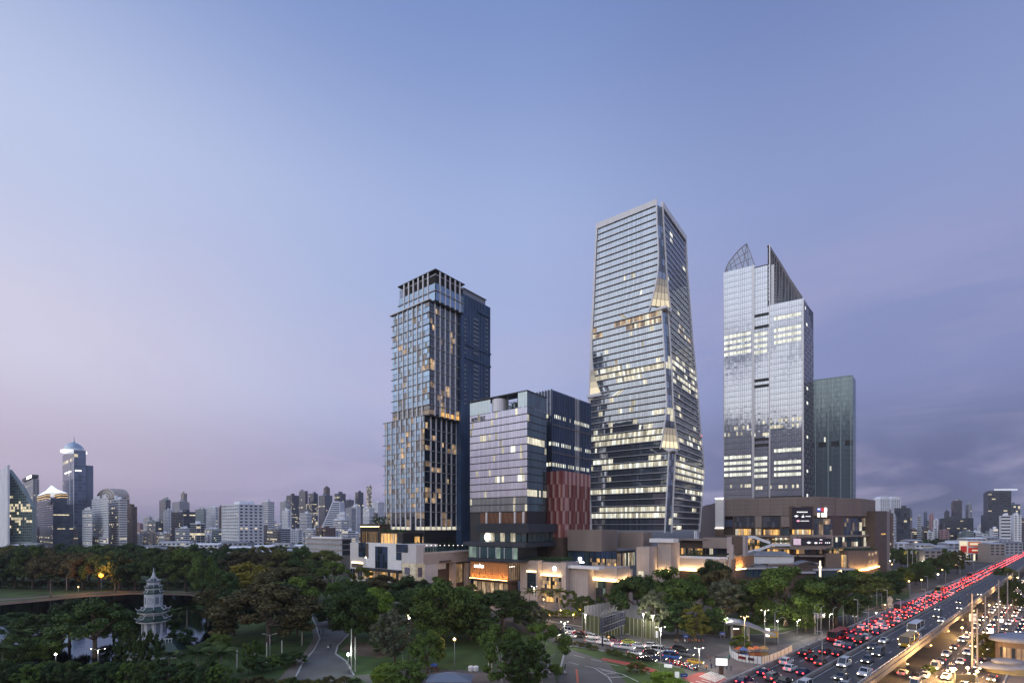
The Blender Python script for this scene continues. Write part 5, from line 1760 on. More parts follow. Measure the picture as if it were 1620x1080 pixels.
def make_tree(kind, seed):
    """unit tree: height 1, crown width about 1 (scaled separately on placing); returns trunk and crown meshes"""
    random.seed(seed)
    cl = []; tb = MB()
    H_ = 10.0; Rr = 5.0     # built at 10 m, scaled later
    bark = BARK
    if kind == 'rain':          # wide umbrella of layered clumps
        for i in range(46):
            a = uni(0, 2 * pi); r = Rr * math.sqrt(uni(.0, .92)); k = r / Rr
            cl.append(((r * cos(a), r * sin(a), H_ * (.52 + .38 * (1 - k ** 2.2)) + uni(-1.2, .5)), uni(.75, 1.35)))
        for i in range(14):
            a = uni(0, 2 * pi); r = Rr * uni(.75, 1.0)
            cl.append(((r * cos(a), r * sin(a), H_ * uni(.30, .58)), uni(.7, 1.1)))
        per, size, tz = 95, .62, .32
    elif kind == 'dense':
        for i in range(58):
            a = uni(0, 2 * pi); z = uni(-.75, 1); rr = math.sqrt(max(0, 1 - z * z)) * uni(.62, 1.0)
            cl.append(((Rr * .88 * rr * cos(a), Rr * .88 * rr * sin(a), H_ * (.53 + .40 * z)), uni(.8, 1.5)))
        per, size, tz = 95, .62, .24
    elif kind == 'fine':
        for i in range(95):
            a = uni(0, 2 * pi); z = uni(-.9, 1); rr = math.sqrt(max(0, 1 - z * z)) * uni(.4, 1.0)
            cl.append(((Rr * .9 * rr * cos(a), Rr * .9 * rr * sin(a), H_ * (.58 + .38 * z) + uni(-.4, .4)), uni(.45, .95)))
        per, size, tz = 62, .5, .25
    elif kind == 'open':       # airy with gaps
        for i in range(34):
            a = uni(0, 2 * pi); z = uni(-.8, 1); rr = math.sqrt(max(0, 1 - z * z)) * uni(.55, 1.08)
            cl.append(((Rr * .9 * rr * cos(a), Rr * .9 * rr * sin(a), H_ * (.56 + .40 * z)), uni(.7, 1.15)))
        per, size, tz = 110, .55, .25; bark = BARKP
    elif kind == 'column':
        for i in range(50):
            a = uni(0, 2 * pi); z = uni(.06, .97); k = (1 - abs(z - .4) ** 2 * 1.6)
            cl.append(((Rr * .8 * k * cos(a) * uni(.3, 1), Rr * .8 * k * sin(a) * uni(.3, 1), H_ * z), uni(.7, 1.1)))
        per, size, tz = 80, .6, .1
    else:                       # bush
        for i in range(34):
            a = uni(0, 2 * pi); z = uni(-.2, 1); rr = math.sqrt(max(0, 1 - z * z)) * uni(.5, 1)
            cl.append(((Rr * .9 * rr * cos(a), Rr * .9 * rr * sin(a), H_ * (.35 + .5 * z)), uni(.8, 1.5)))
        per, size, tz = 95, .7, .1
    h0 = H_ * tz
    if kind in ('rain', 'dense', 'fine', 'open'):
        tb.lathe([(.42, -.1), (.30, .5), (.24, h0)], 8, bark)
        for i in range(7):
            c, r = random.choice(cl)
            limb(tb, (0, 0, h0 - .1), (c[0] * .85, c[1] * .85, c[2] - .2), .2, .04, bark)
            c2, _ = random.choice(cl)
        for i in range(5):
            c, r = random.choice(cl); limb(tb, (c[0] * .3, c[1] * .3, H_ * .55), (c[0], c[1], c[2]), .09, .03, bark)
    else:
        tb.lathe([(.2, -.1), (.12, H_ * .7)], 6, bark)
    return tb.mesh('trunk', True), crown_mesh('crown', cl, int(per * 2.6), size * .52)


SPECIES = {}
for k_, n_ in (('rain', 3), ('dense', 3), ('fine', 3), ('open', 2), ('column', 1), ('bush', 3)):
    SPECIES[k_] = [make_tree(k_, 100 + 7 * i + len(k_)) for i in range(n_)]
random.seed(21)
COLS = {'dark': (.050, .080, .020), 'green': (.078, .118, .022), 'bright': (.110, .165, .022), 'olive': (.10, .106, .022), 'brown': (.090, .078, .028), 'yellow': (.19, .15, .018), 'grey': (.105, .116, .068), 'deep': (.036, .062, .019), 'lime': (.16, .22, .02)}
TREES = []


def tree(px, py, wpx, hpx, kind, colr, label, group=None, name=None, cat=None, Y=None, z=0.0):
    g = gnd(px, py, z) if Y is None else Vector(((px - 810) / F * Y, Y, z))
    wm, hm = wpx * g.y / F, hpx * g.y / F
    tm, cm = random.choice(SPECIES[kind])
    nm = name or {'column': 'columnar_hedge', 'bush': 'bush'}.get(kind, 'tree')
    o = thing(nm, label, cat or ('bush' if kind in ('bush', 'column') else 'tree'), g, uni(0, 6.28), group)
    o.scale = (wm / 10.6, wm / 10.6, hm / 10.2)
    t = link(bpy.data.objects.new('trunk', tm), o)
    c = link(bpy.data.objects.new('crown', cm), o)
    k = uni(.78, 1.35)
    b = COLS[colr]
    c.color = (b[0] * k * uni(.92, 1.08), b[1] * k, b[2] * k, 1)
    TREES.append(o)
    return o


CNAME = {'dark': 'dark green', 'green': 'mid green', 'bright': 'bright green', 'olive': 'olive', 'brown': 'brownish', 'yellow': 'yellow-tinged', 'grey': 'grey-green', 'deep': 'very dark', 'lime': 'lime green'}
KNAME = {'rain': 'spreading', 'dense': 'rounded', 'fine': 'feathery', 'open': 'open', 'bush': 'low', 'column': 'narrow'}


def tree_row(xs, py, w, h, kinds, cols, place, group, jit=3, cat='tree'):
    for i, x in enumerate(xs):
        k, c = random.choice(kinds), random.choice(cols)
        tree(x + uni(-jit, jit), py(x) if callable(py) else py + uni(-1, 1), w * uni(.85, 1.2), (h(x) if callable(h) else h) * uni(.88, 1.12), k, c,
             '%s %s %s, %s from left %s' % (CNAME[c], KNAME[k], 'bush' if k in ('bush', 'column') else 'tree', ordw(i + 1), place), group)


def span(a, b, st):
    out = []
    while a <= b:
        out.append(a); a += st
    return out


MIX = ['dark', 'dark', 'green', 'deep', 'olive', 'brown']
tree_row(span(-20, 500, 21), 889, 34, 27, ['dense', 'rain', 'fine'], MIX, 'farthest behind the lake', 'far park trees')
tree_row(span(-30, 520, 34), 918, 58, 52, ['dense', 'rain', 'dense'], MIX + ['green'], 'on the lawn behind the lake', 'park trees on the far lawn')
tree_row(span(-30, 520, 26), 903, 46, 42, ['dense', 'rain', 'rain'], MIX, 'halfway behind the lake', 'park trees behind the lake')
tree_row(span(-30, 330, 27), lambda x: 940 - (x - 210 if x > 210 else 210 - x) * .012 - 7 + (8 if x > 300 else 0), 60, 66, ['rain', 'dense', 'rain'], MIX + ['green'], 'along the far lake bank', 'trees on the far lake bank')
tree_row(span(-20, 340, 15), lambda x: 931.5 - abs(x - 210) * .012 + (6 if x > 300 else 0), 24, 13, ['bush'], ['dark', 'deep', 'green'], 'under the far bank trees', 'undergrowth bushes on the far bank')
for a in (
    (180, 1012, 56, 44, 'dense', 'green', 'green crown showing over the right side of the big umbrella tree'),
    (262, 1006, 54, 46, 'dense', 'dark', 'dark rounded tree behind the pagoda on its right'),
    (20, 1010, 70, 44, 'rain', 'deep', 'very dark spreading tree at the left edge of the lake'),
    (470, 1006, 56, 60, 'fine', 'green', 'green feathery tree touching the park road on its left side'),
    (520, 990, 44, 40, 'dense', 'dark', 'small dark crown hanging over the middle of the park road'),
    (345, 1040, 44, 40, 'dense', 'green', 'small green tree on the lawn right of the near lake tip'),
    (600, 1035, 40, 34, 'fine', 'dark', 'small dark tree on the bare earth clearing'),
    (1128, 1003, 50, 44, 'dense', 'dark', 'small dark tree left of the curved shelter roof'),
    (1170, 966, 60, 52, 'dense', 'green', 'green crown behind the curved shelter roof'),
    (1275, 1000, 50, 40, 'fine', 'green', 'small green tree by the grey road sign back'),
    (60, 1020, 76, 52, 'dense', 'dark', 'dark spreading tree at the lake shore left of the big umbrella tree'),
    (205, 1020, 60, 48, 'fine', 'dark', 'dark feathery tree between umbrella tree and pagoda'),
    (285, 1032, 50, 40, 'dense', 'deep', 'low very dark tree at the water right of the pagoda'),
    (440, 990, 96, 70, 'dense', 'deep', 'very dark crown under the biggest brownish tree'),
    (480, 960, 60, 52, 'dense', 'green', 'green crown between the brownish trees and the park road'),
    (560, 975, 70, 60, 'rain', 'dark', 'dark spreading crown above the park road bend'),
    (530, 965, 50, 46, 'fine', 'green', 'green feathery tree at the upper end of the park road'),
    (660, 985, 70, 60, 'dense', 'dark', 'dark crown left of the largest rounded tree'),
    (745, 1012, 76, 66, 'dense', 'dark', 'dark crown right of the largest rounded tree'),
    (730, 985, 70, 60, 'rain', 'green', 'green crown between the largest rounded tree and the lantern box'),
    (815, 985, 60, 44, 'fine', 'green', 'green feathery tree at the left end of the traffic jam'),
    (395, 952, 95, 64, 'rain', 'yellow', 'yellow-tinged spreading tree right of the lake, above the big brownish one'),
    (455, 957, 120, 66, 'rain', 'brown', 'broad brownish tree behind the park road, left of the tower podium'),
    (350, 965, 60, 66, 'dense', 'dark', 'dark rounded tree at the right end of the lake'),
    (462, 972, 80, 60, 'rain', 'bright', 'bright green spreading tree showing between two brownish crowns'),
    (370, 1005, 78, 76, 'dense', 'deep', 'very dark tree on the near lake shore beside the big brownish crown'),
    (425, 1018, 160, 98, 'rain', 'brown', 'biggest brownish spreading tree left of the park road'),
    (330, 990, 56, 60, 'fine', 'brown', 'small brownish tree between the palm and the big brownish crown'),
    (525, 948, 66, 62, 'open', 'green', 'loose green tree left of the white podium'),
    (572, 945, 52, 50, 'open', 'olive', 'thin olive tree in front of the white podium canopy'),
    (500, 925, 50, 42, 'dense', 'dark', 'dark tree behind the loose green one beside the white podium'),
    (560, 1016, 96, 88, 'dense', 'dark', 'dark tree at the bend of the park road'),
    (592, 1010, 76, 84, 'dense', 'bright', 'bright green tree leaning out from the dark one by the park road'),
    (604, 962, 76, 56, 'rain', 'brown', 'brownish spreading tree below the mural corner of the white podium'),
    (648, 968, 84, 60, 'rain', 'deep', 'very dark spreading tree below the beige podium wing'),
    (624, 1052, 88, 88, 'fine', 'grey', 'grey-green feathery tree on the lawn'),
    (700, 1015, 112, 102, 'dense', 'green', 'largest rounded green tree in the middle of the park lawn'),
    (650, 1000, 60, 66, 'fine', 'dark', 'dark finely leaved tree behind the grey-green feathery one'),
    (752, 1004, 62, 66, 'fine', 'green', 'green finely leaved tree right of the largest rounded one'),
    (795, 1000, 110, 74, 'rain', 'dark', 'dark umbrella tree in front of the wooden lantern box'),
    (742, 968, 50, 46, 'open', 'olive', 'thin olive tree in front of the podium gap'),
    (690, 950, 42, 40, 'dense', 'green', 'small green street tree before the beige podium wing'),
    (768, 1022, 70, 44, 'fine', 'dark', 'low dark tree behind the foreground pair'),
    (676, 1064, 60, 72, 'rain', 'green', 'small flat topped tree with a bent trunk beside the blue umbrella'),
    (795, 1088, 105, 102, 'open', 'green', 'left tree of the foreground pair with pale trunks beside the road'),
    (855, 1084, 104, 104, 'open', 'green', 'right tree of the foreground pair overhanging the junction'),
    (832, 1100, 90, 90, 'fine', 'dark', 'darker tree between and in front of the foreground pair'),
    (846, 1000, 60, 44, 'fine', 'grey', 'sparse grey-green tree at the left end of the traffic jam'),
    (1008, 984, 84, 82, 'rain', 'dark', 'dark spreading tree right of the dark billboard frame'),
    (1065, 984, 118, 88, 'rain', 'green', 'broad green umbrella tree in the middle of the avenue trees'),
    (1128, 956, 64, 74, 'dense', 'deep', 'tall dark tree rising against the stone terrace wall'),
    (1036, 1006, 64, 74, 'fine', 'grey', 'grey-green finely leaved tree right of the green hoarding'),
    (1100, 1014, 60, 58, 'fine', 'olive', 'round olive tree at the kerb of the crossing'),
    (1072, 1008, 60, 60, 'dense', 'deep', 'very dark tree behind the round olive one'),
    (1148, 984, 78, 68, 'fine', 'grey', 'grey-green tree above the curved roof shelter'),
    (1140, 968, 70, 70, 'dense', 'brown', 'brownish tree behind the grey-green one over the shelter'),
    (1192, 982, 66, 58, 'dense', 'dark', 'dark tree right of the curved roof shelter'),
    (1243, 990, 118, 98, 'dense', 'green', 'huge rounded green tree in front of the mall'),
    (1205, 968, 60, 54, 'fine', 'dark', 'dark tree tucked behind the huge rounded one on its left'),
    (1322, 988, 98, 84, 'dense', 'dark', 'second largest dark tree in front of the mall'),
    (1285, 975, 70, 66, 'fine', 'dark', 'dark tree between the two largest ones before the mall'),
    (1368, 958, 76, 54, 'rain', 'olive', 'olive spreading tree right of the trees before the mall'),
    (1345, 936, 66, 40, 'dense', 'green', 'green tree under the glowing foot of the mall plinth'),
    (1402, 948, 56, 46, 'dense', 'dark', 'dark tree left of the white ring sculpture'),
    (1172, 1034, 40, 32, 'fine', 'bright', 'small bright tree inside the white barrier on the traffic island'),
    (1559, 1046, 34, 46, 'dense', 'olive', 'small street tree behind the tall utility poles at bottom right'),
    (1604, 968, 40, 54, 'dense', 'deep', 'dark tree at the right edge above the minibus'),
    (1048, 985, 60, 60, 'dense', 'dark', 'dark tree tucked under the broad green umbrella tree'),
    (960, 975, 40, 38, 'open', 'green', 'thin green tree before the tall glass shopfront'),
    (902, 968, 36, 36, 'open', 'green', 'thin green tree before the plain panelled wall'),
    (925, 974, 40, 34, 'dense', 'dark', 'small dark tree before the plain panelled wall'),
    (1052, 1094, 70, 36, 'bush', 'lime', 'lime green bush on the traffic island at the bottom edge'),
    (1008, 1050 + 14, 40, 20, 'bush', 'olive', 'scrubby olive bush on the traffic island'),
    (150, 1040, 118, 96, 'rain', 'dark', 'big umbrella tree standing in front of the lake'),
    (110, 1022, 74, 78, 'dense', 'deep', 'very dark tree left of the big umbrella tree by the lake'),
    (70, 1046, 64, 42, 'dense', 'green', 'low green tree at the near lake shore, left side'),
    (20, 1056, 60, 54, 'dense', 'dark', 'dark tree at the bottom left corner of the lake'),
    (640, 1092, 78, 50, 'dense', 'green', 'round dark bush-like tree at the bottom edge left of the blue umbrella'),
    (612, 1090, 56, 44, 'dense', 'bright', 'bright round tree at the bottom edge below the grey-green feathery one'),
    (1590, 925, 34, 30, 'dense', 'dark', 'small dark tree behind the far traffic at the right edge'),
    (1470, 1065, 24, 16, 'bush', 'dark', 'small dark bush under the flyover'),
):
    tree(*a)
tree_row(span(1395, 1530, 17), lambda x: 938 - (x - 1395) * .26, 34, 34, ['dense', 'rain', 'fine'], ['dark', 'green', 'olive', 'dark'], 'between flyover and mall end', 'trees beside the far flyover')
tree_row(span(1412, 1500, 14), 898, 28, 30, ['dense', 'rain'], ['dark', 'deep', 'green'], 'behind the three flagpoles', 'trees behind the flagpoles')
tree_row(span(1405, 1530, 11), 869, 20, 17, ['dense', 'rain'], ['dark', 'deep', 'green'], 'at the foot of the far right city', 'trees before the far right city')
tree_row(span(330, 620, 18), 878, 26, 22, ['dense', 'fine'], ['dark', 'deep', 'green'], 'behind the low white roofs', 'trees among the low roofs')
tree_row(span(440, 500, 15), 900, 34, 32, ['dense', 'rain'], ['dark', 'deep', 'green'], 'left of the columned office', 'trees left of the columned office')
tree_row(span(-10, 350, 30), lambda x: 1098, 52, 50, ['bush', 'dense', 'fine'], ['dark', 'dark', 'green', 'deep'], 'along the bottom left edge', 'shrubs along the bottom left')
tree_row(span(5, 330, 36), lambda x: 1075, 46, 32, ['bush'], ['dark', 'green', 'deep'], 'just above the bottom left shrubs', 'shrubs before the near lake shore')
tree_row(span(370, 560, 19), lambda x: 1094, 34, 26, ['bush'], ['brown', 'olive', 'brown', 'dark'], 'in the clipped bottom hedge', 'clipped hedge bushes at the bottom')
tree_row(span(395, 470, 18), lambda x: 1066 - (x - 395) * .2, 34, 26, ['bush'], ['dark', 'green', 'deep'], 'under the twin arm lamp in the park', 'shrubs under the twin arm lamp')
tree_row(span(884, 945, 9), lambda x: 1016 + (x - 884) * .22, 15, 9, ['bush'], ['olive', 'dark', 'brown'], 'in the median hedge', 'median hedge bushes')
tree_row(span(962, 1004, 8), lambda x: 1034 + (x - 962) * .22, 16, 11, ['bush'], ['olive', 'green', 'olive'], 'on the traffic island tip', 'traffic island bushes')
tree_row(span(832, 1000, 13), lambda x: 974 + (x - 832) * .03, 20, 13, ['bush'], ['lime', 'green', 'olive'], 'before the stone podium', 'planting before the stone podium')
tree_row(span(1172, 1330, 20), lambda x: 988 - (x - 1172) * .05, 26, 12, ['bush'], ['green', 'dark'], 'under the mall trees', 'planting under the mall trees')
for i, a in enumerate(((190, 1054, 24, 52), (204, 1056, 26, 58), (219, 1062, 26, 62), (231, 1070, 30, 78), (247, 1070, 30, 74), (408, 1050, 30, 40), (392, 1048, 26, 34))):
    tree(*a, 'column', 'dark' if i < 5 else 'green', 'narrow clipped %s columnar hedge, %s from the left near the pagoda' % ('dark' if i < 5 else 'green', ordw(i + 1)), 'columnar hedges near the pagoda')


# ------------------------------------------------------------------ palms
def frond_mesh():
    mb = MB(); L = 3.4; n = 16
    sp = [Vector((L * t * (1 - .12 * t), 0, 1.1 * t - 2.3 * t * t)) for t in [i / n for i in range(n + 1)]]
    for a, b in zip(sp, sp[1:]):
        mb.bar(a, b, .06, .05, LEAF)
    for i in range(2, n + 1):
        t = i / n; l = .95 * sin(pi * min(1, t * .85 + .12)) + .15
        for sgn in (-1, 1):
            p = sp[i]; q = p + Vector((.35 * l, sgn * l * .8, -.32 * l)); w = Vector((.11, 0, .02))
            mb.poly([p - w, p + w, q + w * .2, q - w * .2], LEAF)
    return mb.mesh('frond')


FROND = frond_mesh()
PT = MB(); PT.lathe([(.26, 0), (.17, .8), (.14, 4), (.13, 6.0), (.2, 6.15)], 8, mat('palm_trunk', (.20, .18, .155), .9, noise=.25, nscale=2)); PTM = PT.mesh('trunk', True)


def palm(px, py, hpx, label, n=16, Y=None, col='dark'):
    g = gnd(px, py)
    k = hpx * g.y / F / 7.0
    o = thing('palm_tree', label, 'palm', g, uni(0, 6), 'palms')
    o.scale = (k, k, k)
    link(bpy.data.objects.new('trunk', PTM), o)
    for i in range(n):
        f = link(bpy.data.objects.new('frond', FROND), o)
        f.location = (0, 0, 6.1); f.rotation_euler = (uni(-.2, .2), uni(-.75, .35), 2 * pi * i / n + uni(-.2, .2))
        s = uni(.8, 1.1); f.scale = (s, s, s)
        b = COLS[col]; q = uni(.8, 1.2); f.color = (b[0] * q, b[1] * q, b[2] * q, 1)
    return o


for a in ((30, 1040, 46, 'palm at the left edge of the near lake shore'), (210, 1036, 62, 'palm standing just left of the pagoda'), (296, 1016, 60, 'palm right of the pagoda with the lake behind it'), (268, 1082, 52, 'palm in front of the pagoda terrace'), (312, 1082, 56, 'palm right of the pagoda terrace at the bottom'), (350, 1086, 62, 'palm with a pale trunk at the bottom left of the park'), (330, 1060, 44, 'smaller palm behind the pale trunked palm'), (80, 944, 34, 'palm on the far lake bank, left of the orange lamp'), (182, 936, 32, 'palm on the far lake bank, right of the orange lamp'), (4, 1070, 50, 'palm cut by the left edge at the bottom')):
    palm(*a)
for a in ((862, 968, 36, 'left palm of the pair before the restaurant window'), (885, 970, 38, 'right palm of the pair before the restaurant window'), (838, 962, 30, 'small palm before the dark entrance by the lantern box')):
    palm(*a, 12, None, 'olive')


# ================================================================== THE CITY BEHIND
WALLS = {'white': mat('white_render', (.80, .81, .83), .7, noise=.10, nscale=.05), 'grey': mat('grey_render', (.40, .41, .44), .7, noise=.12, nscale=.05), 'tan': mat('tan_render', (.36, .31, .27), .7, noise=.12, nscale=.05),
         'brown': mat('brown_render', (.17, .115, .095), .7, noise=.12, nscale=.05), 'dark': mat('dark_render', (.06, .065, .08), .5, noise=.12, nscale=.05), 'green': mat('green_render', (.28, .34, .33), .6, noise=.1, nscale=.05), 'blue': mat('blue_render', (.14, .18, .26), .4, .2, noise=.1, nscale=.05), 'pink': mat('pink_render', (.42, .25, .25), .7, noise=.1, nscale=.05)}
WIN = mat('city_window', (.05, .06, .08), .15, 0, 1.8, island=.5)
WINB = mat('blue_city_glass', (.12, .17, .25), .12, .35, 1.8, island=.35)
CLIT = litmat('city_lit_window', (1, .85, .55), .8, (.1, .1, .1), .3)


def city(label, x0, xc, x1, ytop, Y, wall='white', style='grid', fh=3.4, cw=4.0, lit=.05, glass=None, th=50, name='city_building', group=None, roofbits=True, deep=None):
    fr = Frame(xc, Y, th)
    root = fr.thing(name, label, 'building', group)
    B = fr.b(x0) if x0 < xc - .3 else (deep or 14)
    A = fr.a(x1) if x1 > xc + .3 else (deep or 14)
    A = min(abs(A), 160); B = min(abs(B), 160)
    zt = fr.z(ytop)
    m = WALLS[wall] if isinstance(wall, str) else wall
    mb = MB(); mb.box(0, 0, 0, A, B, zt, m, bottom=False); mb.build('wall', root)
    g = glass or WIN
    mb = MB()
    nf = max(1, int((zt - 2) / fh))
    if nf > 30: fh = (zt - 2) / 30; nf = 30
    for sd, U, vis in (('L', B, x0 < xc - .3), ('R', A, x1 > xc + .3)):
        if not vis: continue
        n = max(1, min(26, int(U / cw)))
        for j in range(nf):
            z1 = zt - 1.2 - j * fh; z0 = z1 - fh * (.86 if style == 'glass' else .46)
            if z0 < 1: continue
            rl = rnd() < lit * 1.5
            for i in range(n):
                e = .04 if style in ('glass', 'bands') else .26
                u0, u1 = U * (i + e) / n, U * (i + 1 - e) / n
                mm = CLIT if (rnd() < (.5 if rl else lit * .4)) else g
                mb.poly([side(sd, 0, 0, u, z, .12) for u, z in ((u0, z0), (u1, z0), (u1, z1), (u0, z1))], mm)
    if mb.f and style != 'plain': mb.build('window', root, kind='stuff')
    if style == 'frame':
        mb = MB()
        for sd, U in (('L', B), ('R', A)):
            n = max(1, int(U / cw))
            for i in range(n + 1):
                u = U * i / n; sbox(mb, sd, 0, 0, u - .5, u + .5, 0, zt, -.1, 1.1, m)
            for j in range(nf + 1):
                z = zt - .6 - j * fh; sbox(mb, sd, 0, 0, 0, U, z - .5, z + .5, -.1, .9, m)
        mb.build('facade_frame', root, kind='stuff')
    if roofbits:
        mb = MB()
        for k in range(random.randint(1, 3)):
            a, b = uni(.1, .6) * A, uni(.1, .6) * B
            mb.box(a, b, zt, a + A * uni(.15, .35), b + B * uni(.15, .35), zt + uni(.02, .07) * min(zt, 90) + 1, m)
        mb.build('roof_plant', root)
        if rnd() < .4:
            mb = MB(); mb.lathe([(.35, zt), (.12, zt + uni(8, 20))], 6, WALLS['grey'], (A * uni(.2, .7), B * uni(.2, .7), 0)); mb.build('mast', root)
        if rnd() < .5:
            mb = MB(); mb.lathe([(2.2, zt), (2.2, zt + 3), (.3, zt + 3.6)], 10, WALLS['white'], (A * uni(.2, .8), B * uni(.2, .8), 0)); mb.build('water_tank', root)
    return root, fr, A, B, zt


# ---- far left landmarks
def landmarks():
    # slanting green glass building beside a white slab
    r, fr, A, B, zt = city('white slab end wall of the slanting green glass block at the left edge', -8, 12, 12, 735, 650, 'white', 'plain', lit=0, roofbits=False, deep=2, name='slab_tower')
    fr = Frame(51, 660, 20)
    root = fr.thing('slanting_glass_block', 'green lit glass block whose side slants down to the right at the left edge', 'building')
    k = 660 / F
    def zz(y): return CAMH + (HY - y) * k
    x_ = lambda px: (px - 51) * k
    pts = [(x_(11), zz(742)), (x_(13), zz(742)), (x_(33), zz(768)), (x_(51), zz(802)), (x_(51), 0), (x_(11), 0)]
    root.rotation_euler = (0, 0, 0)
    mb = MB(); mb.loft([[(p[0], 0, p[1]) for p in pts], [(p[0], 5, p[1]) for p in pts]], WALLS['green']); mb.build('wall', root)
    GG = mat('green_city_glass', (.10, .16, .15), .12, .3, 1.9, island=.4)
    mb = MB()
    for j in range(26):
        z0 = zz(856) + j * (zz(745) - zz(856)) / 26; z1 = z0 + (zz(745) - zz(856)) / 26 * .85
        yy = HY - (z0 - CAMH) / k
        for i in range(13):
            xa = 12 + i * 3; edge = 13 + max(0, (yy - 742)) * .63
            if xa + 2.6 > edge: continue
            m = CLIT if (rnd() < (.6 if 798 < yy < 812 or 820 < yy < 828 else .03)) else GG
            mb.poly([(x_(xa), -.15, z0), (x_(xa + 2.7), -.15, z0), (x_(xa + 2.7), -.15, z1), (x_(xa), -.15, z1)], m)
    mb.build('window', root, kind='stuff')
    # round topped hotel with sign
    r, fr, A, B, zt = city('grey tower with a dark drum and lit sign on its roof behind the slanting block', 30, 52, 62, 757, 1050, 'grey', 'grid', lit=.05)
    mb = MB(); mb.box(-2, -2, zt + 2, A * .9, B, zt + 9, WALLS['dark']); mb.build('roof_drum', r)
    mb = MB(); mb.box(-2.6, -1, zt + 2.5, -2.05, B * .45, zt + 8, GLOWW); mb.build('roof_sign', r)
    # white lit hipped roofs
    r, fr, A, B, zt = city('dark tower with glowing white hipped roofs and amber lit corners', 46, 80, 106, 787, 880, 'dark', 'bands', lit=.03, roofbits=False, glass=WINB)
    AMB = mat('amber_corner', (.5, .35, .15), .5, emit=(1, .62, .25), estr=1.0)
    RW = mat('glowing_roof', (.8, .8, .8), .5, emit=(.9, .95, 1), estr=.75)
    for (a0, a1, b0, b1) in ((-.5, A * .4, B * .62, B + .5), (A * .6, A + .5, -.5, B * .4), (-.5, A * .25, B * .3, B * .55)):
        mb = MB(); mb.box(a0, b0, zt, a1, b1, zt + 9, WALLS['dark']); mb.build('corner_turret', r)
        mb = MB()
        for q in range(2): mb.box(a0 - .3, b0 - .3, zt + 1.0 + q * 4.6, a1 + .3, b1 + .3, zt + 2.2 + q * 4.6, AMB)
        mb.build('lit_band', r)
    mb = MB(); c = (A / 2, B / 2)
    mb.loft([[(-1, -1, zt + 9.2), (A + 1, -1, zt + 9.2), (A + 1, B + 1, zt + 9.2), (-1, B + 1, zt + 9.2)], [(A * .3, B * .3, zt + 18), (A * .7, B * .3, zt + 18), (A * .7, B * .7, zt + 18), (A * .3, B * .7, zt + 18)], [(c[0] - .5, c[1] - .5, zt + 27), (c[0] + .5, c[1] - .5, zt + 27), (c[0] + .5, c[1] + .5, zt + 27), (c[0] - .5, c[1] + .5, zt + 27)]], RW)
    mb.build('hipped_roof', r)
    # tall domed tower
    r, fr, A, B, zt = city('tallest far left tower, blue grey glass with a glowing ring under a glass dome', 99, 117, 136, 711, 980, 'blue', 'glass', lit=.02, glass=WINB, fh=7, cw=5, roofbits=False)
    mb = MB(); mb.lathe([(21, zt), (21, zt + 5)], 32, mat('glowing_ring', (.8, .8, .8), .5, emit=(.95, .97, 1), estr=1.5), (A / 2, B / 2, 0)); mb.build('light_ring', r)
    mb = MB(); mb.lathe([(17, zt + 5)] + [(17 * cos(t * pi / 14), zt + 5 + 17 * sin(t * pi / 14)) for t in range(1, 6)] + [(2, zt + 23), (1, zt + 28), (.2, zt + 36)], 24, mat('dome_glass', (.45, .52, .58), .2, .5), (A / 2, B / 2, 0)); mb.build('dome', r)
    mb = MB(); sbox(mb, 'L', 0, 0, B * .25, B * .75, zt - 42, zt - 40, .1, .8, GLOWW); sbox(mb, 'R', 0, 0, A * .1, A * .6, zt - 42, zt - 40, .1, .8, GLOWW); mb.build('light_band', r)
    for sd, u in (('L', 0.6), ('L', B * .33)):
        mb = MB(); sbox(mb, sd, 0, 0, u - .7, u + .7, 0, zt - 18, -.2, .9, WALLS['white']); mb.build('pale_rib', r)
    mb = MB(); mb.box(A + .1, 3, 0, A + 12, B - 4, fr.z(734), WALLS['blue']); mb.build('side_wing', r)
    city('dark glass block with curved grey roof low in front of the tallest far left tower', 63, 84, 116, 797, 720, 'dark', 'bands', lit=.05, glass=WINB)
    # arch topped
    r, fr, A, B, zt = city('grey brown tower with a big arched crown behind the white apartment block', 148, 182, 205, 786, 930, 'tan', 'grid', lit=.02, roofbits=False)
    mb = MB(); rr = [(0, B * (.5 + .5 * cos(pi * i / 12)), zt + 20 * sin(pi * i / 12)) for i in range(13)]
    mb.loft([rr, [(A, y, z) for _, y, z in rr]], WALLS['tan']); mb.build('arched_crown', r)
    mb = MB()
    for i in range(12):
        for q in (.95, .7, .45):
            a, b = rr[i], rr[i + 1]
            f = lambda p: Vector((-.4, B / 2 + (p[1] - B / 2) * q, zt + (p[2] - zt) * q))
            mb.bar(f(a), f(b), .8, .8, WALLS['white'])
    mb.build('arch_rib', r, kind='stuff')
    # white apartment block, three volumes
    city('low white wing left of the big white apartment block', 130, 145, 146, 805, 665, 'white', 'grid', lit=.02, fh=3.2, cw=3.6)
    city('big white apartment block with dark window columns, left half', 145, 171, 172, 786, 655, 'white', 'grid', lit=.03, fh=3.2, cw=5)
    city('big white apartment block with tan balconies, right half', 173, 189, 201, 789, 660, 'white', 'bands', lit=.08, fh=3.2, cw=5, glass=mat('tan_balcony', (.20, .16, .14), .6, island=.4))
    city('white podium at the foot of the big white apartment block', 129, 171, 172, 850, 640, 'white', 'bands', lit=.1, roofbits=False)
    city('brown tower right behind the white apartment block', 201, 208, 217, 801, 760, 'brown', 'grid', lit=.02)
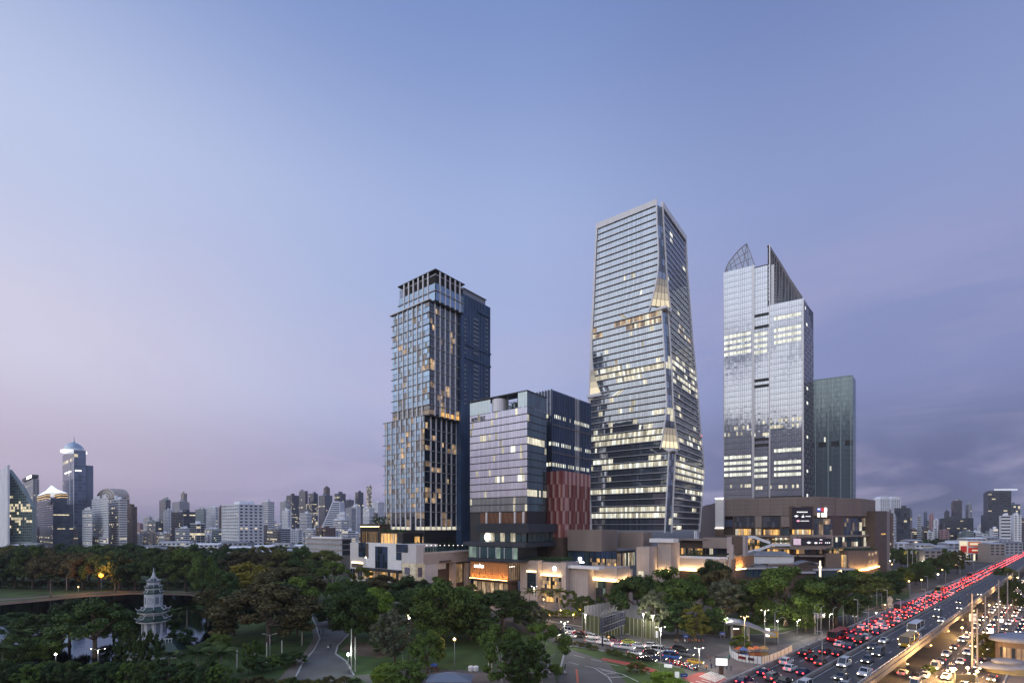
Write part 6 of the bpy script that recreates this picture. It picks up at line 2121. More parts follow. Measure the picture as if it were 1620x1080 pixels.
    for a in (
        ('white grid framed office block with dark open bays above the low white roofs', 352, 378, 416, 797, 640, 'white', 'frame', 4.2, 5.5, .01),
        ('dark glass block with white roof edge left of the white grid framed office', 271, 290, 309, 809, 820, 'dark', 'bands', 3.6, 4, .02),
        ('slim brown tower rising behind the dark white-roofed block', 286, 291, 296, 780, 1500, 'tan', 'grid', 3.6, 4, .05),
        ('green grey tower at the left of the middle skyline', 252, 262, 270, 790, 1300, 'green', 'glass', 4, 4, .03),
        ('white tower at the left of the middle skyline, in front of the green grey one', 258, 266, 276, 806, 1100, 'white', 'grid', 3.4, 4, .02),
        ('grey tower beside the slim brown tower', 272, 284, 300, 793, 1450, 'grey', 'grid', 3.6, 4, .03),
        ('pale green apartment slab right of the dark white-roofed block', 309, 322, 326, 805, 1000, 'green', 'grid', 3.4, 4, .02),
        ('white apartment slab left of the white grid framed office', 326, 340, 346, 802, 1050, 'white', 'grid', 3.4, 4, .02),
        ('brown slim slab touching the white grid framed office', 344, 348, 352, 802, 1200, 'brown', 'grid', 3.4, 4, .0),
        ('pale banded tower right of the white grid framed office', 414, 424, 434, 793, 1050, 'white', 'bands', 4, 4, .02),
        ('slim white apartment tower in front of the dark glass cluster', 446, 455, 461, 807, 1000, 'white', 'grid', 3.2, 4, .02),
        ('pale tower left of the dark round-headed towers', 443, 452, 459, 793, 1500, 'grey', 'grid', 3.6, 4, .03),
        ('dark tower with rounded head and a bright lamp on top', 453, 462, 473, 783, 1600, 'dark', 'bands', 4, 4, .12),
        ('left dark blue glass tower of the middle cluster', 473, 483, 487, 776, 1700, 'blue', 'glass', 4, 4, .03),
        ('right dark blue glass tower of the middle cluster', 488, 496, 503, 780, 1680, 'blue', 'glass', 4, 4, .03),
        ('glass block with yellow lit floors in the middle cluster', 484, 494, 503, 796, 1350, 'dark', 'bands', 4, 4, .35),
        ('white ribbed block in front of the yellow lit one', 474, 486, 493, 811, 1150, 'white', 'bands', 3.4, 4, .02),
        ('dark blue tower under the brown box topped one', 504, 514, 526, 783, 1650, 'blue', 'glass', 4, 4, .03),
        ('brown box topped tower in the middle cluster', 512, 516, 522, 771, 1800, 'brown', 'grid', 4, 4, .0),
        ('dark round-headed tower left of the pointed dark one', 529, 538, 547, 780, 1700, 'dark', 'glass', 4, 4, .02),
        ('dark tower with a white side beside the slim lit one', 562, 567, 575, 778, 1600, 'dark', 'glass', 4, 4, .03),
        ('slim white tower beside the dark one left of the residential tower', 561, 564, 567, 786, 1650, 'white', 'grid', 4, 4, .0),
        ('slim lit spire tower left of the residential tower', 580, 584, 588, 769, 1900, 'tan', 'bands', 4, 4, .3),
        ('white tower nearest the residential tower', 588, 598, 608, 794, 1400, 'white', 'grid', 3.4, 4, .05),
        ('white and blue slab left of the nearest white tower', 574, 584, 592, 803, 1200, 'white', 'grid', 3.4, 4, .02),
        ('pale blue slab behind the slanted white building', 546, 556, 563, 803, 1250, 'grey', 'grid', 3.4, 4, .02),
        ('white slab right of the pale blue slab', 556, 564, 571, 800, 1350, 'white', 'grid', 3.4, 4, .02),
        ('pointed grey tower right of the dark round-headed one', 546, 552, 560, 790, 1800, 'grey', 'glass', 4, 4, .02),
        ('red striped white house among the low roofs', 459, 470, 480, 838, 700, 'white', 'grid', 3.2, 5, .03),
        ('long grey shed-like office left of the red striped house', 425, 440, 460, 836, 800, 'grey', 'bands', 3.4, 5, .02),
        ('brown apartment row right of the red striped house', 499, 515, 531, 834, 850, 'brown', 'grid', 3.2, 4, .03),
        ('white slim apartment block between residential tower and low roofs', 533, 545, 552, 812, 950, 'white', 'grid', 3.2, 4, .03),
        ('pale tower in the gap right of the folded office tower', 1098, 1104, 1112, 798, 1100, 'white', 'grid', 3.4, 4, .03),
        ('slate tower in the gap beside the white light slab', 1111, 1116, 1123, 801, 1300, 'blue', 'grid', 3.6, 4, .0),
        ('tiny white block under the slate tower in the gap', 1117, 1122, 1128, 822, 900, 'white', 'grid', 3.2, 4, .05),
        ('brown slab beside the end block of the mall', 1404, 1412, 1413.5, 811, 520, 'brown', 'grid', 3.4, 4, .03),
        ('white edge slab beside the brown slab at the end of the mall', 1412.5, 1414.5, 1418, 815, 540, 'white', 'grid', 3.4, 8, .0),
        ('dark glass block with green edge right of the twin white towers', 1415, 1440, 1449, 803, 850, 'dark', 'glass', 4, 4, .02),
        ('dark brown square tower in the far right skyline', 1508, 1522, 1531, 791, 1500, 'brown', 'glass', 4, 4, .0),
        ('slim dark block left of the dark brown square tower', 1496, 1502, 1508, 808, 1500, 'dark', 'glass', 4, 4, .03),
        ('grey block right of the dark brown square tower', 1531, 1538, 1545, 797, 1550, 'grey', 'grid', 4, 4, .03),
        ('biggest dark tower at the far right with a pale roof sign', 1563, 1600, 1612, 775, 900, 'dark', 'bands', 4.4, 5, .10),
        ('dark low block under the biggest dark tower', 1564, 1590, 1622, 812, 860, 'dark', 'bands', 4, 5, .06),
        ('white tower with horizontal bands right of the billboard building', 1583, 1599, 1602, 815, 700, 'white', 'bands', 4.6, 9, .0),
        ('pale block at the right edge beside the banded white tower', 1604, 1616, 1630, 814, 760, 'white', 'grid', 3.6, 4, .05),
        ('blue block between the biggest dark tower and the right edge', 1600, 1614, 1630, 797, 1300, 'blue', 'glass', 4, 4, .03),
        ('long dark mall-like block in the far right middle', 1488, 1540, 1564, 819, 1050, 'dark', 'bands', 4, 5, .10),
        ('pale striped block right of the dark glass block with green edge', 1451, 1457, 1462, 815, 900, 'white', 'bands', 3.4, 5, .0),
        ('pink small tower left of the long dark block', 1470, 1477, 1483, 813, 1300, 'pink', 'grid', 3.4, 4, .0),
        ('blue small tower left of the pink one', 1461, 1467, 1473, 810, 1400, 'blue', 'grid', 3.4, 4, .0),
        ('white cubic block below the pink small tower', 1478, 1484, 1487, 822, 1000, 'white', 'grid', 3.4, 6, .0),
    ):
        city(*a)
    # slanted white building
    k = 1100 / F
    root = thing('slanted_building', 'white office building whose left side slants like a ramp', 'building', ((509 - 810) * k, 1100, 0))
    zz = lambda y: CAMH + (HY - y) * k
    pts = [(0, zz(834)), (17 * k, zz(792)), (29 * k, zz(793)), (29 * k, zz(850)), (0, zz(850))]
    mb = MB(); mb.loft([[(x, 0, z) for x, z in pts], [(x, 30, z) for x, z in pts]], WALLS['white']); mb.build('wall', root)
    mb = MB()
    for j in range(14):
        y = 795 + j * 3; xl = max(0, (834 - y) / 42 * 17) if y < 834 else 0
        mb.poly([((xl + 1.5) * k, -.2, zz(y + 1.6)), (28 * k, -.2, zz(y + 1.6)), (28 * k, -.2, zz(y)), ((xl + 1.5) * k, -.2, zz(y))], WINB)
    mb.build('window', root, kind='stuff')
    # twin white round topped towers
    for i, (x0, x1) in enumerate(((1392, 1408.5), (1409, 1425))):
        Y = 1250 + i * 20; k = Y / F
        o = thing('apartment_tower', '%s of the twin white round-topped apartment towers' % ('left' if i == 0 else 'right'), 'building', (((x0 + x1) / 2 - 810) * k, Y, 0), 0, 'twin white towers')
        wd = (x1 - x0) / 2 * k; zt = CAMH + (HY - 789) * k
        mb = MB(); pr = [(-wd, 0), (wd, 0)]
        ring = [(-wd, 0), (wd, 0), (wd, zt)] + [(wd * cos(pi * t / 10), zt + 7 * sin(pi * t / 10)) for t in range(1, 10)] + [(-wd, zt)]
        mb.loft([[(x, 0, z) for x, z in ring], [(x, 20, z) for x, z in ring]], WALLS['white']); mb.build('wall', o)
        mb = MB()
        for c in range(5):
            xa = -wd * .8 + c * wd * .36
            for j in range(24):
                z = zt - 3 - j * 3.4
                mb.poly([(xa, -.15, z), (xa + wd * .17, -.15, z), (xa + wd * .17, -.15, z + 2), (xa, -.15, z + 2)], WIN)
        mb.build('window', o, kind='stuff')
    # the big far right tower's roof sign
    k = 880 / F
    mb = MB(); mb.box(0, 0, 0, 36 * k, 1.5, 3.2, mat('roof_sign', (.6, .6, .6), .5, emit=(.8, .85, 1), estr=.5))
    p = at(1574, 775.5, 880); top('roof_sign', 'pale lit strip sign along the top of the biggest dark tower', 'sign', mb, p)
    # billboard building
    k = 560 / F
    root = thing('billboard_building', 'low white building carrying two large red and cream billboards beside the flyover', 'building', ((1517 - 810) * k, 560, 0))
    zz = lambda y: CAMH + (HY - y) * k
    mb = MB(); mb.box(0, 0, 0, 48 * k, 18, zz(855), WALLS['white']); mb.box(34 * k, -.01 - 3, 0, 40 * k, -.01, zz(858), WALLS['brown']); mb.build('wall', root)
    RB = mat('red_poster', (.30, .02, .02), .5, emit=(.8, .05, .04), estr=.35); CB = mat('cream_poster', (.6, .52, .36), .5, emit=(1, .85, .55), estr=.7)
    OB = mat('orange_poster', (.4, .12, .05), .5, emit=(.9, .25, .1), estr=.4)
    for x0, x1, y0, y1, m, d in ((1, 13, 855.5, 874, CB, .4), (2, 12, 863, 873.5, RB, .6), (15, 34, 856.5, 863.5, OB, .4), (15, 34, 866, 874, RB, .4), (17, 32, 858.5, 861.5, CB, .6), (20, 30, 869, 871, CB, .6)):
        mb = MB(); mb.box(x0 * k, -d, zz(y1), x1 * k, -.02, zz(y0), m); mb.build('billboard', root)
    mb = MB()
    for i in range(9): mb.box((1 + i * 3.7) * k, -.2, zz(886), (3.2 + i * 3.7) * k, -.02, zz(876), WIN if i % 3 else CLIT)
    mb.build('window', root)
    # columned office left of the podium
    fr = Frame(540, 400, 52)
    root = fr.thing('columned_office', 'low pale office with rows of white vertical fins left of the white podium', 'building')
    B, A = fr.b(485), fr.a(556)
    mb = MB(); mb.box(.8, .8, 0, A, B, fr.z(853), WIN); mb.build('wall', root)
    n = 24
    for i in range(n + 1):
        mb = MB(); sbox(mb, 'L', 0, 0, B * i / n - .25, B * i / n + .3, fr.z(880), fr.z(853), -.7, .3, WALLS['white']); mb.build('fin', root)
    for y in (853, 861, 870, 879.5):
        mb = MB(); mb.box(-.45, -.45, fr.z(y) - .4, A, B, fr.z(y) + .5, WALLS['tan']); mb.build('floor_band', root)
    mb = MB(); mb.box(2, 2, fr.z(852.4), A - 2, B - 5, fr.z(849.5), WALLS['white']); mb.build('roof_box', root)
    mb = MB(); mb.box(-3, -3, 0, A, B + 6, fr.z(881), WALLS['tan']); mb.build('base', root)


landmarks()


def shed(px0, px1, ytop, Y, m, label, group, deep=14, ridge=1.5):
    k = Y / F
    h = CAMH + (HY - ytop) * k
    o = thing('low_building', label, 'building', ((px0 - 810) * k, Y, 0), 0, group)
    W_ = (px1 - px0) * k
    mb = MB(); mb.box(0, 0, 0, W_, deep, h - ridge, m); mb.build('wall', o)
    mb = MB(); r = [(-.5, -.5, h - ridge), (-.5, deep / 2, h), (-.5, deep + .5, h - ridge)]
    mb.loft([r, [(W_ + .5, y, z) for _, y, z in r]], random.choice([ROOFG, WALLS['white'], WALLS['grey'], CONC])); mb.build('roof', o)
    mb = MB()
    n = max(1, int(W_ / 5))
    nf = max(1, int((h - ridge) / 3.4))
    for i in range(n):
        for j in range(min(nf, 4)):
            z1 = h - ridge - .8 - j * 3.2
            if z1 < 2: continue
            mb.poly([(W_ * (i + .2) / n, -.1, z1 - 1.6), (W_ * (i + .8) / n, -.1, z1 - 1.6), (W_ * (i + .8) / n, -.1, z1), (W_ * (i + .2) / n, -.1, z1)], CLIT if rnd() < .07 else WIN)
    if mb.f: mb.build('window', o, kind='stuff')


def fill(n, xa, xb, ya, yb, Ya, Yb, place, group, wmin=9, wmax=26, tall=.3):
    """the crowd of lesser blocks, back to front, named by their order from the left"""
    items = sorted([(xa + (xb - xa) * (i + uni(.1, .9)) / n, rnd()) for i in range(n)])
    for i, (x, t) in enumerate(items):
        Y = Ya + (Yb - Ya) * t
        w_ = uni(wmin, wmax) * 900 / Y
        base = HY + CAMH * F / Y
        y = uni(ya, yb)
        wl = random.choice(['white', 'white', 'white', 'grey', 'tan', 'grey', 'brown', 'pink', 'green'])
        lab = '%s city block, %s from the left %s' % ({'white': 'white', 'grey': 'grey', 'tan': 'tan', 'brown': 'brown', 'pink': 'pinkish', 'green': 'pale green'}[wl], ordw(i + 1), place)
        if rnd() < tall:
            city(lab, x, x + w_ * uni(.4, .7), x + w_, y - uni(4, 14), Y, wl, random.choice(['grid', 'bands', 'glass']), 3.4, 4.5, .14, group=group)
        else:
            city(lab, x, x + w_ * uni(.4, .7), x + w_, y, Y, wl, random.choice(['grid', 'bands']), 3.4, 4.5, .11, group=group)


fill(34, 205, 605, 818, 832, 1200, 2200, 'in the far middle skyline', 'far middle skyline blocks', 14, 34, .5)
fill(40, 205, 610, 834, 846, 720, 1100, 'in the low middle distance', 'low middle distance blocks', 12, 30, .05)
fill(16, 1405, 1620, 822, 834, 1100, 1900, 'in the far right skyline', 'far right skyline blocks', 14, 30, .2)
fill(20, 1420, 1600, 834, 846, 780, 1100, 'in the low right distance', 'low right distance blocks', 12, 24, .0)
fill(8, -5, 130, 826, 840, 900, 1300, 'among the far left towers', 'far left lesser blocks', 14, 30, .2)
fill(6, 1095, 1135, 826, 840, 800, 1100, 'in the gap left of the mall', 'gap blocks', 8, 12, .0)
SH = [(250, 300, 856), (300, 345, 859), (345, 392, 856), (262, 310, 866), (310, 352, 869), (360, 400, 864), (400, 432, 862), (430, 458, 858), (2, 30, 861), (32, 56, 859), (395, 440, 871), (440, 470, 868), (465, 500, 861), (215, 250, 862), (180, 212, 866), (500, 540, 858)]
for i, (a, b, y) in enumerate(SH):
    shed(a, b, y, 560 - (y - 856) * 8 + i, random.choice([WALLS['white'], WALLS['white'], WALLS['grey']]), 'low pale roofed hall, %s of the low halls beyond the park trees' % ordw(i + 1), 'low halls beyond the park')
SH = [(1448, 1478, 859), (1480, 1500, 862), (1500, 1518, 857), (1462, 1490, 868), (1490, 1515, 866), (1566, 1590, 858), (1590, 1618, 856), (1530, 1560, 850), (1555, 1580, 848), (1580, 1600, 852), (1438, 1460, 853), (1420, 1440, 857)]
for i, (a, b, y) in enumerate(SH):
    shed(a, b, y, 600 - (y - 850) * 8 + i, random.choice([WALLS['white'], WALLS['grey'], WALLS['tan']]), 'low roofed building, %s of the low buildings left and right of the billboards' % ordw(i + 1), 'low buildings by the far flyover')


# ================================================================== STREET LIFE
random.seed(77)
PAINTC = mat('car_paint', (.5, .5, .5), .25, .1, 1.6, objcol=True)
CGL = mat('car_glass', (.012, .014, .018), .08, 0, 1.7)
TYRE = mat('tyre', (.02, .02, .02), .9)
HUB = mat('wheel_hub', (.35, .35, .36), .4, .6)
TAIL = mat('tail_light', (.3, .01, .01), .4, emit=(1.0, .045, .05), estr=9.0)
HEAD = mat('head_light', (.8, .8, .75), .4, emit=(1.0, .86, .62), estr=10.0)
HEADF = mat('far_head_light', (.8, .8, .75), .4, emit=(1.0, .84, .58), estr=9.0)
TAILF = mat('far_tail_light', (.3, .01, .01), .4, emit=(1.0, .05, .05), estr=9.0)


def car_profile(kind):
    if kind == 'saloon': return 4.5, 1.42, [(-2.2, .35, .95, .74), (-2.1, .28, 1.0, .84), (-1.2, .25, 1.02, .88), (1.0, .25, .95, .88), (2.0, .28, .82, .84), (2.22, .38, .68, .72)], [(-1.75, .98, .70), (-.95, 1.40, .60), (.35, 1.42, .60), (1.15, .95, .70)]
    if kind == 'hatch': return 4.0, 1.5, [(-1.95, .35, 1.0, .74), (-1.9, .28, 1.05, .83), (-1.0, .25, 1.05, .86), (.9, .25, .98, .86), (1.8, .28, .86, .82), (1.98, .38, .7, .7)], [(-1.8, 1.02, .72), (-1.45, 1.45, .62), (.3, 1.5, .62), (1.1, .97, .7)]
    if kind == 'pickup': return 5.2, 1.75, [(-2.6, .5, 1.15, .84), (-2.5, .42, 1.2, .9), (-.9, .4, 1.2, .92), (1.3, .4, 1.15, .92), (2.4, .42, 1.05, .88), (2.6, .5, .9, .78)], [(-.85, 1.2, .78), (-.6, 1.72, .68), (.7, 1.74, .68), (1.4, 1.15, .76)]
    if kind == 'bus': return 11.4, 3.1, [(-5.7, .45, 1.25, 1.15), (-5.6, .38, 1.35, 1.22), (0, .36, 1.35, 1.24), (5.5, .38, 1.3, 1.22), (5.7, .48, 1.2, 1.15)], [(-5.65, 1.33, 1.2), (-5.55, 3.02, 1.12), (5.35, 3.05, 1.12), (5.62, 1.28, 1.18)]
    if kind == 'van': return 5.0, 2.1, [(-2.45, .4, 1.1, .84), (-2.4, .32, 1.15, .9), (-1.0, .3, 1.15, .92), (1.4, .3, 1.1, .92), (2.3, .32, .95, .88), (2.48, .42, .75, .76)], [(-2.4, 1.12, .84), (-2.3, 2.02, .74), (1.0, 2.08, .74), (2.0, 1.05, .8)]
    return 4.7, 1.7, [(-2.3, .42, 1.08, .8), (-2.2, .35, 1.12, .88), (-1.2, .32, 1.14, .92), (1.1, .32, 1.08, .92), (2.1, .36, .98, .88), (2.32, .45, .82, .76)], [(-2.15, 1.1, .78), (-1.75, 1.66, .68), (.4, 1.7, .68), (1.2, 1.08, .76)]


CARM = {}
for kd in ('saloon', 'hatch', 'pickup', 'van', 'suv', 'bus'):
    L, Hh, st, cb = car_profile(kd)
    b = MB()
    b.loft([[(x, -w, z0), (x, -w * 1.02, (z0 + z1) / 2), (x, -w * .93, z1), (x, w * .93, z1), (x, w * 1.02, (z0 + z1) / 2), (x, w, z0)] for x, z0, z1, w in st], PAINTC)
    (xa, za, wa), (xb, zb_, wb), (xc, zc_, wc), (xd, zd, wd) = cb
    b.poly([(xb, -wb, zb_), (xc, -wc, zc_), (xc, wc, zc_), (xb, wb, zb_)], PAINTC)
    for s_ in (-1, 1):
        for (p, q) in (((xa, wa, za), (xb, wb, zb_)), ((xd, wd, zd), (xc, wc, zc_)), ((-.2, wa, za), (-.15, wb, zb_))):
            b.bar((p[0], s_ * p[1], p[2]), (q[0], s_ * q[1], q[2]), .09, .09, PAINTC)
    g = MB()
    for s_ in (-1, 1):
        g.poly([(xa + .06, s_ * (wa - .01), za), (xd - .06, s_ * (wd - .01), zd), (xc, s_ * (wc - .005), zc_ - .03), (xb, s_ * (wb - .005), zb_ - .03)], CGL)
    g.poly([(xa, -wa, za), (xb, -wb, zb_ - .02), (xb, wb, zb_ - .02), (xa, wa, za)], CGL)
    g.poly([(xd, -wd, zd), (xc, -wc, zc_ - .02), (xc, wc, zc_ - .02), (xd, wd, zd)], CGL)
    wh = MB()
    ring = lambda r, y: [(r * cos(2 * pi * i / 14), y, r * sin(2 * pi * i / 14)) for i in range(14)]
    wh.loft([ring(.24, -.11), ring(.32, -.10), ring(.32, .10), ring(.24, .11)], TYRE, True, False)
    hb = MB(); hb.loft([ring(.22, -.10), ring(.22, .10)], HUB)
    L0, L1 = st[0][0], st[-1][0]
    tl = MB(); tl.box(-.03, -.16, -.09, .03, .16, .09, TAIL)
    hl = MB(); hl.box(-.03, -.15, -.08, .03, .15, .08, HEAD)
    CARM[kd] = dict(body=b.mesh('body'), window=g.mesh('window'), tyre=wh.mesh('wheel'), hub=hb.mesh('hub'), tail=tl.mesh('tail_light'), head=hl.mesh('headlight'), L0=L0, L1=L1, wz=st[0][3], zl=(st[0][1] + st[0][2]) / 2 + .12, zh=(st[-1][1] + st[-1][2]) / 2 + .05, ax=(st[0][0] * .62, st[-1][0] * .64))
    # one-piece far versions, lamps included
    for nm_, tm_, hm_ in (('far', TAILF, HEADF),):
        f = MB()
        f.v, f.f, f.m, f.mats = list(b.v), list(b.f), list(b.m), list(b.mats)
        n = len(f.v)
        for q, mm in zip(g.f, g.m):
            f.f.append(tuple(i + n for i in q)); f.m.append(f.mi(CGL))
        f.v += g.v
        for s_ in (-1, 1):
            f.box(L0 - .05, s_ * .62 - .25, .72, L0 + .02, s_ * .62 + .25, 1.0, tm_)
            f.box(L1 - .04, s_ * .58 - .22, .58, L1 + .05, s_ * .58 + .22, .82, hm_)
            for x in (st[0][0] * .62, st[-1][0] * .64):
                f.box(x - .3, s_ * .8 - .1, 0, x + .3, s_ * .8 + .1, .6, TYRE)
        CARM[kd][nm_] = f.mesh('car')
CCOL = {'white': (.66, .66, .66), 'black': (.012, .012, .014), 'silver': (.36, .37, .38), 'grey': (.11, .115, .12), 'red': (.30, .022, .025), 'navy': (.018, .03, .085), 'blue': (.03, .09, .30), 'yellow': (.50, .30, .03), 'yellow-green': (.35, .42, .03), 'bronze': (.12, .085, .055), 'pink': (.42, .10, .18), 'green': (.03, .15, .06)}
NCAR = [0]


def car(p, ang, kd, colr, label, group, detail=True):
    c = CCOL[colr]
    NCAR[0] += 1
    if not detail:
        o = link(bpy.data.objects.new('bus' if kd == 'bus' else 'car', CARM[kd]['far']))
        o.location = p; o.rotation_euler = (0, 0, ang); o.color = (*c, 1)
        return tag(o, label, 'bus' if kd == 'bus' else 'car', group)
    M = CARM[kd]
    o = thing('bus' if kd == 'bus' else 'car', label, 'bus' if kd == 'bus' else 'car', p, ang, group)
    bd = link(bpy.data.objects.new('body', M['body']), o); bd.color = (*c, 1)
    link(bpy.data.objects.new('window', M['window']), o)
    for s_ in (-1, 1):
        for x in M['ax']:
            w_ = link(bpy.data.objects.new('wheel', M['tyre']), o); w_.location = (x, s_ * .80, .32)
            link(bpy.data.objects.new('hub', M['hub']), w_)
        t = link(bpy.data.objects.new('tail_light', M['tail']), o); t.location = (M['L0'] - .02, s_ * (M['wz'] - .14), M['zl'])
        h = link(bpy.data.objects.new('headlight', M['head']), o); h.location = (M['L1'] + .02, s_ * (M['wz'] - .16), M['zh'])
    return o


KW = {'bus': 'bus', 'saloon': 'saloon', 'hatch': 'hatchback', 'pickup': 'pickup', 'van': 'van', 'suv': 'tall car'}
FANG = math.atan2(FD.y, FD.x)
PICK = ['saloon', 'saloon', 'hatch', 'suv', 'pickup', 'van']
CP = ['white', 'white', 'silver', 'black', 'grey', 'bronze', 'red', 'navy']
# flyover, carriageway heading away: three dense lanes of tail lights
for li, (t, nm) in enumerate(((1.9, 'median'), (4.75, 'middle'), (7.5, 'outer'))):
    s_ = -14 + li * 2.5; k = 0
    while s_ < 520:
        if not (s_ < 40 and rnd() < .25):
            k += 1
            kd, cl = random.choice(PICK), random.choice(CP)
            if li == 2 and k in (5, 13, 22, 33): kd, cl = 'bus', ('white', 'red', 'yellow', 'blue')[k % 4]; s_ += 5
            p = fly(s_, t + uni(-.25, .25), DZ + .006)
            car(p, FANG + uni(-.015, .015), kd, cl, '%s %s, %s vehicle from the camera in the flyover\'s %s lane heading away' % (cl, KW[kd], ordw(k), nm), 'cars queuing up the flyover', s_ < 70)
        s_ += uni(6.6, 10.5) + (3 if s_ < 50 else 0) + (4 if kd == 'bus' else 0)
# flyover, carriageway towards the camera: few
for li, (t, ss) in enumerate(((-2.2, (-4, 22, 47, 58, 96, 140)), (-4.9, (10, 30, 40, 66, 84, 120, 170)), (-7.5, (2, 17, 60, 70, 110, 150, 210)))):
    for k, s_ in enumerate(ss):
        kd, cl = random.choice(PICK), random.choice(['white', 'silver', 'grey'])
        if (li, k) in ((2, 2), (1, 4)): kd, cl = 'bus', ('white', 'yellow')[li - 1]
        car(fly(s_, t, DZ + .006), FANG + pi, kd, cl, '%s %s coming down the flyover, %s in the %s lane right of the median' % (cl, KW[kd], ordw(k + 1), ordw(li + 1)), 'cars coming down the flyover')
# ground street on the right: headlights towards the camera
for li, t in enumerate((-12.0, -15.8, -19.8, -23.8)):
    s_ = 26 + li * 5; k = 0
    while s_ < 330:
        k += 1
        kd, cl = random.choice(PICK), random.choice(CP)
        lane = ('first', 'second', 'third', 'fourth')[li]
        car(fly(s_, t + uni(-.3, .3), .055), FANG + pi + uni(-.03, .03), kd, cl, '%s %s with headlights on, %s car of the %s street lane from the flyover' % (cl, KW[kd], ordw(k), lane), 'cars in the street beside the flyover', s_ < 60)
        s_ += uni(8, 17)
# far ends of both queues, past the countable ones
st_ = MB()
bx = CARM['saloon']['far']
for (s0, s1, lanes, dr, z) in ((522, 1000, (1.9, 4.75, 7.5), 0, DZ), (335, 700, (-12, -15.8, -19.8, -23.8), pi, .05)):
    for t in lanes:
        s_ = s0 + uni(0, 8)
        while s_ < s1:
            p = fly(s_, t, z)
            M = Matrix.Translation(p) @ Matrix.Rotation(FANG + dr, 4, 'Z')
            n = len(st_.v)
            st_.v += [tuple(M @ v.co) for v in bx.vertices]
            for q in bx.polygons:
                st_.f.append(tuple(i + n for i in q.vertices)); st_.m.append(st_.mi(bx.materials[q.material_index] if bx.materials[q.material_index] is not PAINTC else random.choice([WALLS['white'], WALLS['dark'], WALLS['grey']])))
            s_ += uni(7, 13)
o = st_.build('distant_traffic'); tag(o, 'far cars merging into a stream of red and white lamps at the right edge', 'traffic', None, 'stuff')
# service road on the left of the flyover
for i, s_ in enumerate((60, 71, 92, 104, 133, 147, 170, 181, 205)):
    kd, cl = random.choice(PICK), random.choice(CP)
    car(fly(s_, 13.2 + uni(-1.5, 1.5), .056), FANG, kd, cl, '%s %s on the service road left of the flyover, %s along it' % (cl, KW[kd], ordw(i + 1)), 'cars on the service road', s_ < 60)
# the waiting avenue: (x, y, colour, kind)
ang = math.atan2(-.62, 1.0)
JAM = [(876, 1005, 'white', 'saloon'), (887, 1001, 'black', 'suv'), (900, 999.5, 'white', 'van'), (902, 1007, 'white', 'saloon'), (916, 1003, 'red', 'saloon'), (919, 1007.5, 'black', 'suv'), (934, 1002.5, 'silver', 'saloon'), (940, 1009.5, 'white', 'suv'),
       (936, 1016, 'silver', 'saloon'), (955, 1012, 'white', 'saloon'), (968, 1013.5, 'black', 'suv'), (957, 1019, 'white', 'pickup'), (973, 1018, 'pink', 'saloon'), (985, 1014.5, 'grey', 'saloon'), (978, 1024, 'white', 'saloon'), (994, 1017.5, 'yellow-green', 'saloon'), (1010, 1023, 'white', 'saloon'),
       (993, 1026, 'white', 'suv'), (1004, 1035, 'white', 'hatch'), (1032, 1024, 'white', 'suv'), (1030, 1033, 'black', 'saloon'), (1043, 1031, 'white', 'van'), (1024, 1046, 'black', 'pickup'), (1042, 1043, 'navy', 'saloon'), (1063, 1041, 'blue', 'van'), (1075, 1029, 'black', 'suv'), (1085, 1037, 'grey', 'suv'), (1058, 1031, 'silver', 'hatch'), (1100, 1049, 'yellow', 'saloon')]
WHERE = ['ahead of the leftmost', 'far back']
for i, (x, y, cl, kd) in enumerate(sorted(JAM)):
    car(gnd(x, y, .06), ang + uni(-.06, .06), kd, cl, '%s %s in the avenue jam, %s from the left' % (cl, KW[kd], ordw(i + 1)), 'cars waiting on the avenue')
car(gnd(1450, 1073), R(215), 'suv', 'navy', 'dark blue car with headlights on, at the mouth of the underpass at bottom', 'cars at the bottom crossing')
car(gnd(1462, 1066), R(225), 'hatch', 'grey', 'grey hatchback just behind the dark blue car at the bottom', 'cars at the bottom crossing')
car(gnd(1428, 1066), R(40), 'saloon', 'white', 'white saloon coming out from under the flyover', 'cars at the bottom crossing')
car(gnd(1612, 984), FANG, 'van', 'white', 'white minibus parked beside the round-roofed building at the right edge', 'parked vans')


# ------------------------------------------------------------------ motorcycles and people
def skin_mesh(name, joints, bones, mats_by_z, root=0):
    me = bpy.data.meshes.new('t'); me.from_pydata([j[0] for j in joints], bones, [])
    ob = bpy.data.objects.new('t', me); COL.objects.link(ob)
    md = ob.modifiers.new('s', 'SKIN')
    for i, v in enumerate(me.skin_vertices[0].data):
        r = joints[i][1]; v.radius = (r, r) if isinstance(r, (int, float)) else r; v.use_root = (i == root)
    ob.modifiers.new('u', 'SUBSURF').levels = 1
    ob.modifiers['u'].render_levels = 1
    ev = ob.evaluated_get(bpy.context.evaluated_depsgraph_get())
    out = bpy.data.meshes.new_from_object(ev)
    out.name = name
    bpy.data.objects.remove(ob)
    out.materials.clear()
    for m in (CLOTH, TROUS, SKIN, HAIR): out.materials.append(m)
    for p in out.polygons:
        p.material_index = mats_by_z(p.center); p.use_smooth = True
    return out


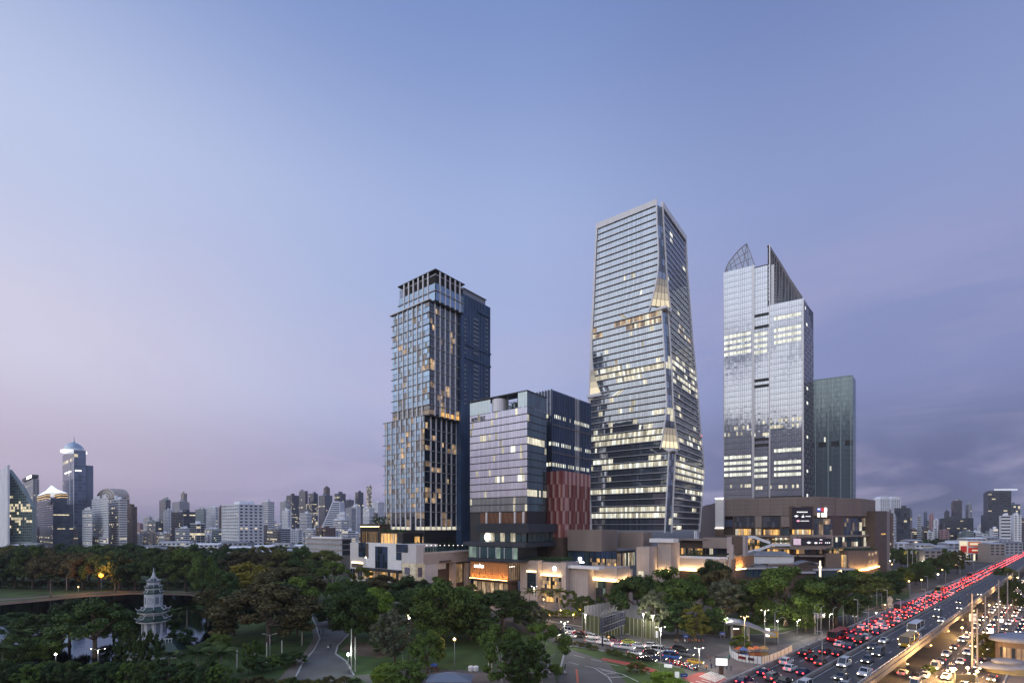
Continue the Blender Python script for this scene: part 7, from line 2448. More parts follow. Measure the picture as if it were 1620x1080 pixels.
CLOTH = mat('shirt_cloth', (.3, .3, .3), .9, objcol=True); TROUS = mat('trouser_cloth', (.03, .032, .045), .9); SKIN = mat('skin', (.30, .17, .11), .6); HAIR = mat('hair', (.012, .01, .01), .6)
J = [((0, 0, .95), .13), ((0, 0, 1.15), .14), ((0, 0, 1.38), (.17, .12)), ((0, 0, 1.50), .055), ((0, 0, 1.57), .09), ((.01, 0, 1.68), .085),
     ((0, .19, 1.40), .06), ((.03, .26, 1.14), .045), ((.12, .25, .90), .035), ((0, -.19, 1.40), .06), ((-.04, -.26, 1.14), .045), ((.05, -.25, .90), .035), ((.16, .25, .82), .04), ((.09, -.25, .82), .04),
     ((.02, .09, .88), .10), ((.14, .10, .50), .07), ((.10, .10, .09), .05), ((.25, .11, .04), .045), ((-.02, -.09, .88), .10), ((-.08, -.10, .50), .07), ((-.20, -.10, .10), .05), ((-.06, -.11, .04), .045)]
Bn = [(0, 1), (1, 2), (2, 3), (3, 4), (4, 5), (2, 6), (6, 7), (7, 8), (8, 12), (2, 9), (9, 10), (10, 11), (11, 13), (0, 14), (14, 15), (15, 16), (16, 17), (0, 18), (18, 19), (19, 20), (20, 21)]
fz = lambda c: 3 if c.z > 1.64 or (c.z > 1.55 and c.x < -.02) else 2 if c.z > 1.47 or (c.z < 1.0 and abs(c.y) > .21) else 0 if c.z > .93 else 1
WALK = skin_mesh('person', J, Bn, fz)
J2 = [(p, r) for p, r in J]
J2[15] = ((.02, .10, .48), .07); J2[16] = ((0, .10, .09), .05); J2[17] = ((.13, .11, .04), .045); J2[19] = ((.02, -.10, .48), .07); J2[20] = ((0, -.10, .09), .05); J2[21] = ((.13, -.11, .04), .045)
STAND = skin_mesh('person', J2, Bn, fz)
J3 = [((-.05, 0, .82), .13), ((-.03, 0, 1.02), .14), ((.06, 0, 1.24), (.17, .12)), ((.09, 0, 1.36), .055), ((.11, 0, 1.43), .11), ((.12, 0, 1.53), .11),
      ((.06, .19, 1.26), .06), ((.22, .27, 1.06), .045), ((.46, .27, .98), .035), ((.06, -.19, 1.26), .06), ((.22, -.27, 1.06), .045), ((.46, -.27, .98), .035), ((.53, .26, .98), .04), ((.53, -.26, .98), .04),
      ((0, .11, .78), .10), ((.38, .16, .70), .075), ((.22, .17, .34), .05), ((.36, .17, .28), .045), ((0, -.11, .78), .10), ((.38, -.16, .70), .075), ((.22, -.17, .34), .05), ((.36, -.17, .28), .045)]
RIDE = skin_mesh('person', J3, Bn, lambda c: 3 if c.z > 1.37 else 0 if c.z > .9 else 1)
SHIRTS = {'white': (.55, .55, .55), 'black': (.02, .02, .02), 'red': (.35, .04, .04), 'blue': (.06, .12, .35), 'orange': (.5, .16, .03), 'grey': (.2, .2, .2), 'teal': (.05, .25, .25), 'navy': (.03, .04, .10)}
MOTO = MB()
MOTO.loft([[(x, -w, z0), (x, -w, z1), (x, w, z1), (x, w, z0)] for x, w, z0, z1 in ((-.75, .10, .62, .78), (-.45, .16, .40, .80), (.0, .15, .32, .74), (.22, .10, .34, .46), (.42, .10, .36, .62), (.55, .17, .45, .98), (.66, .10, .60, .98))], PAINTC)
MOTO.bar((.52, -.33, 1.02), (.52, .33, 1.02), .05, .05, DARK); MOTO.bar((.55, 0, .95), (.72, 0, .30), .08, .08, DARK)
MOTO.box(-.78, -.14, .70, -.74, .14, .80, TAIL); MOTO.lathe([(.03, 0), (.09, .04), (.09, .10)], 8, HEAD, (.68, 0, .80))
MOTB = MOTO.mesh('body')
MOTO.mats = [{TAIL: mat('unlit_tail_lens', (.2, .02, .02), .3), HEAD: HUB}.get(q, q) for q in MOTO.mats]; MOTP = MOTO.mesh('body')
mw = MB(); ring = lambda r, y: [(r * cos(2 * pi * i / 14), y, r * sin(2 * pi * i / 14)) for i in range(14)]
mw.loft([ring(.2, -.05), ring(.29, -.05), ring(.29, .05), ring(.2, .05)], TYRE, True, False); mw.loft([ring(.05, -.04), ring(.21, -.015), ring(.21, .015), ring(.05, .04)], HUB, True, False); MOTW = mw.mesh('wheel')


def moto(p, a, colr, label, group, rider=None, rlabel=None):
    o = thing('motorcycle', label, 'motorcycle', p, a, group)
    b = link(bpy.data.objects.new('body', MOTB if rider else MOTP), o); b.color = (*CCOL[colr], 1)
    for x in (-.60, .72):
        w_ = link(bpy.data.objects.new('wheel', MOTW), o); w_.location = (x, 0, .29)
    if rider:
        person(p, a, rider, rlabel, 'motorcycle riders', RIDE)
    return o


def person(p, a, shirt, label, group, me=None):
    o = link(bpy.data.objects.new('person', me or random.choice([WALK, STAND])))
    o.location = p; o.rotation_euler = (0, 0, a); o.color = (*SHIRTS[shirt], 1)
    s_ = uni(.95, 1.06); o.scale = (s_, s_, s_)
    return tag(o, label, 'person', group)


mi = 0
for i in range(16):
    x = 1064 + (i % 8) * 5.4 + uni(-1, 1); y = 1048 + (i % 8) * 1.3 + (i // 8) * 3.6
    sh = random.choice(list(SHIRTS)); cl = random.choice(['red', 'black', 'white', 'blue', 'pink', 'green'])
    moto(gnd(x, y, .07), ang + uni(-.15, .15), cl, '%s motorcycle waiting at the crossing line, %s from the left in the %s row' % (cl, ordw(i % 8 + 1), 'back' if i < 8 else 'front'), 'motorcycles waiting at the line', sh, 'rider in %s shirt, %s from the left in the %s motorcycle row' % (sh, ordw(i % 8 + 1), 'back' if i < 8 else 'front'))
for i in range(14):
    x = 858 + (i % 7) * 6.0; y = 1056 + (i // 7) * 9 + (i % 2)
    cl = random.choice(['blue', 'black', 'white', 'navy', 'red'])
    moto(gnd(x, y, .06), uni(1.2, 2.0), cl, '%s parked motorcycle by the foreground trees, %s from the left, %s row' % (cl, ordw(i % 7 + 1), 'back' if i < 7 else 'front'), 'motorcycles parked under the trees')
for i in range(12):
    x, y = 1118 + (i % 6) * 7.5 + uni(-2, 2), 1046 + (i // 6) * 12 + uni(-3, 3)
    sh = random.choice(list(SHIRTS))
    person(gnd(x, y, .07), uni(0, 6), sh, 'pedestrian in %s shirt on the corner island, %s of that crowd' % (sh, ordw(i + 1)), 'people on the corner island')
for i in range(9):
    x, y = 1068 + i * 5.5 + uni(-1, 1), 1017.5 + uni(-1, 1)
    sh = random.choice(['orange', 'red', 'white', 'grey'])
    person(gnd(x, y, .06), uni(0, 6), sh, 'pedestrian in %s shirt on the far kerb of the avenue, %s from the left' % (sh, ordw(i + 1)), 'people on the far kerb')
for i, (x, y, sh) in enumerate(((519, 1029, 'white'), (523, 1026, 'black'), (505, 1003, 'black'), (511, 1002, 'navy'))):
    person(gnd(x, y, .05), 1.7, sh, 'walker in %s shirt on the park road, %s' % (sh, 'in front' if i < 2 else 'at the far bend'), 'walkers on the park road', WALK)
for i in range(10):
    x, y = 1541 + (i % 5) * 5 + uni(-2, 2), 1049 + (i // 5) * 6 + uni(-2, 2)
    sh = random.choice(list(SHIRTS))
    person(gnd(x, y, .06), uni(0, 6), sh, 'pedestrian in %s shirt near the tall utility poles, %s from the left' % (sh, ordw(i + 1)), 'people by the utility poles')


# ------------------------------------------------------------------ lamps and poles
STEEL = mat('galvanised_steel', (.40, .40, .39), .5, .4, noise=.1)
CPOLE = mat('concrete_pole', (.34, .32, .30), .85, noise=.15)
BULB = {'w': mat('white_lamp', (.8, .8, .8), .5, emit=(1, .93, .78), estr=9), 'y': mat('yellow_lamp', (.8, .7, .5), .5, emit=(1, .62, .20), estr=5), 'g': mat('green_white_lamp', (.7, .8, .7), .5, emit=(.75, 1, .8), estr=9), 'o': mat('orange_lamp', (.8, .4, .1), .5, emit=(1, .20, .012), estr=12)}


def lamp(px, py, ptop, label, kind='w', arms=1, lit=True, group='street lamps', Y=None, light=0, armlen=1.6, bulb=.15, z=0.0):
    g = gnd(px, py, z) if Y is None else Vector(((px - 810) / F * Y, Y, z))
    h = (py - ptop) * g.y / F if Y is None else CAMH + (HY - ptop) / F * Y - z
    o = thing('street_lamp', label, 'street lamp', g, uni(-.2, .2), group)
    mb = MB(); mb.lathe([(.14, 0), (.10, h * .5), (.07, h)], 8, STEEL); mb.build('pole', o, True)
    for s_ in ((1,) if arms == 1 else (-1, 1)) if arms else ():
        mb = MB(); limb(mb, (0, 0, h - .1), (s_ * armlen, 0, h + .35), .05, .04, STEEL, .0, 3); mb.build('arm', o)
        mb = MB(); mb.loft([[(s_ * (armlen - .1), -.12, h + .36), (s_ * (armlen - .1), .12, h + .36), (s_ * (armlen - .1), .1, h + .48), (s_ * (armlen - .1), -.1, h + .48)], [(s_ * (armlen + .7), -.08, h + .40), (s_ * (armlen + .7), .08, h + .40), (s_ * (armlen + .7), .06, h + .48), (s_ * (armlen + .7), -.06, h + .48)]], STEEL)
        if lit: mb.lathe([(.05, 0), (bulb, .08), (.05, .2)], 8, BULB[kind], (s_ * (armlen + .3), 0, h + .2))
        mb.build('lamp_head', o)
    if arms == 0:
        mb = MB(); mb.lathe([(.06, 0), (bulb, bulb * .7), (bulb, bulb * 1.4), (.06, bulb * 2)], 10, BULB[kind] if lit else STEEL, (0, 0, h)); mb.build('lamp_head', o, True)
    if light:
        l = bpy.data.lights.new('lamp_light', 'POINT'); l.energy = light; l.shadow_soft_size = .35
        l.color = {'w': (1, .9, .72), 'y': (1, .55, .19), 'g': (.8, 1, .82), 'o': (1, .34, .07)}[kind]
        lo = bpy.data.objects.new('lamp_light', l); lo.location = (armlen * (1 if arms == 1 else 0), 0, h + (-.15 if arms else bulb * 3)); lo.parent = o; COL.objects.link(lo)
    return o


lamp(160, 938, 913, 'glaring orange lamp on the far lake bank', 'o', 0, light=9000, bulb=1.1)
lamp(124, 940, 929, 'small yellow lamp on the far lake path, left of the orange one', 'y', 0, light=500, bulb=.35)
lamp(105, 938, 914, 'plain white post on the far lake bank left of the lamps', 'w', 0, False)
lamp(88, 1060, 1036, 'low white lamp among the bottom left shrubs', 'w', 0, light=500, bulb=.3)
lamp(155, 1052, 1027, 'twin white lamp at the near lake shore below the umbrella tree', 'w', 2, light=500)
lamp(427, 1048, 1004, 'unlit twin arm lamp beside the park road', 'w', 2, False, armlen=1.5)
lamp(551, 1064, 1037, 'green-white lamp at the mouth of the park road', 'g', 0, light=1500, bulb=.42)
lamp(647, 1046, 979, 'slim white lamp post behind the grey-green feathery tree', 'w', 0, light=800, bulb=.34)
lamp(719, 1060, 1013, 'yellow lamp on double wooden posts on the park lawn', 'y', 0, light=1800, bulb=.40)
lamp(477, 1022, 993, 'unlit single arm lamp left of the park road bend', 'w', 1, False)
lamp(657, 1045, 1027, 'short bent lamp post on the park lawn', 'w', 1, False)
for i, (x, y, t) in enumerate(((422, 1052, 1016), (446, 1052, 1013), (375, 1055, 1026), (403, 1040, 1029), (478, 1020, 991), (637, 1047, 1036), (778, 1060, 1038), (773, 1062, 1042), (556, 1063, 995), (562, 1062, 1008))):
    g = gnd(x, y); h = (y - t) * g.y / F
    mb = MB(); mb.lathe([(.17, 0), (.15, h * .6), (.13, h)], 8, mat('pale_post', (.5, .48, .44), .8, noise=.15)); mb.lathe([(.05, h), (.16, h + .05), (.02, h + .18)], 8, STEEL)
    top('post', 'pale concrete post in the park, %s from the left' % ordw([375, 403, 422, 446, 478, 556, 562, 637, 773, 778].index(x) + 1), 'post', mb, g, group='park posts')
AL = [(893, 1015, 984, 'w'), (926, 1020, 971, 'w'), (845, 972, 928, 'w'), (1045, 1064, 993, 'w'), (1106, 1063, 1026, 'w'), (1018, 1014, 970, 'w'), (1033, 1016, 973, 'w'), (937, 998, 975, 'w')]
for i, (x, y, t, k) in enumerate(AL):
    lamp(x, y, t, 'slim grey lamp post along the avenue jam, %s from the left' % ordw(sorted(a[0] for a in AL).index(x) + 1), k, 2, i in (2, 0, 3, 4), 'avenue lamps', light=3000, armlen=.9)  # light added on every post, unlit heads too, to brighten the road
AL = [(1178, 1036, 976), (1210, 1033, 966), (1231, 1028, 978), (1146, 1006, 978), (1226, 1018, 968), (1261, 1006, 981), (1289, 1000, 958), (1299, 1003, 960), (1312, 1003, 972), (1334, 993, 949), (1318, 996, 962), (1340, 986, 958), (1360, 975, 943), (1374, 968, 945), (1387, 964, 932), (1395, 962, 935)]
for i, (x, y, t) in enumerate(AL):
    lamp(x, y, t, 'tall pale lamp post between crossing and mall trees, %s from the left' % ordw(sorted(a[0] for a in AL).index(x) + 1), random.choice('wy'), 2 if i in (0, 1, 9) else 1, i in (0, 1, 3, 5, 8, 13), 'lamp posts beside the flyover', light=2200 if i in (0, 1, 3, 5, 8) else 0, armlen=.8)
for i, (s_, t) in enumerate(((40, 9.0), (78, 9.0), (116, 9.0), (154, 9.0), (192, 9.0), (240, 9.0), (290, 9.0), (350, 9.0), (14, 0), (52, 0), (90, 0), (130, 0))):
    p = fly(s_, t, DZ + .9)
    o = thing('street_lamp', 'thin lamp post on the flyover %s, %s from the camera' % ('left wall' if t else 'median', ordw(i + 1 if t else i - 7)), 'street lamp', p, FANG + pi / 2, 'flyover lamps')
    mb = MB(); mb.lathe([(.10, -.1), (.06, 8.0)], 8, STEEL); mb.build('pole', o, True)
    mb = MB(); mb.bar((0, 0, 8), (0, 0, 8.01), .1, .1, STEEL); mb.box(-.1, -.1, 7.9, 1.2, .1, 8.05, STEEL); mb.build('arm', o)
# lamps in the distance: glowing globes among the trees
GL = [(1411, 893, 'y'), (1420, 906, 'y'), (1459, 888, 'w'), (1480, 887, 'y'), (1498, 880, 'y'), (1513, 894, 'y'), (1484, 909, 'w'), (1491, 902, 'y'), (1458, 918, 'y'), (1438, 920, 'y'), (1400, 957, 'y'), (1497, 899, 'y'), (1461, 882, 'y'), (1408, 888, 'w'), (870, 974, 'y'), (887, 966, 'y'), (907, 973, 'y'), (917, 966, 'y'), (931, 966, 'y'), (860, 949, 'y'), (800, 951, 'y'), (772, 946, 'y'), (760, 954, 'y'), (747, 928, 'y'), (676, 920, 'y'), (683, 928, 'y'), (640, 932, 'y'), (700, 932, 'y'), (723, 923, 'y'), (596, 916, 'y'), (418, 885, 'w'), (428, 884, 'w'), (436, 889, 'w'), (541, 898, 'y'), (494, 903, 'y'), (1168, 985, 'y'), (1230, 983, 'w'), (1350, 950, 'w'), (1386, 970, 'w')]
for i, (x, y, k) in enumerate(sorted(GL)):
    yb = y + 12 if y < 930 else y + 8
    lamp(x, yb, y, 'small glowing %s lamp among the trees, %s from the left in the scene' % ({'y': 'yellow', 'w': 'white'}[k], ordw(i + 1)), k, 0, True, 'small glowing lamps', light=900, bulb=.30 if y > 925 else .5)
# utility poles at the right
UP = [(1538, 1062, 938), (1546, 1058, 962), (1559, 1026, 942), (1580, 1002, 917), (1594, 983, 906), (1602, 968, 905), (1612, 960, 902)]
for i, (x, y, t) in enumerate(UP):
    g = gnd(x, y); h = (y - t) * g.y / F
    o = thing('utility_pole', 'tall concrete utility pole right of the flyover, %s from the camera' % ordw(i + 1), 'utility pole', g, FANG, 'utility poles')
    mb = MB(); mb.lathe([(.26, 0), (.16, h)], 8, CPOLE); mb.build('pole', o)
    for zz in (.97, .86, .58):
        mb = MB(); mb.box(-.08, -1.1, h * zz - .07, .08, 1.1, h * zz + .07, DARK); mb.build('crossarm', o)
        mb = MB()
        for yv in (-.95, -.35, .35, .95): mb.lathe([(.05, 0), (.09, .1), (.04, .25)], 6, mat('insulator', (.25, .2, .17), .4), (0, yv, h * zz + .07))
        mb.build('insulator', o, kind='stuff')
    if i in (0, 2):
        mb = MB(); mb.lathe([(.35, 0), (.38, .1), (.38, 1.1), (.3, 1.2)], 10, STEEL, (.6, 0, h * .45)); mb.build('transformer', o)
for i in range(6):
    (x, y, t), (x2, y2, t2) = UP[i], UP[i + 1]
    a, b = gnd(x, y), gnd(x2, y2); a.z = (y - t) * a.y / F * .97; b.z = (y2 - t2) * b.y / F * .97
    mb = MB()
    for off in (-.95, -.35, .35, .95):
        prev = None
        for q in range(9):
            tq = q / 8; c = a.lerp(b, tq) + FN * off; c.z -= 1.2 * sin(pi * tq)
            if prev is not None: mb.bar(prev, c, .04, .04, DARK)
            prev = c
    o = mb.build('power_cable'); tag(o, 'power cables between the %s and %s utility pole from the camera' % (ordw(i + 1), ordw(i + 2)), 'cable', 'power cables')


# ------------------------------------------------------------------ pagoda clock tower
def pagoda():
    Y = 152.0; k = Y / F
    c = Vector(((243 - 810) * k, Y, 0))
    o = thing('pagoda', 'white eight-sided pagoda clock tower with green tiled roofs by the lake', 'tower', c, R(14))
    o.scale = (.93, .93, 1)
    zz = lambda y: CAMH + (HY - y) * k
    WP = mat('pagoda_white', (.50, .52, .56), .7, noise=.06, nscale=.8)
    GT = mat('green_roof_tile', (.030, .062, .050), .45, noise=.25, nscale=2.5)
    DK = mat('pagoda_lattice', (.16, .19, .23), .6)
    o8 = pi / 8

    def drum(name, r, y0, y1, m=WP, r1=None):
        mb = MB(); mb.lathe([(r, zz(y0)), (r1 or r, zz(y1))], 8, m, (0, 0, 0), o8); return mb.build(name, o)

    def roof(r, rin, y0, y1, up=.5):
        """y0 top, y1 eave; corners curl up"""
        z0, z1 = zz(y0), zz(y1)
        rings = []
        for t in range(6):
            q = t / 5; rr = rin + (r - rin) * q; ring = []
            for i in range(32):
                a = o8 + 2 * pi * i / 32
                m8 = abs(((i % 4) / 4.0) - 0) ; near = max(0, 1 - min(i % 4, 4 - i % 4) / 1.3)
                flat = cos(pi / 8) / cos(((2 * pi * i / 32) % (pi / 4)) - pi / 8)
                z = z0 + (z1 - z0) * (1 - (1 - q) ** 1.8) + up * near * q ** 3
                ring.append((rr * flat * cos(a), rr * flat * sin(a), z))
            rings.append(ring)
        rings.append([(x * .97, y * .97, z - .22) for x, y, z in rings[-1]])
        mb = MB(); mb.loft(rings, GT); rf = mb.build('roof', o)
        mb = MB()
        for i in range(8):
            a = o8 + 2 * pi * i / 8
            for q0, q1 in ((0, .5), (.5, .85), (.85, 1.03)):
                f = lambda q: Vector(((rin + (r - rin) * q) * cos(a), (rin + (r - rin) * q) * sin(a), z0 + (z1 - z0) * (1 - (1 - min(q, 1)) ** 1.8) + up * min(q, 1.2) ** 3 + .1 + (.25 if q > 1 else 0)))
                mb.bar(f(q0), f(q1), .16, .2, WP)
        mb.build('ridge', rf)
        mb = MB(); mb.lathe([(r * .93, z1 - .5), (r * .95, z1 - .12)], 8, WP, (0, 0, 0), o8); mb.build('eave', rf)

    drum('base', 4.1, 1048, 1006)
    mb = MB(); mb.box(-5.6, -5.0, 0, 8.4, 5.0, zz(1030), WP); mb.build('terrace_wall', o)
    mb = MB(); mb.loft([[(-6.4, -5.9, zz(1028)), (9.6, -5.9, zz(1026.5)), (9.6, 5.9, zz(1026.5)), (-6.4, 5.9, zz(1028))], [(-4.2, -4.1, zz(1014)), (7.0, -4.1, zz(1012)), (7.0, 4.1, zz(1012)), (-4.2, 4.1, zz(1014))]], GT); mb.build('terrace_roof', o)
    for i in range(14):
        x = -4.2 + i * .85
        mb = MB(); mb.box(x - .09, -4.5, zz(1013), x + .09, -4.32, zz(1007), WP); mb.build('baluster', o)
    mb = MB(); mb.box(-4.4, -4.55, zz(1007.4), 7.2, -4.3, zz(1006), WP); mb.build('handrail', o)
    for i in range(5):
        mb = MB(); mb.box(-4.6 + i * 2.6, -5.06, 1.0, -3.2 + i * 2.6, -4.98, zz(1033), DK); mb.build('window', o)
    drum('lower_drum', 3.25, 1006, 979)
    for i in range(8):
        a = 2 * pi * i / 8; r = 3.25 * cos(pi / 8)
        mb = MB(); mb.box(-.62, -.05, zz(1000), .62, .06, zz(984), DK)
        w_ = mb.build('window', o); w_.location = (r * cos(a), r * sin(a), 0); w_.rotation_euler = (0, 0, a + pi / 2)
        mb = MB()
        for q in range(4): mb.box(-.62 + q * .36, .05, zz(1000), -.50 + q * .36, .10, zz(984), WP)
        for q in range(6): mb.box(-.62, .05, zz(1000) + q * .55, .62, .10, zz(1000) + q * .55 + .1, WP)
        mb.build('lattice', w_, kind='stuff')
    roof(5.0, 3.2, 972, 979.5, .6)
    drum('middle_drum', 3.0, 973, 966)
    roof(4.7, 2.7, 958.5, 965.5, .7)
    drum('clock_drum', 2.55, 959, 938)
    for i in range(8):
        a = 2 * pi * i / 8; r = 2.55 * cos(pi / 8)
        w_ = None
        if i % 2 == 0:
            mb = MB(); mb.lathe([(.82, 0), (.82, .08)], 24, WP)
            mb.lathe([(.90, -.02), (.90, .05)], 24, DK)
            w_ = mb.build('clock_face', o); w_.location = (r * cos(a) + .03 * cos(a), r * sin(a) + .03 * sin(a), zz(948.5)); w_.rotation_euler = (pi / 2, 0, a + pi / 2)
            mb = MB(); mb.box(-.04, 0, .09, .04, .62, .12, DARK); mb.box(0, -.04, .09, .42, .04, .12, DARK)
            for q in range(12): mb.box(.70 * cos(q * pi / 6) - .05, .70 * sin(q * pi / 6) - .05, .09, .70 * cos(q * pi / 6) + .05, .70 * sin(q * pi / 6) + .05, .11, DARK)
            mb.build('clock_hand', w_)
        else:
            mb = MB(); mb.box(-.5, -.05, zz(954), .5, .05, zz(943), DK); w_ = mb.build('lattice_panel', o); w_.location = (r * cos(a), r * sin(a), 0); w_.rotation_euler = (0, 0, a + pi / 2)
    for y0, y1, r, ri in ((932, 937.5, 2.75, 2.1), (923.5, 928.5, 2.5, 1.7), (914.5, 919, 2.0, .9)):
        roof(r, ri, y0, y1, .25)
    drum('upper_drum', 2.1, 933, 927); drum('upper_drum', 1.75, 924, 918)
    mb = MB(); mb.lathe([(1.0, zz(915)), (.62, zz(911)), (.42, zz(909)), (.36, zz(906)), (.16, zz(904)), (.12, zz(899)), (.02, zz(897))], 10, WP); mb.build('finial', o, True)


pagoda()


# ------------------------------------------------------------------ hoardings, big screen frame, shelter
HGREEN = mat('green_hoarding', (.075, .085, .035), .8, noise=.2, nscale=.4)
HGREY = mat('grey_hoarding', (.27, .27, .29), .7, noise=.15, nscale=.2)


def fence_line(name, label, cat, pts, h, m, n, group=None, thick=.12, z=.05):
    """panels between ground pixels"""
    P = [gnd(*p) for p in pts]
    o = thing(name, label, cat, P[0], 0, group)
    for a, b in zip(P, P[1:]):
        d = (b - a)
        u = d.normalized(); nn = Vector((-u.y, u.x, 0)) * thick / 2
        for i in range(n):
            p = a + d * ((i + .02) / n) - P[0]; q = a + d * ((i + .98) / n) - P[0]
            mb = MB(); mb.prism([((p - nn).x, (p - nn).y), ((q - nn).x, (q - nn).y), ((q + nn).x, (q + nn).y), ((p + nn).x, (p + nn).y)], z, z + h, m); mb.build('panel', o)
        for i in range(n + 1):
            p = a + d * (i / n) - P[0]
            mb = MB(); mb.box(p.x - .07, p.y - .07 - thick, 0, p.x + .07, p.y + .07 - thick, h + .2, STEEL); mb.build('post', o)
    return o


fence_line('site_hoarding', 'green hoarding wall left of the dark screen frame', 'hoarding', [(921, 1000), (953, 1008)], 7.2, HGREEN, 5)
fence_line('site_hoarding', 'long green hoarding wall right of the dark screen frame', 'hoarding', [(953, 1008), (990, 1002), (1042, 1013)], 6.4, HGREEN, 8)
fence_line('site_hoarding', 'tall grey hoarding behind the dark screen frame', 'hoarding', [(925, 990), (968, 981), (1036, 993)], 8.0, HGREY, 9)
# back of a big screen: a dark lattice panel on posts
a, b = at(951.7, 1000.8, 163), at(988, 986.7, 176)
ta, tb = at(951.7, 976.7, 163), at(987, 965, 176)
o = thing('screen_frame', 'dark blue lattice back of a large outdoor screen standing over the hoarding', 'billboard', (a.x, a.y, 0))
def bl(u, v, d=0.0):
    p = a.lerp(b, u).lerp(ta.lerp(tb, u), v) - Vector((a.x, a.y, 0))
    n = Vector((b.y - a.y, -(b.x - a.x), 0)).normalized()
    return p + n * d
NAVYF = mat('navy_steel_frame', (.035, .045, .085), .5, .2)
mb = MB(); mb.loft([[bl(0, 0, 0), bl(1, 0, 0), bl(1, 1, 0), bl(0, 1, 0)], [bl(0, 0, -.6), bl(1, 0, -.6), bl(1, 1, -.6), bl(0, 1, -.6)]], NAVYF); mb.build('panel', o)
for i in range(11):
    mb = MB(); mb.bar(bl(i / 10, 0, .25), bl(i / 10, 1, .25), .22, .3, NAVYF); mb.build('stud', o)
for j in range(6):
    mb = MB(); mb.bar(bl(0, j / 5, .3), bl(1, j / 5, .3), .2, .25, ROOFG if j in (0, 2, 5) else NAVYF); mb.build('rail', o)
for u in (.08, .92):
    mb = MB(); q = bl(u, 0, -.4); mb.tube((q.x, q.y, 0), (q.x, q.y, q.z + 2), .3, .3, 8, NAVYF); mb.build('post', o)
mb = MB(); q = [bl(u, 1.05 + .08 * (i % 2), -.2) for i, u in enumerate([.1 * k for k in range(10)])]
for i in range(7): mb.bar(q[i] + Vector((0, 0, .3)), q[i] + Vector((.8, .5, 1.9)), .12, .12, STEEL)
mb.build('brace', o, kind='stuff')
# small bright screen on a brown pillar, seen on the corner island
g = gnd(1141, 1066); k = g.y / F
o = thing('advert_screen', 'bright white screen on a brown pillar on the corner island', 'sign', g, R(-8))
mb = MB(); mb.box(-.55, -.3, 0, .55, .3, 14 * k, mat('brown_pillar', (.12, .07, .05), .7)); mb.build('pillar', o)
mb = MB(); mb.box(-9.5 * k, -.35, 14 * k, 9.5 * k, .35, 26.5 * k, DARK); mb.build('case', o)
mb = MB(); mb.box(-8.7 * k, -.40, 14.8 * k, 8.7 * k, -.36, 25.8 * k, mat('white_screen', (.8, .8, .8), .4, emit=(1, .98, .95), estr=1.2)); mb.build('screen', o)
# shelter with a curved roof
r0 = [(1147, 985), (1160, 985), (1172, 986), (1186, 989), (1199, 993.5), (1212, 999), (1226, 1004)]
r1 = [(1142, 975), (1156, 976.5), (1170, 979), (1184, 983), (1198, 989), (1212, 996), (1228, 1002)]
Ys = [178 - i * 3.0 for i in range(7)]
p0 = at(*r0[0], Ys[0])
o = thing('curved_shelter', 'station shelter with a pale curved roof sweeping down to the right', 'shelter', (p0.x, p0.y, 0))
off = Vector((p0.x, p0.y, 0))
A_ = [at(*q, Y) - off for q, Y in zip(r0, Ys)]; B_ = [at(*q, Y + 9) - off for q, Y in zip(r1, Ys)]
mb = MB(); mb.loft([[p, q, q - Vector((0, 0, .5)), p - Vector((0, 0, .6))] for p, q in zip(A_, B_)], mat('shelter_roof', (.24, .245, .27), .6, noise=.1)); mb.build('roof', o)
mb = MB(); mb.loft([[p + Vector((0, -.25, .1)), p + Vector((0, .1, .1)), p + Vector((0, .1, -.55)), p + Vector((0, -.25, -.55))] for p in A_], CONC); mb.build('roof_edge', o)
for i in (1, 3):
    q = A_[i] + Vector((0, 1.2, -.5)); mb = MB(); mb.box(q.x - .4, q.y - .4, 0, q.x + .4, q.y + .4, q.z, CONC); mb.build('column', o)
mb = MB(); mb.box(A_[1].x + 1, A_[1].y + 5, 0, A_[4].x + 1, A_[1].y + 7, 3.4, mat('shelter_wall', (.14, .12, .10), .8)); mb.build('back_wall', o)
mb = MB(); mb.box(A_[2].x, A_[1].y + 4.86, 2.5, A_[4].x, A_[1].y + 4.98, 2.8, GLOWW); mb.build('light_strip', o)
g = gnd(1223, 1008)
o = thing('station_kiosk', 'yellow and white kiosk at the foot of the curved shelter roof', 'kiosk', g)
mb = MB(); mb.box(-1.4, 0, 0, 1.9, 2.5, 2.4, mat('yellow_kiosk', (.55, .36, .04), .6)); mb.build('wall', o)
mb = MB(); mb.box(-2.6, -.5, .4, -1.5, .2, 3.4, mat('kiosk_light_box', (.8, .8, .75), .5, emit=(1, .97, .85), estr=1.4)); mb.build('light_box', o)
mb = MB(); mb.box(-1.6, -.3, 2.4, 2.1, 2.7, 2.6, ROOFG); mb.build('roof', o)
# white barrier with a red banner round the small traffic island
pts = [(1154, 1031), (1157, 1039), (1168, 1045), (1185, 1048), (1205, 1050), (1217, 1047), (1235, 1040), (1253, 1030)]
fence_line('white_barrier', 'long white hoarding curving round the traffic island beside the flyover', 'barrier', pts, 2.1, WHITE, 3, thick=.1)
P = [gnd(1167, 1045.2), gnd(1192, 1049.4)]
o = thing('banner', 'dark red banner fixed to the white barrier', 'banner', P[0])
for f0, f1, m in ((0, .48, mat('dark_red_banner', (.17, .012, .02), .7)), (.62, 1.0, mat('dark_banner', (.05, .02, .03), .7))):
    p, q = (P[1] - P[0]) * f0, (P[1] - P[0]) * f1
    mb = MB(); mb.bar(p + Vector((0, -.35, 1.35)), q + Vector((0, -.35, 1.3)), .04, .8, m); mb.build('cloth', o)
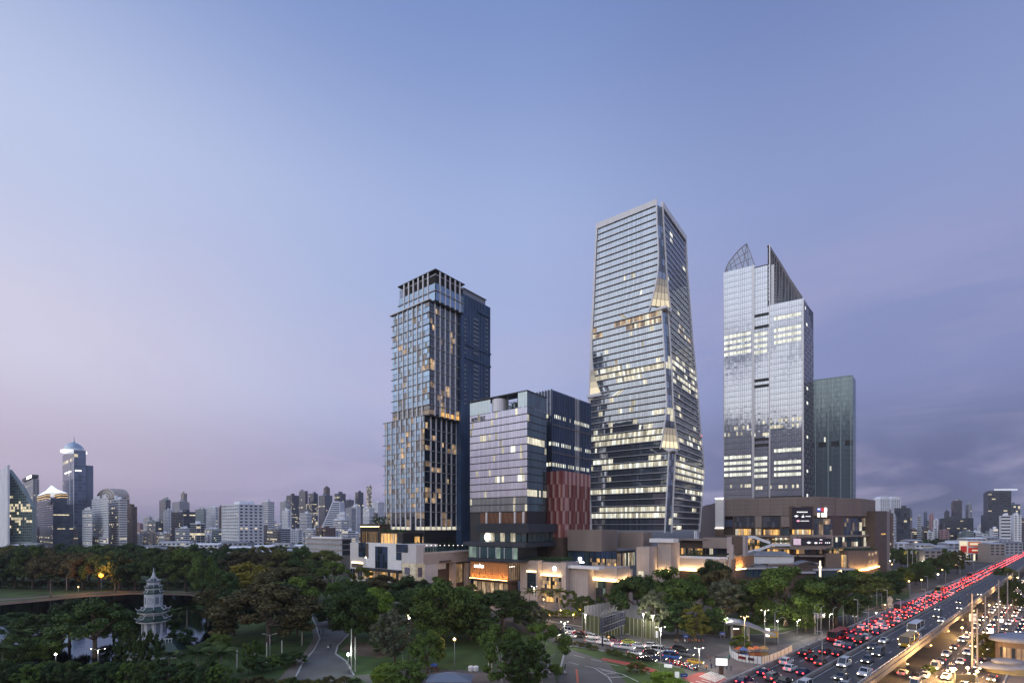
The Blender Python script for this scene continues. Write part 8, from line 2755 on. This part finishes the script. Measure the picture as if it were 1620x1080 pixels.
# orange and blue goods behind it
for i, (x, y, c) in enumerate(((1170, 1037, (.45, .12, .04)), (1176, 1038, (.08, .15, .4)), (1186, 1037, (.5, .2, .06)), (1196, 1036, (.4, .12, .05)), (1208, 1036, (.35, .22, .08)))):
    g = gnd(x, y); mb = MB(); mb.prism([(-1.2, -.8), (1.2, -.8), (1.2, .8), (-1.2, .8)], 0, 1.0, mat('plinth_%d' % i, c, .8, noise=.3)); mb.loft([[(-1.4, -1, 2.2), (1.4, -1, 2.2), (1.4, 1, 2.2), (-1.4, 1, 2.2)], [(-.1, -.1, 3), (.1, -.1, 3), (.1, .1, 3), (-.1, .1, 3)]], mat('plinth_%d' % i, c))
    for sx_ in (-1.2, 1.2):
        mb.box(sx_ - .05, -.05, 1, sx_ + .05, .05, 2.2, STEEL)
    top('street_stall', '%s covered stall inside the white barrier, %s from the left' % (('orange', 'blue', 'amber', 'rust', 'tan')[i], ordw(i + 1)), 'stall', mb, g, 0, 'stalls inside the barrier')
# blue and white road signs
for i, (x, y, t, w_, h_, m) in enumerate(((1085, 1015, 1008, 8, 5, 'blue'), (1082, 1082, 1070, 11, 5.5, 'blue'), (1143, 1010, 1004, 9, 5, 'blue'))):
    g = gnd(x, y); k = g.y / F; mb = MB(); hz = (y - t) * k
    for sx_ in (-.3, .3): mb.box(sx_ * w_ * k - .05, 0, 0, sx_ * w_ * k + .05, .08, hz, STEEL)
    mb.box(-w_ * k / 2, -.08, hz, w_ * k / 2, 0, hz + h_ * k, mat('blue_road_sign', (.03, .08, .33), .5)); mb.box(-w_ * k * .3, -.1, hz + h_ * k * .35, w_ * k * .3, -.085, hz + h_ * k * .55, PAINT)
    top('road_sign', ('blue road sign on the far kerb of the avenue', 'blue road sign at the bottom edge by the red crossing', 'small blue road sign behind the corner crowd')[i], 'road sign', mb, g)
for i, (x, y, t, w_, h_) in enumerate(((1071, 1079, 1062, 6.5, 14), (1039, 1016, 998, 3, 10), (1352, 990, 967, 7, 8), (1057, 1058, 1050, 12, 5))):
    g = gnd(x, y); k = g.y / F; hz = max(0.0, (y - t - h_) * k); mb = MB()
    if hz: mb.box(-.08, 0, 0, .08, .1, hz, STEEL)
    mb.box(-w_ * k / 2, -.12, hz, w_ * k / 2, .12, hz + h_ * k, mat('white_board', (.75, .75, .75), .5, emit=(1, 1, .97), estr=.35 if i < 3 else 0.0))
    top('sign_board', ('white upright board on the tip of the traffic island', 'narrow glowing white sign before the green hoarding', 'white square sign on a lamp post beside the flyover', 'white low barrier board at the stop line')[i], 'sign', mb, g, R(-20 if i == 3 else 0))
g = gnd(1296, 1003); k = g.y / F
mb = MB(); mb.box(-11 * k, -.1, 26 * k, 12 * k, .1, 33 * k, mat('grey_sign_back', (.22, .20, .20), .7)); mb.box(-9 * k, 0, 0, -8 * k, .15, 27 * k, STEEL); mb.box(3 * k, 0, 0, 4 * k, .15, 27 * k, STEEL)
top('sign_board', 'grey back of a wide road sign before the mall trees', 'sign', mb, g, R(20))
# white ring sculpture and other small landmarks by the flyover
g = gnd(1400, 944); k = g.y / F
o = thing('sculpture', 'white sculpture of a stem with a curled ring beside the flyover', 'sculpture', g)
mb = MB(); mb.lathe([(.5, 0), (.42, 14 * k), (.5, 24 * k), (1.6, 34 * k), (2.2, 37 * k)], 12, WHITE); mb.build('stem', o, True)
mb = MB(); rr = 7.5 * k
prev = None
for i in range(19):
    a_ = pi * 1.05 - i * pi * 1.35 / 18; p = Vector((6 * k + rr * cos(a_), 0, 31 * k + rr * sin(a_)))
    if prev is not None: mb.tube(prev, p, .34 * k * 4, .34 * k * 4, 8, WHITE)
    prev = p
mb.build('ring', o, True)
g = gnd(1408, 962); k = g.y / F
mb = MB(); mb.lathe([(1.0, 0), (1.4, 5 * k), (.8, 9 * k), (1.3, 14 * k), (.5, 20 * k)], 7, mat('rough_white', (.5, .48, .46), .9, noise=.4, nscale=1.5)); mb.box(-3.5, -.5, 0, 3.5, .5, 2.2, mat('beige_plinth', (.35, .28, .22), .8))
top('sculpture', 'rough pale rock sculpture on a plinth beside the flyover', 'sculpture', mb, g)
for i, (x, c) in enumerate(((1436, (.6, .45, .08)), (1443.5, (.5, .5, .5)), (1450.5, (.45, .42, .10)))):
    g = gnd(x, 900); k = g.y / F
    o = thing('flagpole', '%s of the three flagpoles in front of the dark trees' % ('leftmost', 'middle', 'rightmost')[i], 'flagpole', g, 0, 'flagpoles')
    mb = MB(); mb.lathe([(.18, 0), (.12, 30 * k)], 6, WALLS['white']); mb.build('pole', o)
    mb = MB(); mb.loft([[(0, .1 * sin(q), (30 - t * 4) * k) for t in (0, 1)] if 0 else [(-q * .9, .25 * sin(q * 1.6), (29.5 - q * .35) * k), (-q * .9, .25 * sin(q * 1.6), (25 - q * .6) * k)] for q in range(5 if i == 0 else 3)], mat('flag_cloth_%d' % i, c, .8), False); mb.build('flag', o)
# bottom right: station building with two stacked round grey roofs
Y = 136; k = Y / F
RG = mat('round_roof', (.23, .25, .30), .6, noise=.12, nscale=.5)
o = thing('round_roofed_building', 'building with two stacked rounded grey roofs and lit shop at bottom right corner', 'building', ((1640 - 810) * k, Y, 0))
o.scale = (1, .45, 1)
zz = lambda y: CAMH + (HY - y) * k
def blob(rx, ry, y0, y1, cx=0, cy=0, m=RG):
    mb = MB(); z0, z1 = zz(y1), zz(y0)
    rings = []
    for q in range(5):
        t = q / 4; s_ = 1 - .55 * t ** 2.2
        rings.append([(cx + rx * s_ * cos(2 * pi * i / 48), cy + ry * s_ * sin(2 * pi * i / 48), z0 + (z1 - z0) * t) for i in range(48)])
    rings = [[(x, y, z0 - .5) for x, y, z in rings[0]]] + rings
    return mb.loft(rings, m)
blob(70 * k, 70 * k, 1004, 1012, 10 * k, 4).build('roof', o, True)
blob(92 * k, 60 * k, 1046, 1052, 0, -1).build('roof', o, True)
for i in range(4):
    mb = MB(); mb.bar((-60 * k + i * 2, 8 - i, zz(1010) + .1), (0, 4, zz(1004) + .25), .12, .1, DARK); mb.build('roof_seam', o)
blob(24 * k, 5, 1040, 1044, -48 * k, -1).build('roof_bay', o, True)
mb = MB(); mb.lathe([(60 * k, zz(1050)), (60 * k, zz(1012))], 40, mat('drum_wall', (.16, .12, .10), .7, noise=.2), (10 * k, 4, 0)); mb.build('drum_wall', o)
for i in range(10):
    a_ = pi + .15 + i * .14; r_ = 60.4 * k
    mb = MB(); mb.box(-.5, -.05, zz(1046), .5, .05, zz(1024), WARM2 if i % 3 else GLASS_DEEP); w_ = mb.build('window', o); w_.location = (10 * k + r_ * cos(a_), 4 + r_ * sin(a_), 0); w_.rotation_euler = (0, 0, a_ + pi / 2)
mb = MB(); mb.lathe([(78 * k, 0), (78 * k, zz(1052))], 40, mat('shop_wall', (.20, .19, .12), .7), (0, 0, 0)); mb.build('shop_wall', o)
for i in range(12):
    a_ = pi + .1 + i * .12; r_ = 78.5 * k
    mb = MB(); mb.box(-.75, -.05, .3, .75, .05, zz(1060), AMBER if i % 4 == 1 else WARM if i % 3 == 0 else WARM2); w_ = mb.build('shop_window', o); w_.location = (r_ * cos(a_), r_ * sin(a_), 0); w_.rotation_euler = (0, 0, a_ + pi / 2)
# lit signs and lamps by the bottom right street
for i, (x, y, t, w_, h_, c) in enumerate(((1568, 1020, 993, 7, 8, (1, .97, .95)), (1584, 986, 978, 6, 6, (1, .97, .9)), (1527, 1079, 1066, 30, 13, None), (1540, 1000, 970, 13, 12, (.95, .75, .72)))):
    g = gnd(x, y); k2 = g.y / F; mb = MB(); hz = max(0, (y - t - h_) * k2)
    if hz: mb.box(-.08, 0, 0, .08, .1, hz, STEEL)
    m = mat('lit_board_%d' % i, (.7, .7, .7), .5, emit=c, estr=1.3 if i < 2 else .25) if c else DARK
    mb.box(-w_ * k2 / 2, -.1, hz, w_ * k2 / 2, .1, hz + h_ * k2, m)
    top('sign_board', ('glowing white sign board beside the small street tree', 'glowing white sign board further up the right pavement', 'black back of a sign board at the bottom right edge', 'pale pink hoarding board behind the first utility pole')[i], 'sign', mb, g)
for i, (x, y, t, e) in enumerate(((1511, 1080, 1060, 3000), (1531, 1078, 1058, 2400), (1546, 1090, 1064, 4200), (1522, 1007, 994, 2600), (1505, 1075, 1060, 2000), (1565, 975, 958, 2200), (1590, 955, 935, 2200), (1610, 930, 914, 2200))):
    lamp(x, y, t, 'orange-yellow street lamp near the right street, %s of that string' % ordw(i + 1), 'y', 0, True, 'lamps of the right street', light=e * 3.5, bulb=.34)
for i in range(7):
    p = fly(14 + i * 30, -HWID - .9, 0)
    l = bpy.data.lights.new('underpass_light', 'POINT'); l.energy = 1000; l.color = (1, .5, .16); l.shadow_soft_size = .4
    o = thing('underpass_lamp', 'orange bulkhead lamp under the right edge of the flyover, %s from the camera' % ordw(i + 1), 'lamp', (p.x, p.y, DZ - 1.9), FANG, 'underpass lamps')
    mb = MB(); mb.box(-.4, -.15, -.1, .4, .15, .1, BULB['y']); mb.build('lamp_glass', o)
    lo = bpy.data.objects.new('lamp_light', l); lo.location = (0, -.5, -.5); lo.parent = o; COL.objects.link(lo)
# bottom centre: tent roof, blue umbrella stall, white carts
g = gnd(712, 1096); k = g.y / F
o = thing('tent', 'grey tent roof at the bottom edge below the lawn', 'tent', g)
mb = MB(); mb.loft([[(-36 * k, -3, 3.6), (36 * k, -3, 3.6), (36 * k, 3, 3.6), (-36 * k, 3, 3.6)], [(-7 * k, -.5, 5.0), (7 * k, -.5, 5.0), (7 * k, .5, 5.0), (-7 * k, .5, 5.0)]], mat('tent_cloth', (.16, .19, .24), .7)); mb.build('canopy', o)
for sx_ in (-1, 1):
    for sy_ in (-1, 1): mb = MB(); mb.box(sx_ * 34 * k - .06, sy_ * 2.8 - .06, 0, sx_ * 34 * k + .06, sy_ * 2.8 + .06, 3.6, STEEL); mb.build('leg', o)
g = gnd(687, 1062); k = g.y / F
o = thing('umbrella', 'blue umbrella over a wooden cart on the park lawn edge', 'umbrella', g)
mb = MB(); mb.lathe([(6.3 * k, 1.75), (3.4 * k, 2.2), (.1, 2.5)], 8, mat('blue_canvas', (.03, .09, .38), .7)); mb.build('canopy', o)
mb = MB(); mb.lathe([(.04, 0), (.04, 2.5)], 6, STEEL); mb.build('pole', o)
g2 = g + Vector((0, .7, 0)); mb = MB(); mb.box(-1.1, -.5, .45, 1.1, .5, 1.1, mat('cart_wood', (.16, .09, .05), .8)); mb.box(-1.0, -.4, 0, -.9, -.3, .45, DARK); mb.box(.9, -.4, 0, 1.0, -.3, .45, DARK); mb.box(-1.0, .3, 0, -.9, .4, .45, DARK); mb.box(.9, .3, 0, 1.0, .4, .45, DARK)
top('vendor_cart', 'brown wooden vendor cart under the blue umbrella', 'cart', mb, g2)
for i, x in enumerate((745, 753)):
    g = gnd(x, 1061); mb = MB(); mb.lathe([(.55, 0), (.75, .2), (.8, 1.2), (.6, 1.45)], 10, WHITE)
    top('water_tank', '%s of two white tanks on the park forecourt' % ('left', 'right')[i], 'tank', mb, g, 0, 'white tanks')
# cove light on the podium's glowing walls, the lantern and the plinth


def wash(w, x0, x1, y, d, e, colr=(1, .66, .30), up=True, size=.5):
    (p, n), (q, _) = w.at(x0), w.at(x1)
    c = (p + q) / 2 + n * d; L_ = (q - p).length
    l = bpy.data.lights.new('cove_light', 'AREA'); l.shape = 'RECTANGLE'; l.size = L_; l.size_y = size; l.energy = e * L_ * size; l.color = colr
    o = bpy.data.objects.new('cove_light', l)
    z = w.z((x0 + x1) / 2, y)
    o.location = (c.x, c.y, z)
    ux = (q - p).normalized(); dirv = (-n * .55 + Vector((0, 0, 1 if up else -1))).normalized()
    zx = -dirv; yx = zx.cross(ux).normalized()
    o.rotation_euler = Matrix((ux, yx, zx)).transposed().to_euler()
    COL.objects.link(o)
    return o


for w_, x0, x1, y, e in WASH:
    wash(w_, x0, x1, y, .8, e * 4)

# ------------------------------------------------------------------ the evening haze
hb = MB(); hb.box(-16500, -950, -1, 16500, 14500, 275, None)
hb.mats = []; hb.m = [0] * 6
hz = hb.build('haze'); hz['kind'] = 'stuff'
hm = bpy.data.materials.new('haze'); hm.use_nodes = True
ht = hm.node_tree; ht.nodes.clear()
pv_ = ht.nodes.new('ShaderNodeVolumePrincipled'); pv_.inputs['Density'].default_value = .00007; pv_.inputs['Color'].default_value = (.86, .88, .95, 1); pv_.inputs['Anisotropy'].default_value = .2
ho = ht.nodes.new('ShaderNodeOutputMaterial'); ht.links.new(pv_.outputs[0], ho.inputs['Volume'])
hz.data.materials.append(hm)
